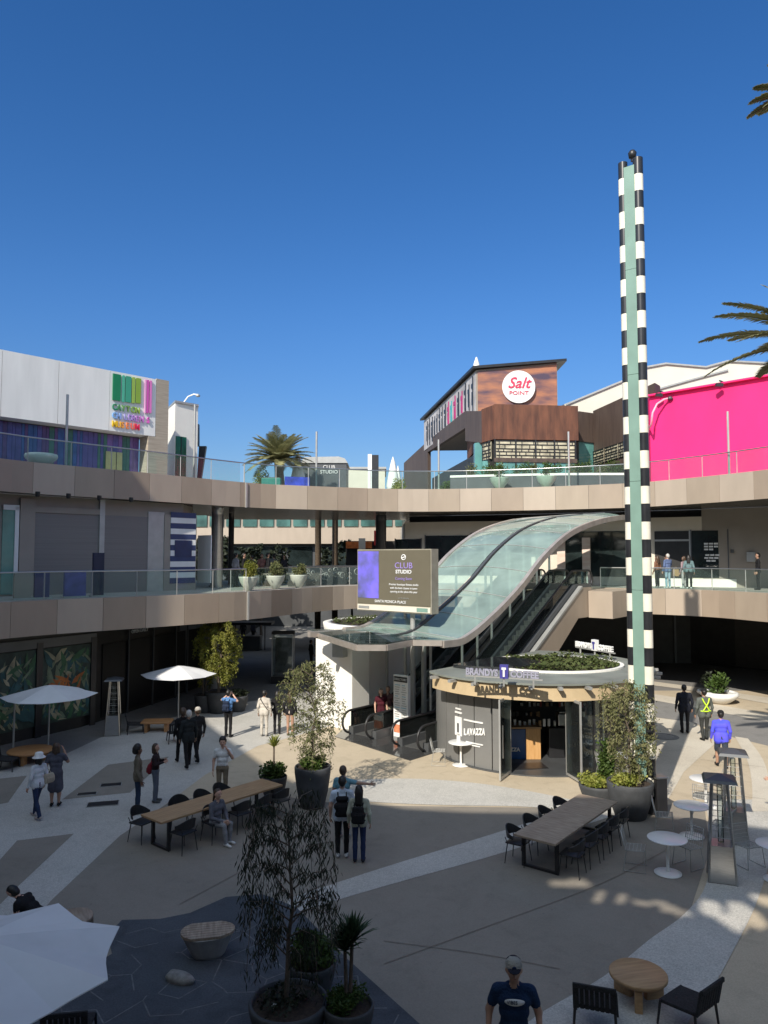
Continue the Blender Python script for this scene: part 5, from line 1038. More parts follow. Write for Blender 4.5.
for k, px in enumerate((249, 276, 299)):
    q = edge_at(E2R, px, .5); t = pot('pale_bowl', ['leftmost of the three pale green bowls on the middle deck', 'middle one of the three pale green bowls on the middle deck', 'rightmost of the three pale green bowls on the middle deck'][k], (q.x, q.y, Z2+.02), .46, .66, M['potpale'], 'pale bowls on the middle deck', cb)
    shrub('bowl_shrub', ['tallest rounded olive shrub, in the leftmost pale bowl', 'rounded olive shrub in the middle pale bowl', 'small rounded olive shrub in the rightmost pale bowl'][k], (q.x, q.y, Z2+.62), .42, [.82, .68, .6][k], L_YEL if k == 0 else L_OLIVE, 1300, .09, 50+k, 'shrubs in the pale bowls')
q = edge_at(E3L, 39, .8); pot('white_bowl', 'empty white bowl on the top deck below the museum', (q.x, q.y, Z3+.02), .5, .42, M['potwhite'], None, [(r*.78, z*.9) for r, z in wb])
for k, px in enumerate((500, 547)):
    q = edge_at(E3R, px, .9); pot('pale_bowl', ['pale bowl with a small shrub on the top deck, left of the pair', 'pale bowl with a small shrub on the top deck, right of the pair'][k], (q.x, q.y, Z3+.02), .55, .62, M['potpale'], 'pale bowls before the corten building', [(r*1.2, z) for r, z in cb])
    shrub('bowl_shrub', ['thin upright shrub in the left pale bowl before the corten building', 'thin upright shrub in the right pale bowl before the corten building'][k], (q.x, q.y, Z3+.6), .35, .95, L_GREEN, 420, .1, 60+k, 'shrubs before the corten building')
rr = random.Random(77)
for k in range(15):     # clipped balls along the planted wall
    px = 478+k*10.6; p = arcp[min(24, max(0, int((px-450)/185*24)))]; lab = 'rounded shrub in the planter wall, number from the left counted by its place along the wall'
    side = 'dark green' if k % 2 else 'mid green'
    shrub('hedge_shrub', 'clipped green shrub, %s from the left along the dark planter wall' % ('first second third fourth fifth sixth seventh eighth ninth tenth eleventh twelfth thirteenth fourteenth fifteenth'.split()[k]), (p.x+.0, p.y+.45, Z3+.9), .46, rr.uniform(.62, .85), L_GREEN if k % 3 else L_OLIVE, 420, .09, 100+k, 'clipped shrubs along the planter wall', w=.35)
for px, Y, m_, r_, h_, lab in ((471, 44, L_LIME, .45, 1.2, 'yellow-flowering shrub beside the left end of the dark planter wall'), (399, 46, L_LIME, .5, 1.0, 'yellow-green grass clump by the closed parasols'), (447, 46, L_GREEN, .5, .8, 'low green shrub under the corten overhang'), (262, 44.5, L_LIME, .7, 1.3, 'yellow-green bush left of the palm on the bridge')):
    p = D(px, 480, Y); shrub('deck_shrub', lab, (p.x, Y, Z3+.02), r_, h_, m_, 900, .16, int(px), w=.2)
b = MB(); a, c = D(262, 480, 43.5), D(281, 480, 43.5); t = thing('teal_planter_box', 'long teal planter box at the foot of the palm', 'planter', ((a.x+c.x)/2, 43.6, Z3+.02)); MB().box((0, 0, .4), (c.x-a.x, .7, .8)).build('box', mat('teal planter', (.02, .16, .13), .4), t, bevel=.03); MB().box((0, 0, .8), (c.x-a.x-.15, .55, .06)).build('soil', M['soil'], t)
# --- palms
def palm(name, label, loc, h, r, nf, seed, trunk_r=.22, w=.9, leafl=.45, low=-.5, step=.055, stiff=1.0):
    t = thing(name, label, 'palm tree', loc); q = random.Random(seed); b = MB(); b.tube([(0, 0, -.1), (.05, 0, h*.3), (.0, .05, h*.65), (0, 0, h)], [trunk_r*1.25, trunk_r, trunk_r*.9, trunk_r], 12); b.build('trunk', M['palmbark'], t)
    f = MB()
    for k in range(nf):
        an = k*2.39996+q.uniform(-.15, .15); el = 1.3-(1.3-low)*(k/nf)+q.uniform(-.1, .1); L = r*q.uniform(.85, 1.1); pts = []; p = Vector((0, 0, h)); e_ = el
        for s in range(15):
            pts.append(p.copy()); p = p+Vector((math.cos(an)*math.cos(e_), math.sin(an)*math.cos(e_), math.sin(e_)))*L/14; e_ -= (.055+.05*max(0, math.cos(el)))*stiff
        f.tube(pts, [.035*(1-s/16) for s in range(15)], 4, mi=1, cap=False)
        d = Vector((-math.sin(an), math.cos(an), 0)); s = .12
        while s < .99:
            i = min(13, int(s*14)); c = pts[i].lerp(pts[i+1], s*14-i); tg = (pts[i+1]-pts[i]).normalized(); l = leafl*math.sin(PI*(.12+.86*s))**.6*q.uniform(.85, 1.1)
            for sd in (-1, 1):
                v = (d*sd*.95+tg*.6+Vector((0, 0, .25-.15*q.random()))).normalized(); w_ = tg*.026; m_ = c+v*l*.55; e2_ = c+v*l+Vector((0, 0, -.16*l)); f.add([c-w_, c+w_, m_+w_, m_-w_, e2_], [(0, 1, 2, 3), (3, 2, 4)], 0)
            s += step
    f.build('fronds', [L_PALM, leafmat('frond rib', (.2, .2, .08), (.28, .26, .12), 2, .1)], t); return t
q = D(279, 480, 44.6); palm('deck_palm', 'bushy date palm rising behind the bridge railing left of the dark tent', (q.x, 44.6, Z3+.02), 1.9, 2.3, 60, 4, .3, leafl=.5, low=.1, step=.025, stiff=.7)
for k, (px, Y, h, r_) in enumerate(((206, 58, 8.5, 2.2), (262, 66, 7.5, 2.6), (352, 64, 8, 2.4))):
    q = D(px, 557, Y); tree('street_tree', ['dim leafy tree behind the steel column, seen under the bridge', 'dim leafy tree far off behind the pale bowls', 'dim leafy tree far off beside the black column'][k], (q.x, Y, 0), h, r_, L_DARK, 2600, .34, .3, 70+k, z0=.45, nb=24, weep=.3, trunk_r=.13, w=.4, group='dim trees beyond the bridge')
# two tall palms right of the frame, fronds reaching in
q = D(832, 350, 17); palm('tall_palm', 'palm at the right edge whose lower fronds reach in beside the pink wall', (q.x, 17, 0), q.z, 2.85, 32, 12, .2, leafl=.42, low=.1, step=.010, stiff=.6)
q = D(806, 98, 13.6); palm('tall_palm', 'taller palm at the top right corner showing only a frond tip', (q.x, 13.6, 0), q.z, 1.05, 26, 15, .16, leafl=.22, low=.05, step=.02, stiff=.6)
# ================================================================ FURNITURE
def square_up(px0, py0, px1, py1, z): return g(px0, py0, z), g(px1, py1, z)
def long_table(label, A, B, wid, m, loc):
    """A, B: the ends of the centre line at top height"""
    t = thing('long_table', label, 'table', ((A.x+B.x)/2, (A.y+B.y)/2, 0), math.atan2((B-A).y, (B-A).x)); L = (B-A).length
    MB().box((0, 0, .735), (L, wid, .05)).build('tabletop', m, t, bevel=.008)
    for s in (-1, 1):
        b = MB(); x = s*(L/2-.28); b.box((x, -wid/2+.1, .35), (.07, .07, .70)); b.box((x, wid/2-.1, .35), (.07, .07, .70)); b.box((x, 0, .69), (.07, wid-.2, .04)); b.box((x, 0, .03), (.07, wid-.2, .06)); b.build('leg', M['black'], t)
    for s in (-1, 1): MB().box((0, s*.2, .69), (L-.6, .05, .03)).build('rail', M['black'], t)
    return t
LT0 = (g(142, 812, .76)+g(160, 825, .76))/2; LT1 = (g(281, 785, .76)+g(264, 778, .76))/2
lt = long_table('long oak communal table on the left with a person seated at it', LT0, LT1, .85, M['wood'], None)
RT0 = (g(513, 832, .76)+g(556, 846, .76))/2; RT1 = (g(576, 795, .76)+g(621, 800, .76))/2
rt = long_table('long dark plank communal table on the right in front of the kiosk', RT0, RT1, 1.0, M['wood_grey'], None)
def shell_chair(label, group):
    t = thing('shell_chair', label, 'chair', (0, 0, 0), 0, group); b = MB()
    b.box((0, 0, .45), (.44, .44, .03)); b.build('seat', M['black'], t, bevel=.01)
    b = MB(); n = 12; lo = []; hi = []
    for k in range(n+1):
        a = PI*(.02+.96*k/n); x, y = .26*math.cos(a), -.02-.24*math.sin(a); lo.append(Vector((x, y, .56+.0*math.sin(a)))); hi.append(Vector((x*1.08, y*1.08, .64+.16*math.sin(a)**1.5)))
    for k in range(n): o_ = Vector((0, .02, 0)); b.hexa([lo[k], lo[k+1], lo[k+1]+o_, lo[k]+o_], [hi[k], hi[k+1], hi[k+1]+o_, hi[k]+o_])
    b.build('backrest', M['black'], t)
    for x in (-.2, .2):
        for y in (-.2, .2): MB().tube([(x*.9, y*.9, .44), (x*1.15, y*1.15, 0)], [.014, .01], 6).build('leg', M['black'], t)
    for x in (-.2, .2): MB().tube([(x*.95, -.18, .44), (x*1.15, -.22, .58)], .01, 6).build('arm_post', M['black'], t)
    return t
def along(A, B, s, side, dist): d = (B-A).normalized(); n = Vector((-d.y, d.x, 0)); p = A.lerp(B, s)+n*side*dist; return Vector((p.x, p.y, 0)), math.atan2(d.y, d.x)
CH = shell_chair('x', 'y'); first = [True]
def put_chair(A, B, s, side, dist, label, group, tw=0):
    p, an = along(A, B, s, side, dist); rz = an+(PI if side > 0 else 0)+tw; p.z = .017
    if first[0]: first[0] = False; CH.location = p; CH.rotation_euler = (0, 0, rz); CH['label'] = label; CH['group'] = group; return CH
    return dup(CH, p, rz, label, group)
GL, GR = 'black shell chairs at the left long table', 'black shell chairs at the right long table'
for s, sd, d_, lab, tw in ((.06, 1, .72, 'black chair nearest the couple, far side of the left table', .2), (.33, 1, .66, 'black chair turned sideways on the far side of the left table', -.5), (.52, 1, .60, 'black chair tucked in behind the middle of the left table', 0), (.70, 1, .68, 'black chair in front of the standing man in the white tee', .1), 
                       (.13, -1, .60, 'black chair at the near left corner of the left table', .1), (.36, -1, .62, 'black chair under the seated person in grey', PI), (.58, -1, .58, 'black chair right of the seated person in grey', -.1), (.76, -1, .6, 'black chair behind the dark drooping tree crown, near side', .1), (.92, -1, .6, 'black chair at the near right end of the left table', 0)):
    put_chair(LT0, LT1, s, sd, d_, lab, GL, tw)
for k, s in enumerate((.10, .33, .55, .78)): put_chair(RT0, RT1, s, 1, .58, ['black chair at the near end, far side of the right table', 'second black chair from the near end, far side of the right table', 'third black chair from the near end, far side of the right table', 'black chair by the planter end, far side of the right table'][k], GR, .1*(-1)**k)
for k, s in enumerate((.14, .34, .52, .70, .88)): put_chair(RT0, RT1, s, -1, .66, ['black chair nearest the viewer on the near side of the right table', 'second black chair from the viewer, near side of the right table', 'middle black chair of five, near side of the right table', 'fourth black chair from the viewer, near side of the right table', 'black chair beside the charcoal bowl, near side of the right table'][k], GR, .08*(-1)**k)
# tulip tables and wire chairs
def tulip(label, r=.42):
    t = thing('bistro_table', label, 'table', (0, 0, 0), 0, 'round white bistro tables'); b = MB(); b.lathe([(r*.9, .715), (r, .73), (r, .745), (r-.01, .75), (0, .75)], n=40); b.build('tabletop', M['marble'], t)
    b = MB(); b.lathe([(.05, .71), (.032, .5), (.034, .1), (.05, .035)], n=16); b.build('stem', M['tulip'], t); b = MB(); b.lathe([(.29, 0), (.29, .012), (.2, .025), (.05, .04)], n=32); b.build('base', M['tulip'], t); return t
def wire_chair(label):
    t = thing('wire_chair', label, 'chair', (0, 0, 0), 0, 'thin wire chairs round the bistro tables'); m = M['galv']; b = MB()
    for k in range(9): x = -.22+.055*k; b.tube([(x, .2, .46), (x, -.2, .44)], .005, 4)
    for k in range(6): y = -.2+.08*k; b.tube([(-.22, y, .445+.01*k/2), (.22, y, .445+.01*k/2)], .005, 4)
    b.tube([(-.22, -.2, .44), (.22, -.2, .44), (.22, .2, .46), (-.22, .2, .46), (-.22, -.2, .44)], .009, 6); b.build('seat', m, t)
    b = MB()
    for k in range(9): x = -.22+.055*k; b.tube([(x, -.2, .46), (x*.95, -.28, .82)], .005, 4)
    for z in (.54, .62, .70, .78): b.tube([(-.215, -.2-.08*(z-.46)/.36, z), (.215, -.2-.08*(z-.46)/.36, z)], .005, 4)
    b.tube([(-.22, -.2, .44), (-.21, -.285, .83), (.21, -.285, .83), (.22, -.2, .44)], .010, 6); b.build('backrest', m, t)
    for s in (-1, 1): b = MB(); b.tube([(s*.2, .18, .45), (s*.24, .22, .01), (s*.24, -.24, .01), (s*.2, -.18, .44)], .008, 6); b.build('leg_frame', m, t)
    return t
TB = [(668, 873, 0, 'white bistro table nearest the viewer, left of the steel heaters'), (692, 836, .1, 'white bistro table in the middle of the row left of the heaters'), (706, 806, .1, 'white bistro table farthest back, behind the steel heaters'), (461, 765, 0, 'white bistro table in front of the grey kiosk wall'), (611, 768, 0, 'white bistro table by the kiosk glass, half behind plants'), (778, 880, 0, 'white bistro table cut by the right edge of the view')]
wc = None; tt0 = None
CL = [[(-.62, .25, 'wire chair left of the nearest white bistro table'), (.58, .35, 'wire chair behind the nearest white bistro table')], [(-.6, .2, 'wire chair left of the middle white bistro table'), (.55, -.45, 'wire chair right of the middle white bistro table')], [(-.35, -.62, 'wire chair in front of the farthest white bistro table'), (.6, .3, 'wire chair behind the farthest white bistro table')], [(-.72, .1, 'wire chair left of the white table at the kiosk wall'), (.68, .05, 'wire chair right of the white table at the kiosk wall')], [(-.68, .0, 'wire chair by the kiosk glass beside the half hidden table')], [(-.1, -.7, 'wire chair in front of the table at the right edge'), (-.25, .75, 'wire chair behind the table at the right edge')]]
for k, (px, py, a, lab) in enumerate(TB):
    p = g(px, py, .02)
    if k == 4: p = Vector((7.55, 23.55, .01))
    if tt0 is None: tt0 = tulip(lab); tt0.location = p
    else: dup(tt0, p, 0, lab)
    for x, y, l2 in CL[k]:
        q = p+Vector((x, y, 0)); rz = math.atan2(x, -y) if False else math.atan2(-y, -x)-PI/2
        if wc is None: wc = wire_chair(l2); wc.location = q; wc.rotation_euler = (0, 0, rz)
        else: dup(wc, q, rz, l2)
# patio heaters
def heater(label):
    t = thing('patio_heater', label, 'heater', (0, 0, 0), 0, 'pyramid patio heaters'); w0, w1, H = .27, .15, 2.2
    b = MB(); b.hexa([(-w0, -w0, .03), (w0, -w0, .03), (w0, w0, .03), (-w0, w0, .03)], [(-w0*.86, -w0*.86, .78), (w0*.86, -w0*.86, .78), (w0*.86, w0*.86, .78), (-w0*.86, w0*.86, .78)]); b.build('burner_housing', M['steel'], t)
    for x in (-1, 1):
        for y in (-1, 1): MB().bar((x*w0, y*w0, .0), (x*w1, y*w1, H-.1), .035, .035).build('corner_post', M['steel'], t)
    b = MB(); b.tube([(0, 0, .8), (0, 0, 2.0)], .06, 16); b.build('glass_tube', M['glassclear'], t)
    for s in (-1, 1):
        for ax in (0, 1):
            b = MB()
            for k in range(5):
                z = .95+k*.22; w = w0*.86-(w0*.86-w1)*(z-.78)/1.3; b.tube([(-w, s*w, z), (w, s*w, z)] if ax else [(s*w, -w, z), (s*w, w, z)], .006, 4)
            b.build('guard', M['steel'], t)
    b = MB(); b.hexa([(-.34, -.34, H-.1), (.34, -.34, H-.1), (.34, .34, H-.1), (-.34, .34, H-.1)], [(-.30, -.30, H-.04), (.30, -.30, H-.04), (.30, .30, H-.04), (-.30, .30, H-.04)]); b.hexa([(-.30, -.30, H-.04), (.30, -.30, H-.04), (.30, .30, H-.04), (-.30, .30, H-.04)], [(-.03, -.03, H+.04), (.03, -.03, H+.04), (.03, .03, H+.04), (-.03, .03, H+.04)]); b.build('hood', M['darkgrey'], t); return t
h0 = heater('steel pyramid heater nearest the viewer on the right'); h0.location = g(722, 880); h0.rotation_euler = (0, 0, -.35)
dup(h0, g(735, 842), -.35, 'steel pyramid heater just behind the nearest one on the right'); dup(h0, g(113, 735), .2, 'pyramid heater on the left before the dark shops')
# parasols
def parasol(label, loc, r, h, n, rz, rise=.32, m=None):
    t = thing('parasol', label, 'parasol', loc, rz, 'open white parasols'); b = MB(); c = Vector((0, 0, h+rise)); K = n*6; vs = [c]; rows = 5
    for j in range(1, rows+1):
        u = j/rows
        for k in range(K):
            a = 2*PI*k/K; f_ = abs(((k % 6)/6)-.5)*2; rr_ = r*u*(1-.13*(1-f_**1.8)*u); sag = .05*(1-f_)*u; vs.append(Vector((rr_*math.cos(a), rr_*math.sin(a), h+rise*(1-u**1.15)-sag)))
    PM = lambda k: (k//6) % 2
    fs = [(0, 1+k, 1+(k+1) % K) for k in range(K)]+[(1+(j-1)*K+k, 1+j*K+k, 1+j*K+(k+1) % K, 1+(j-1)*K+(k+1) % K) for j in range(1, rows) for k in range(K)]
    b.add(vs, fs, 0, False); b.m = [PM(k) for k in range(K)]+[PM(k) for j in range(1, rows) for k in range(K)]; vs2 = [v-Vector((0, 0, .012)) for v in vs]; b.add(vs2, [f[::-1] for f in fs], 0, False)
    e0 = 1+(rows-1)*K; b.add(vs+vs2, [(e0+k, e0+(k+1) % K, len(vs)+e0+(k+1) % K, len(vs)+e0+k) for k in range(K)], 0)
    b.build('canopy', [M['canvas'], mat('white canvas panel', (.66, .66, .65), .85, var=.08, scale=1.5)], t); b = MB(); b.tube([(0, 0, 0), (0, 0, h+rise)], .03, 10); b.build('pole', M['galv'], t); b = MB(); b.box((0, 0, .04), (.6, .6, .08)); b.build('base', M['darkgrey'], t, bevel=.01)
    for k in range(n): a = 2*PI*k/n; MB().tube([(0, 0, h+rise-.04), (r*.98*math.cos(a), r*.98*math.sin(a), h-.03)], .012, 5).build('rib', M['galv'], t)
    return t
p = g(48, 754); parasol('open parasol on the left in front of the leaf mural', p, 1.6, zz(48, 695, p.y), 6, .3, .35)
p = g(178, 723); parasol('open parasol over the orange wooden table in the middle left', p, 1.55, zz(178, 674, p.y), 6, .1, .35)
parasol('large parasol filling the lower left corner of the view', Vector((-4.35, 8.24, .022)), 1.50, 2.5, 8, R(36.4), .30)
t = thing('thin_post', 'thin grey post left of the parasol by the leaf mural', 'post', g(13, 757)); MB().tube([(0, 0, 0), (0, 0, 2.0)], .035, 8).build('pole', M['galv'], t); b = MB(); b.lathe([(.16, 0), (.16, .03), (.05, .05)], n=16); b.build('base', M['galv'], t)
# wooden low tables and stools on the left
def low_table(label, loc, rz, w, d, h, name='low_table'):
    t = thing(name, label, 'table', loc, rz, 'orange wooden low tables on the left'); MB().box((0, 0, h-.04), (w, d, .08)).build('tabletop', M['wood_orange'], t, bevel=.02)
    for s in (-1, 1): MB().box((s*w*.33, 0, (h-.08)/2), (.12, d*.8, h-.08)).build('leg', M['wood_orange'], t, bevel=.01)
    return t
def round_table(label, loc, r, h, m, name='round_table', rz=.5, group=None, hl=.09):
    t = thing(name, label, 'table', loc, rz, group); b = MB(); b.lathe([(r-.02, h-.07), (r, h-.05), (r, h-.012), (r-.012, h), (0, h)], n=44); b.build('tabletop', m, t)
    for k in range(3): a = 2*PI*k/3; MB().box((r*.58*math.cos(a), r*.58*math.sin(a), (h-.08)/2), (.3, hl, h-.08), rz=a).build('leg', m, t, bevel=.02)
    return t
low_table('orange wooden low table under the middle left parasol', g(157, 731), .1, 1.15, .75, .42)
round_table('round orange wooden table under the left parasol', g(30, 762), .72, .42, M['wood_orange'], group='orange wooden low tables on the left')
round_table('round oak table in the right foreground between two woven chairs', g(641, 1004)+Vector((0, .1, 0)), .44, .42, M['wood'], rz=.2, hl=.12)
round_table('round wooden table half hidden behind the large corner parasol', g(70, 948)+Vector((0, .1, .0)), .34, .5, M['wood_grey'])
def lounge(label, loc, rz, group='dark woven lounge chairs'):
    t = thing('lounge_chair', label, 'chair', loc, rz, group); wv = mat('black woven cord', (.018, .018, .02), .8, var=.5, scale=30, bump=.8)
    MB().box((0, .02, .36), (.58, .56, .05), rx=-.08).build('seat', wv, t, bevel=.012); b = MB()
    for k in range(8): b.box((-.245+.07*k, -.30-.04, .56), (.05, .02, .36), rx=.2)
    b.box((0, -.265, .40), (.58, .03, .05)); b.box((0, -.385, .735), (.60, .035, .06)); b.box((-.285, -.33, .56), (.035, .035, .38), rx=.2); b.box((.285, -.33, .56), (.035, .035, .38), rx=.2); b.build('backrest', wv, t)
    for x in (-.28, .28):
        for y in (-.26, .28): MB().tube([(x, y, .36), (x*1.08, y*1.15, 0)], [.022, .017], 8).build('leg', M['wood_grey'] if False else M['black'], t)
    return t
lounge('dark woven chair left of the round oak table in the foreground', g(601, 1038)+Vector((0, .25, .02)), R(-18)); lounge('dark woven chair right of the round oak table in the foreground', g(697, 1040)+Vector((0, .28, .02)), R(38))
lounge('dark chair back at the lower edge below the slate boulder', g(66, 1060)+Vector((0, .1, .02)), R(10), None)
for px, py, rz, lab in ((135, 733, -1.2, 'dark low chair left of the orange table under the parasol'), (176, 742, .4, 'dark low chair at the foot of the middle left parasol'), (6, 770, -1.5, 'dark low chair at the left edge by the round orange table')): lounge(lab, g(px, py), rz, 'dark low chairs by the shops')
# stone bench with wooden top and boulder
t = thing('boat_bench', 'boat shaped pale stone bench with slatted wooden top on the slate', 'bench', g(206, 964)+Vector((0, .25, .022)), R(12)); t.scale = (.86, .86, .95); b = MB(); n = 28; V_ = []
def boat(u, s, e): a = 2*PI*u; x = math.cos(a); return Vector((.50*s*x*(1 if x > 0 else 1.15), .36*s*math.sin(a)*(1-.25*x if x < 0 else 1)*(1-.0*x), e))
rows = [(.55, 0), (.62, .04), (.82, .25), (.97, .40)]
vs = [boat(k/n, s, z) for s, z in rows for k in range(n)]; fs = [(i*n+k, i*n+(k+1) % n, (i+1)*n+(k+1) % n, (i+1)*n+k) for i in range(3) for k in range(n)]+[tuple(range(n-1, -1, -1)), tuple(range(3*n, 4*n))]
b.add(vs, fs, 0, False); b.build('stone_base', mat('pale concrete', (.34, .33, .31), .8, var=.1, scale=6, bump=.2), t)
b = MB(); top = [boat(k/n, 1.0, 0) for k in range(n)]
for k in range(9):
    y0, y1 = -.42+k*.094, -.42+k*.094+.082; pl = []
    xs = [v.x for v in top if y0-.05 < v.y < y1+.05]
    def xr(y, sgn):
        best = None
        for i in range(n):
            a, c = top[i], top[(i+1) % n]
            if (a.y-y)*(c.y-y) <= 0 and a.y != c.y: x = a.x+(c.x-a.x)*(y-a.y)/(c.y-a.y); best = x if best is None else (max(best, x) if sgn > 0 else min(best, x))
        return best
    a0_, a1_, b0_, b1_ = xr(y0, -1), xr(y1, -1), xr(y0, 1), xr(y1, 1)
    if None in (a0_, a1_, b0_, b1_): continue
    b.hexa([(a0_, y0, .405), (b0_, y0, .405), (b1_, y1, .405), (a1_, y1, .405)], [(a0_, y0, .45), (b0_, y0, .45), (b1_, y1, .45), (a1_, y1, .45)])
b.build('slatted_top', M['wood_grey'], t)
t = thing('boulder', 'flat pale boulder set in the slate paving', 'boulder', g(177, 985, .02)+Vector((0, .12, 0)), -.45); b = MB(); q = random.Random(3); N_ = 22; vs = []
for z, s in ((0, .9), (.06, 1.0), (.10, .85), (.13, .45)): vs += [Vector((.27*s*math.cos(2*PI*k/N_)*(1+.12*math.sin(3*2*PI*k/N_+1)), .15*s*math.sin(2*PI*k/N_)*(1+.1*math.cos(2*2*PI*k/N_)), z)) for k in range(N_)]
b.add(vs, [(i*N_+k, i*N_+(k+1) % N_, (i+1)*N_+(k+1) % N_, (i+1)*N_+k) for i in range(3) for k in range(N_)]+[tuple(range(3*N_, 4*N_))], 0, True); b.build('rock', mat('weathered stone', (.25, .24, .22), .85, var=.3, scale=8, bump=.4), t)
# directory lightbox under the bridge, bin, floor drain, sphere by the tower
q = g(283, 683); t = thing('glass_showcase', 'tall dark framed glass display case standing under the bridge', 'display case', q, 0)
b = MB(); b.box((0, 0, .2), (1.2, .7, .4)); b.box((0, 0, 2.75), (1.2, .7, .14)); b.build('plinth', M['black'], t)
for x in (-.56, .56):
    for y in (-.31, .31): MB().box((x, y, 1.55), (.05, .05, 2.3)).build('post', M['galv'], t)
MB().box((0, -.33, 1.55), (1.08, .015, 2.24)).build('pane', M['glassclear'], t); MB().box((0, .1, 1.5), (.9, .05, 1.9)).build('poster', mat('dim poster', (.12, .11, .10), .5, var=.6, scale=2), t)
q = g(250, 650); t = thing('market_cart', 'dark canopied cart far down the shaded walkway', 'cart', q, 0); MB().box((0, 0, 2.0), (3.4, 1.6, .18)).build('canopy', M['black'], t); MB().box((0, 0, .55), (1.6, .9, 1.0)).build('cart_body', M['darkgrey'], t)
for x in (-1.1, 1.1): MB().tube([(x, 0, 0), (x, 0, 2)], .04, 6).build('post', M['black'], t)
q = g(657, 818); t = thing('litter_bin', 'slim dark bin with steel edge just right of the tower base', 'bin', q+Vector((.15, .2, 0)), .2); MB().box((0, 0, .5), (.3, .3, 1.0)).build('body', M['black'], t, bevel=.02); MB().box((0, 0, 1.02), (.34, .34, .05)).build('lid', M['steel'], t, bevel=.01)
q = g(664, 737); t = thing('round_floor_emblem', 'round grey emblem inlaid in the paving right of the tower', 'floor emblem', Vector((q.x, q.y, .02))); b = MB(); b.lathe([(.55, 0), (.55, .006)], n=40); b.build('disc', M['asph'], t); b = MB()
for k in range(4): b.box((0, -.3+.2*k, .009), (.8-.25*abs(k-1.5), .06, .006))
b.build('inlaid_line', M['galv'], t)
for k, (px, py) in enumerate(((30, 600), (43, 600), (76, 597))):
    pass
for k, (px, w, h, m_, lab) in enumerate(((24, .62, .95, 'plaster', 'pale display plinth behind the middle balustrade, leftmost'), (43, .55, 1.0, 'indigo', 'dark indigo screen behind the middle balustrade'), (76, .85, 1.0, 'violet', 'violet panel behind the middle balustrade before the first shutter'), (99, .45, 1.7, 'navy', 'tall navy kiosk between the two grey shutters'))):
    m2 = {'plaster': M['plaster'], 'indigo': mat('indigo panel', (.03, .03, .12), .3), 'violet': mat('violet panel', (.08, .08, .26), .35, var=.3), 'navy': mat('navy kiosk', (.012, .016, .05), .35)}[m_]
    q = edge_at(E2L, px, 1.1); t = thing('deck_display', lab, 'display', (q.x, q.y, Z2+.02), R(45)); MB().box((0, 0, h/2+.05), (w, .12, h)).build('panel', m2, t, bevel=.01); MB().box((0, 0, .025), (w+.1, .35, .05)).build('foot', M['galv'], t)
for k in range(5):   # patterned decals behind the bridge rail
    q = edge_at(E2R, 296+k*14, 1.2); t = thing('hoarding_panel', ['leftmost patterned grey hoarding panel behind the bridge rail', 'second patterned hoarding panel from the left on the bridge', 'middle patterned grey hoarding panel on the bridge', 'fourth patterned hoarding panel from the left on the bridge', 'rightmost patterned hoarding panel, next to the big screen'][k], 'panel', (q.x, q.y+.6, Z2+.02), R(28), 'patterned hoarding panels on the bridge')
    MB().box((0, 0, .55), (1.0, .05, 1.1)).build('board', M['darkgrey'], t); b = MB(); rr = random.Random(k)
    for j in range(5): 
        cx_, cz_, rd = rr.uniform(-.35, .35), rr.uniform(.25, .85), rr.uniform(.08, .2); b.tube([(cx_+rd*math.cos(a), -.035, cz_+rd*math.sin(a)) for a in np.linspace(0, 5, 12)], .025, 4)
    b.build('swirl_print', M['galv'], t)
# ================================================================ PEOPLE
def surface_nets(V, org, h):
    nx, ny, nz = V.shape; ins = V < 0; c = [ins[i:nx-1+i, j:ny-1+j, k:nz-1+k] for i in (0, 1) for j in (0, 1) for k in (0, 1)]
    s = sum(x.astype(np.int8) for x in c); act = (s > 0) & (s < 8); idx = -np.ones(act.shape, np.int64); I, J, K = np.nonzero(act); idx[I, J, K] = np.arange(len(I))
    acc = np.zeros((len(I), 3)); cnt = np.zeros(len(I)); off_ = [(i, j, k) for i in (0, 1) for j in (0, 1) for k in (0, 1)]
    for a in off_:
        for ax in range(3):
            if a[ax]: continue
            b_ = list(a); b_[ax] = 1; va = V[I+a[0], J+a[1], K+a[2]]; vb = V[I+b_[0], J+b_[1], K+b_[2]]; m = (va < 0) != (vb < 0)
            t = np.where(m, va/(va-vb+1e-12), 0); p = np.array(a, float)[None, :].repeat(len(I), 0); p[:, ax] = t; acc[m] += p[m]; cnt[m] += 1
    P = (np.stack([I, J, K], 1)+acc/cnt[:, None])*h+org; F_ = []
    for ax in range(3):
        o1, o2 = [(1, 2), (2, 0), (0, 1)][ax]
        sl0 = [slice(1, -1)]*3; sl0[ax] = slice(0, -1); A = V[tuple(sl0)] < 0; sl1 = list(sl0); sl1[ax] = slice(1, None); B = V[tuple(sl1)] < 0
        X_, Y_, Z_ = np.nonzero(A != B); q = [X_.copy(), Y_.copy(), Z_.copy()]
        for d in range(3):
            if d != ax: q[d] = q[d]+1
        fl = A[X_, Y_, Z_]
        def at_(d1, d2): r = [x.copy() for x in q]; r[o1] = r[o1]-d1; r[o2] = r[o2]-d2; return idx[r[0], r[1], r[2]]
        a, b_, c_, d = at_(1, 1), at_(0, 1), at_(0, 0), at_(1, 0); Q = np.stack([a, b_, c_, d], 1); Q[~fl] = Q[~fl][:, ::-1]; F_.append(Q)
    F_ = np.concatenate(F_); return P, F_[(F_ >= 0).all(1)]
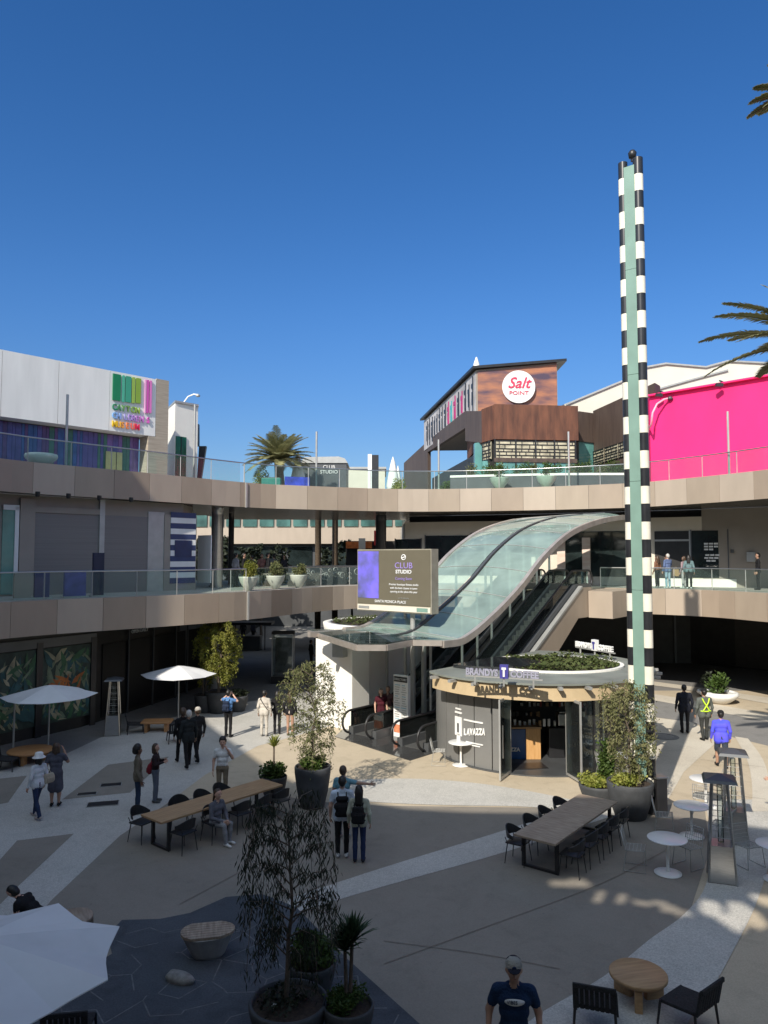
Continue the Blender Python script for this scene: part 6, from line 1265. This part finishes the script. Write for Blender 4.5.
def blob(prims, h, k=.022):
    """prims: (a, b, ra, rb, label[, sx, sy, sz]) tapered capsules blended into one skin"""
    pts = np.array([p[i] for p in prims for i in (0, 1)], float); rm = max(max(p[2], p[3]) for p in prims)+.05
    lo = pts.min(0)-rm; hi = pts.max(0)+rm; n = np.ceil((hi-lo)/h).astype(int)+1
    G = np.stack(np.meshgrid(*[lo[i]+h*np.arange(n[i]) for i in range(3)], indexing='ij'), -1).astype(np.float32); D_ = np.full(G.shape[:3], 9., np.float32); Lb = np.zeros(G.shape[:3], np.int8); Bd = np.full(G.shape[:3], 9., np.float32)
    for p in prims:
        a, b_ = np.array(p[0], float), np.array(p[1], float); ra, rb, lb = p[2], p[3], p[4]
        m = max(ra, rb)+.09; l2 = np.floor((np.minimum(a, b_)-m-lo)/h).astype(int).clip(0); h2 = (np.ceil((np.maximum(a, b_)+m-lo)/h).astype(int)+1); sl = tuple(slice(l2[i], h2[i]) for i in range(3)); g_ = G[sl]
        ab = b_-a; L2 = (ab@ab)+1e-9; t = (((g_-a)@ab)/L2).clip(0, 1); d = np.linalg.norm(g_-a-t[..., None]*ab, axis=-1)-(ra+(rb-ra)*t)
        cur_ = D_[sl]; hh = np.maximum(k-np.abs(cur_-d), 0)/k; D_[sl] = np.minimum(cur_, d)-hh*hh*k*.25; w = d < Bd[sl]; Lb[sl] = np.where(w, lb, Lb[sl]); Bd[sl] = np.minimum(Bd[sl], d)
    P, F_ = surface_nets(D_, lo, h); ii = np.clip(np.round((P-lo)/h).astype(int), 0, np.array(D_.shape)-1); lab = Lb[ii[:, 0], ii[:, 1], ii[:, 2]]; return P, F_, lab[F_[:, 0]]
SK = {'light': mat('light skin', (.55, .33, .24), .5, var=.05, scale=8), 'tan': mat('tan skin', (.38, .22, .15), .5, var=.05, scale=8), 'brown': mat('brown skin', (.17, .09, .06), .5, var=.05, scale=8)}
def cloth(c): return mat('cloth %.3f %.3f %.3f' % c, c, .85, var=.22, scale=5, bump=.9, spec=.2)
HAIRS = {'black': mat('black hair', (.012, .010, .009), .5, var=.4, scale=30), 'brown': mat('brown hair', (.06, .035, .02), .5, var=.4, scale=30), 'grey': mat('grey hair', (.45, .43, .40), .6, var=.2, scale=30)}
mat('cloth %.3f %.3f %.3f' % (.05, .10, .75), (.04, .09, .75), .85, col2=(.14, .11, .72), scale=1.6, stretch=(.5, .5, 2.2), spec=.2)
def hand(b, w, d, side, mi):
    """palm, four bent fingers of unequal length and a thumb leaving the side of the palm"""
    w = Vector(w); d = Vector(d).normalized(); x = Vector((1, 0, 0)); x = (x-d*x.dot(d)); x = x.normalized() if x.length > .1 else Vector((0, 1, 0)); inn = -side*x; fw = d.cross(x).normalized(); fw = fw if fw.y > 0 else -fw
    # fingers lie side by side along fw, curl inwards (towards the thigh)
    b.hexa([w-fw*.028-inn*.012, w+fw*.028-inn*.012, w+fw*.028+inn*.012, w-fw*.028+inn*.012], [w+d*.09-fw*.040-inn*.012, w+d*.09+fw*.040-inn*.012, w+d*.09+fw*.040+inn*.010, w+d*.09-fw*.040+inn*.010], mi)
    for k, L in enumerate((.072, .082, .076, .058)):
        p = w+d*.085+fw*(.031-.0205*k); q = p+d*L*.5+inn*.008; r_ = q+d*L*.38+inn*.03; b.tube([p, q, r_], [.0095, .0088, .007], 5, mi)
    p = w+d*.03+fw*.030; b.tube([p, p+fw*.03+d*.025+inn*.01, p+fw*.035+d*.06+inn*.018], [.012, .011, .008], 5, mi)
def person(label, loc, rz, H=1.75, skin='tan', top=(.3, .3, .3), bot=(.03, .035, .06), shoe=(.5, .5, .5), hair='black', hs='short', sleeves='short', legs='long', stride=0.0, armL=None, armR=None, sit=False, lean=0.0, build=1.0, hat=None, skirt=None, coat=None, vox=.021, look=0.0, group=None):
    """local frame: feet at the origin, facing +Y; L is -X.  arm = (elbow, wrist)"""
    t = thing('person', label, 'person', loc, rz, group); s = H/1.75; q = []; TOP, BOT, SKIN, SHOE = 0, 1, 2, 3; bw = build
    if sit: hz = .50
    else: hz = .95
    def T(x, y, z):      # upper-body point (given for a standing figure), leaned about the hips
        dz = z-.95; return (x, y+dz*math.sin(lean), hz+dz*math.cos(lean))
    # torso
    q += [(T(-.075*bw, 0, .93), T(.075*bw, 0, .93), .105*bw, .105*bw, BOT), (T(-.05, 0, 1.04), T(.05, 0, 1.04), .105*bw, .105*bw, TOP), (T(-.06*bw, .005, 1.17), T(.06*bw, .005, 1.17), .108*bw, .108*bw, TOP), (T(-.085*bw, .0, 1.31), T(.085*bw, .0, 1.31), .108*bw, .108*bw, TOP), (T(-.15*bw, -.01, 1.415), T(.15*bw, -.01, 1.415), .062*bw, .062*bw, TOP), (T(-.05, -.01, 1.46), T(.05, -.01, 1.46), .05, .05, TOP)]
    q += [(T(0, -.005, 1.44), T(0, .01, 1.56), .054, .052, SKIN)]
    # head with jaw, nose, ears
    q += [(T(0, .005, 1.635), T(0, .0, 1.68), .083, .088, SKIN), (T(0, .035, 1.575), T(0, .03, 1.60), .052, .062, SKIN), (T(0, .088, 1.635), T(0, .106, 1.612), .011, .016, SKIN), (T(-.085, 0, 1.63), T(-.088, -.005, 1.65), .017, .018, SKIN), (T(.085, 0, 1.63), T(.088, -.005, 1.65), .017, .018, SKIN)]
    hands = []
    for sd, arm in ((-1, armL), (1, armR)):
        sh = Vector(T(sd*.185*bw, -.01, 1.405)); el, wr = arm if arm else ((sd*.245*bw, -.03, 1.13), (sd*.255*bw, .06, .90)); el = Vector(T(*el)); wr = Vector(T(*wr)); long_ = sleeves == 'long'
        q += [(sh, el, .054*bw if not long_ else .060*bw, .044*bw if not long_ else .052, TOP if long_ else SKIN)]
        if not long_: q += [(sh, sh.lerp(el, .55), .060*bw, .058*bw, TOP)]
        q += [(el, wr, .043 if not long_ else .05, .029 if not long_ else .038, TOP if long_ else SKIN)]; hands.append((wr, wr-el, sd)); q += [(wr-(wr-el)*.05, wr+(wr-el).normalized()*.03, .028, .026, SKIN)]
    LM = SKIN if legs in ('bare', 'shorts') else BOT
    for sd in (-1, 1):
        st_ = stride*sd; hp = Vector((sd*.088*bw, 0, hz-.03))
        if sit: kn = Vector((sd*.11, .44, .50)); an = Vector((sd*.10, .46+sd*.05, .10))
        else: kn = Vector((sd*.095*bw, st_*.5+.02+abs(stride)*.12, .50)); an = Vector((sd*.095, st_, .095+(.10*abs(stride) if st_ < 0 else 0)))
        q += [(hp, kn, .088*bw, .060, LM), (kn, kn.lerp(an, .4), .057, .056 if LM == SKIN else .060, LM), (kn.lerp(an, .4), an, .056 if LM == SKIN else .06, .036 if LM == SKIN else .052, LM)]
        if legs == 'shorts': q += [(hp, hp.lerp(kn, .88), .095*bw, .088, BOT)]
        tl = -.35 if (st_ < -.05 and not sit) else 0
        q += [(an+Vector((0, -.02, -.045)), an+Vector((sd*.015, .16, -.055+tl*.05)), .040, .036, SHOE), (an+Vector((0, -.045, -.05)), an+Vector((0, .0, -.04)), .036, .04, SHOE)]
    if skirt:      # hem below the hips, part of the dress
        for sd in (-1, 1): q += [((sd*.05, 0, hz), (sd*.07, .0, skirt), .12*bw, .135*bw, TOP if coat is None else TOP)]
    if coat:       # open jacket or shirt hem
        q += [(T(-.08*bw, 0, 1.0), T(-.085*bw, 0, coat), .118*bw, .118*bw, TOP), (T(.08*bw, 0, 1.0), T(.085*bw, 0, coat), .118*bw, .118*bw, TOP)]
    P, Fc, lb = blob(q, vox); b = MB(); b.add([Vector(p) for p in P], [tuple(int(i) for i in f) for f in Fc], 0, True); b.m = [int(x) for x in lb]
    for w, d, sd in hands: hand(b, w+d.normalized()*.03, d, sd, SKIN)
    # brows, eyes and mouth lie on the face
    def face(x, z, w_, h_, mi): c = Vector(T(x, .0835+(.006 if mi == 5 else 0), z)); b.box(c, (w_, .012, h_), mi=mi)
    face(-.032, 1.652, .026, .010, 4); face(.032, 1.652, .026, .010, 4); face(0, 1.585, .040, .009, 5)
    b.v = [(v[0]*s, v[1]*s, v[2]*s) for v in b.v]
    body = b.build('body', [cloth(top), cloth(bot), SK[skin], cloth(shoe), HAIRS['black'], mat('lips', (.30, .12, .10), .5)], t)
    if hs:
        h_ = [(T(0, -.022, 1.675), T(0, -.018, 1.70), .093, .088, 0), (T(0, -.045, 1.63), T(0, -.04, 1.66), .078, .085, 0)]
        if hs == 'long': h_ += [(T(-.03, -.06, 1.62), T(-.04, -.095, 1.36), .075, .05, 0), (T(.03, -.06, 1.62), T(.04, -.095, 1.36), .075, .05, 0)]
        if hs == 'bob': h_ += [(T(-.06, -.03, 1.63), T(-.065, -.02, 1.52), .05, .045, 0), (T(.06, -.03, 1.63), T(.065, -.02, 1.52), .05, .045, 0), (T(0, -.07, 1.6), T(0, -.07, 1.5), .06, .05, 0)]
        if hs == 'curly': h_ = [(T(0, -.03, 1.69), T(0, -.02, 1.72), .11, .10, 0), (T(0, -.06, 1.62), T(0, -.05, 1.66), .095, .10, 0)]
        if hs == 'tail': h_ += [(T(0, -.10, 1.66), T(0, -.14, 1.45), .04, .025, 0)]
        P, Fc, _ = blob(h_, min(vox, .018), .02); b = MB(); b.add([Vector(p)*s for p in P], [tuple(int(i) for i in f) for f in Fc], 0, True); b.build('hair', HAIRS[hair], t)
    if hat:
        c = Vector(T(0, -.012, 1.70))*s; b = MB()
        if hat[0] == 'bucket': b.lathe([(.17, -.035), (.165, -.03), (.108, .02), (.10, .085), (.07, .10), (0, .103)], c, 24); b.v = b.v
        elif hat[0] == 'cap':
            b.lathe([(.103, -.02), (.103, .02), (.09, .065), (.055, .095), (0, .105)], c, 24, mi=0); b.m = [1 if sum(b.v[i][1] for i in f)/len(f) < c.y-.005 else 0 for f in b.f]
            f0 = c+Vector((0, .07, -.008)); N_ = 8; vs = [f0+Vector((.082*math.cos(a), .02+.10*math.sin(a), -.012*math.sin(a))) for a in np.linspace(0, PI, N_)]; b.extrude(vs, (0, 0, .007), 1)
        b.build('hat', [cloth(hat[1]), cloth(hat[2] if len(hat) > 2 else hat[1])], t)
    return t
def pack(label, host, col, w=.30, h=.42, d=.15, z=1.2, name='backpack', y=-.19, x=0, straps=True, group=None):
    s = host.get('hs_', 1); t = thing(name, label, 'bag', host.location+Matrix.Rotation(host.rotation_euler.z, 3, 'Z') @ Vector((x, y, z)), host.rotation_euler.z, group)
    P, Fc, _ = blob([((-w/2+.06, 0, -h/2+.07), (w/2-.06, 0, -h/2+.07), .07, .07, 0), ((-w/2+.06, 0, 0), (w/2-.06, 0, 0), d*.5, d*.5, 0), ((-w/2+.07, 0, h/2-.07), (w/2-.07, 0, h/2-.07), .06, .06, 0)], .02, .06); b = MB(); b.add([Vector(p) for p in P], [tuple(int(i) for i in f) for f in Fc], 0, True); b.build('bag_body', cloth(col), t)
    b = MB(); b.box((0, -d*.5-.005, -h*.15), (w*.6, .03, h*.4)); b.build('pocket', cloth(tuple(c*.8 for c in col)), t, bevel=.01)
    if straps:
        for sd in (-1, 1): MB().tube([(sd*.09, .02, h*.38), (sd*.10, .12, h*.58), (sd*.11, .24, h*.52), (sd*.12, .325, h*.2), (sd*.14, .30, -h*.15), (sd*.15, .12, -h*.36), (sd*.12, .02, -h*.38)], .014, 6, flat=1).build('strap', cloth(col), t)
    else: MB().tube([(-w*.35, 0, h*.4), (-.02, .02, h*.9), (w*.3, .03, h*.4)], .010, 6).build('strap', cloth(col), t)
    return t
def at_px(px, foot): return g(px, foot, .02)
FWD = 0.0       # rz 0 looks away from the viewer (+Y); pi looks towards the viewer
hg = lambda side, x=.25: None
W_ = (.72, .72, .70); BK = (.014, .014, .016); NV = (.02, .03, .07)
a = person('person in white shirt and white bucket hat walking left with a cream shoulder bag', at_px(37, 818), 1.05, 1.66, 'light', (.62, .64, .66), (.025, .04, .09), (.45, .4, .38), 'black', 'bob', 'long', stride=.24, hat=('bucket', (.75, .75, .73)), coat=.92, group='people walking in the plaza')
pack('cream bag hanging at the side of the person in the bucket hat', a, (.42, .36, .27), .32, .28, .14, .98, 'shoulder_bag', -.06, .27, False)
person('person in a dark grey sleeveless dress with a hand raised to the head', at_px(55, 806), .15, 1.70, 'tan', (.085, .085, .11), (.085, .085, .11), (.02, .02, .02), 'brown', 'bob', 'short', 'bare', skirt=.52, armR=((.30, .08, 1.22), (.17, .16, 1.50)), build=1.08)
person('person in an olive jacket and jeans standing left of the long oak table', at_px(137, 813), -1.2, 1.78, 'brown', (.16, .135, .10), (.03, .05, .09), (.7, .7, .7), 'black', 'curly', 'long', coat=.93)
a = person('person in black with a phone standing behind the left end of the oak table', at_px(155, 802), -1.5, 1.60, 'light', (.03, .02, .022), (.12, .14, .18), (.1, .1, .1), 'brown', 'bob', 'long', armL=((-.24, .05, 1.18), (-.12, .22, 1.24)), armR=((.24, .05, 1.18), (.10, .24, 1.22)))
pack('dark red shoulder bag held by the person behind the table end', a, (.20, .02, .03), .34, .30, .16, .92, 'shoulder_bag', -.16, -.1, False)
person('person in a dark suit walking, nearest of the group of three', at_px(188, 767), .5, 1.82, 'tan', (.020, .024, .026), BK, BK, 'grey', 'short', 'long', stride=.26, coat=.85, group='people walking in the plaza')
person('person in dark clothes walking just behind the one in the suit', at_px(182, 763), .5, 1.78, 'tan', BK, (.018, .018, .02), BK, 'brown', 'curly', 'long', stride=-.24, coat=.9, group='people walking in the plaza')
person('person with pale cap and long black trousers striding behind the pair in dark clothes', at_px(197, 761), .6, 1.76, 'light', (.02, .02, .022), BK, BK, 'brown', 'short', 'long', stride=.34, hat=('cap', (.5, .46, .4)), group='people walking in the plaza')
person('person in a white tee and khaki trousers standing behind the long oak table', g(222, 801, .02), PI+.15, 1.74, 'light', W_, (.24, .19, .13), (.3, .3, .3), 'black', 'curly', 'short', armL=((-.28, .02, 1.2), (-.15, .13, 1.45)))
pt_, an_ = along(LT0, LT1, .36, -1, .66)
person('person in a grey jacket sitting on the near side of the oak table', Vector((pt_.x, pt_.y, .0)), PI+an_+.1, 1.68, 'light', (.13, .13, .15), (.24, .24, .25), W_, 'brown', 'tail', 'long', sit=True, lean=.12, armL=((-.24, .10, 1.12), (-.10, .33, 1.02)), armR=((.24, .10, 1.12), (.08, .34, 1.03)))
a = person('person in a blue shirt with a dark backpack, both hands raised to the face', at_px(228, 737), -.35, 1.76, 'light', (.10, .22, .45), BK, BK, 'black', 'short', 'short', armL=((-.34, .08, 1.36), (-.12, .15, 1.56)), armR=((.34, .08, 1.36), (.12, .15, 1.56)))
pack('dark blue backpack on the person in the blue shirt', a, (.02, .03, .06), .28, .42, .15, 1.2)
a = person('person in pale beige top and trousers with dark cross strap, leftmost of three', at_px(264, 736), -.1, 1.72, 'tan', (.52, .48, .42), (.50, .46, .40), (.3, .28, .25), 'black', 'short', 'long', coat=.88)
MB().tube([(-.12, -.13, 1.42), (0, -.15, 1.25), (.14, -.13, 1.05), (.16, .0, 1.0), (.10, .14, 1.12), (-.08, .13, 1.36), (-.13, 0, 1.48), (-.12, -.13, 1.42)], .012, 6).build('cross_strap', cloth(BK), a)
person('person all in black with long hair, middle of three before the lift block', at_px(277, 734), .1, 1.64, 'light', BK, BK, BK, 'black', 'long', 'long', coat=.92)
person('person in a black jacket and pale skirt, rightmost of three behind the airy tree', at_px(290, 735), -.2, 1.66, 'tan', BK, (.55, .45, .38), (.2, .15, .12), 'brown', 'long', 'long', 'bare', skirt=None, coat=.9)
a = person('person in white shirt and baggy black trousers with black backpack, back turned', at_px(342, 857), .05, 1.80, 'light', (.55, .63, .72), BK, (.6, .6, .6), 'black', 'short', 'short', coat=.90, build=1.05)
pack('black backpack worn over the white shirt', a, BK, .32, .48, .18, 1.20)
a = person('person with long black hair, cream cardigan and dark blue jeans, back turned', at_px(359, 862), -.08, 1.68, 'light', (.42, .43, .34), (.02, .032, .085), (.02, .02, .03), 'black', 'long', 'long', coat=.92)
pack('black rucksack worn over the cream cardigan', a, BK, .29, .40, .17, 1.10)
person('person in light blue with one arm stretched out, in front of the pair with backpacks', at_px(343, 838), -.3, 1.72, 'tan', (.16, .33, .40), (.05, .06, .09), (.3, .3, .3), 'brown', 'short', 'short', armR=((.40, .06, 1.36), (.62, .14, 1.34)))
person('person in a dark red dress coming off the left escalator', g(381, 732, .035), PI+.2, 1.66, 'light', (.07, .012, .02), (.07, .012, .02), (.3, .2, .2), 'brown', 'long', 'short', 'bare', skirt=.55)
person('person in brown shorts beside the one in the red dress at the escalator foot', g(388, 731, .035), PI-.2, 1.72, 'tan', (.10, .05, .05), (.30, .26, .17), (.1, .1, .1), 'brown', 'short', 'short', 'shorts')
person('person in dark uniform jacket standing left of the one with yellow straps', at_px(685, 733), -.1, 1.85, 'tan', (.014, .016, .025), BK, BK, 'black', 'short', 'long', coat=.86, build=1.15)
a = person('person in a grey jacket with bright yellow reflective straps on the right', at_px(705, 740), .1, 1.88, 'tan', (.10, .11, .10), (.04, .042, .04), BK, 'black', 'short', 'long', coat=.88, build=1.15, stride=.06, hat=('cap', BK))
hv = mat('reflective yellow strap', (.55, .80, .04), .5, var=.05); b = MB(); Rv = 1.07
for sd in (-1, 1): b.tube([(sd*.14, -.125, 1.57), (sd*.085, -.165, 1.43), (0, -.175, 1.3), (-sd*.12, -.16, 1.12)], .026, 6); 
b.tube([(-.2, -.1, 1.10), (0, -.175, 1.09), (.2, -.1, 1.10)], .024, 6); b.build('reflective_straps', hv, a)
person('person in a bright blue and violet hoodie and shorts walking away on the right', at_px(722, 767), -.15, 1.80, 'tan', (.05, .10, .75), (.04, .05, .07), BK, 'black', 'short', 'long', 'shorts', stride=-.16, coat=.86, build=1.12, hat=('cap', BK))
q = g(515, 1112); 
a = person('broad person in a navy tee and cream fronted cap walking at the bottom edge', Vector((q.x, q.y, .004)), PI-.1, 1.84, 'tan', (.012, .03, .075), (.05, .05, .06), (.1, .1, .1), 'brown', 'short', 'short', build=1.08, vox=.013, lean=.06, stride=.15, hat=('cap', (.34, .32, .28), (.02, .02, .03)), armL=((-.29, -.04, 1.14), (-.30, .10, .92)), armR=((.29, -.05, 1.14), (.31, .06, .91)))
b = MB(); b.lathe([(.125, 0), (.125, .004), (0, .005)], (0, 0, 0), 24, sy=.34); 
for i, v in enumerate(b.v): b.v[i] = (v[0], .158+v[2]+.004-(abs(v[0])**2)*1.2, 1.40+v[1])
o = b.build('shirt_print', M['white'], a); text('VIBES', .062, mat('navy print ink', (.012, .03, .075), .6), 'lettering', a, (.098, .168, 1.380), (-1, 0, 0), (0, 0, 1), world=False, ext=.004, sx=.9)
b = MB(); b.lathe([(.028, 0), (.028, .004), (0, .004)], (0, 0, 0), 16)
c_ = Vector((0, .135, 1.79)); b.v = [(c_.x+v[0], c_.y+v[2], c_.z+v[1]) for v in b.v]; b.build('cap_badge', cloth(NV), a)
person('person in black bending forward behind the large corner parasol', g(40, 944, .02), 1.45, 1.70, 'light', BK, BK, BK, 'black', 'short', 'short', sit=True, lean=.95, armL=((-.22, .18, 1.15), (-.14, .34, 1.02)), armR=((.22, .18, 1.15), (.14, .34, 1.02)))
pb = g(40, 944, .02); t = thing('dark_stool', 'dark stool under the bending person by the corner parasol', 'stool', pb); MB().box((0, 0, .36), (.42, .42, .05)).build('seat', M['black'], t, bevel=.01)
for x in (-.17, .17):
    for y in (-.17, .17): MB().tube([(x, y, .35), (x*1.1, y*1.1, 0)], .016, 6).build('leg', M['black'], t)
q = g(783, 818, .02); person('person in pale trousers and dark sandals cut by the right edge of the view', q, 1.2, 1.68, 'light', (.5, .4, .38), (.55, .48, .44), BK, 'brown', 'long', 'long', armL=((-.26, .1, 1.18), (-.2, .3, 1.1)))
# on the middle deck
def on_deck(px, E, inset): q = edge_at(E, px, inset); return Vector((q.x, q.y, Z2+.02))
iR = E2R[iE-2:]
person('grey haired person in a blue jacket and light jeans on the middle deck', on_deck(667, iR, .9), .3, 1.72, 'light', (.10, .14, .26), (.28, .40, .48), W_, 'grey', 'short', 'long', coat=.92, armR=((.25, .08, 1.2), (.1, .18, 1.45)))
person('person in a brown top on the middle deck just right of the striped tower', on_deck(656.5, iR, 1.1), .6, 1.62, 'tan', (.20, .10, .06), BK, (.4, .4, .4), 'brown', 'long', 'long')
person('person with black hair and teal grey jacket on the middle deck, right of the group', on_deck(688, iR, .9), -.5, 1.66, 'tan', (.13, .20, .21), BK, W_, 'black', 'long', 'long', coat=.95)
person('person in pink grey knit facing the one in the teal jacket on the middle deck', on_deck(683, iR, 1.3), .6, 1.60, 'light', (.30, .22, .24), (.4, .4, .4), W_, 'brown', 'bob', 'long')
b = MB(); q = on_deck(675, iR, .8); t = thing('paper_bag', 'tan paper shopping bag held beside the grey haired person', 'bag', q+Vector((0, 0, .62)), .3); MB().box((0, 0, .17), (.26, .12, .34)).build('bag_body', mat('kraft paper', (.42, .28, .15), .8), t); MB().tube([(-.07, 0, .34), (-.04, 0, .46), (.04, 0, .46), (.07, 0, .34)], .006, 5).build('handle', mat('kraft paper', (0, 0, 0)), t)
person('person in black at the far right of the middle deck by the notice board', on_deck(757, iR, 2.2), 1.2, 1.75, 'tan', BK, BK, BK, 'black', 'short', 'long', coat=.9)
crowd = [(236, 3.2, (.3, .3, .33)), (244, 2.6, BK), (252, 4.0, (.02, .03, .05)), (262, 5.5, (.28, .14, .12)), (268, 3.0, BK), (274, 4.4, (.12, .12, .13)), (284, 6.0, (.05, .05, .06)), (213, 3.4, (.45, .46, .5))]
cl_ = ['in a light grey top', 'in black, second from the left', 'in dark navy', 'in dull red', 'in black near the middle', 'in mid grey', 'in charcoal, rightmost', 'in pale blue beside the steel column']
for k, (px, ins, c) in enumerate(crowd):
    base_ = edge_at(E2R, max(px, 250), 0); Yd = base_.y+ins+2; p_ = D(px, 557, Yd); person('distant person on the shaded middle deck, '+cl_[k], (p_.x, Yd, Z2+.02), rr.uniform(0, 6), rr.uniform(1.6, 1.8), 'tan', c, BK, BK, 'black', 'short', 'long', vox=.03, group='distant people on the middle deck')
for k, (px, py, c) in enumerate(((243, 641, BK), (253, 643, (.04, .04, .06)), (311, 668, BK), (322, 655, (.06, .05, .05)))):
    person(['distant person in black far along the shaded walkway, left of a pair', 'distant person in dark grey far along the shaded walkway, right of a pair', 'person in black standing right of the glass display case', 'distant person in brown beyond the glass display case'][k], g(px, py), rr.uniform(0, 6), 1.72, 'tan', c, BK, BK, 'black', 'short', 'long', vox=.03, group='distant people under the bridge')
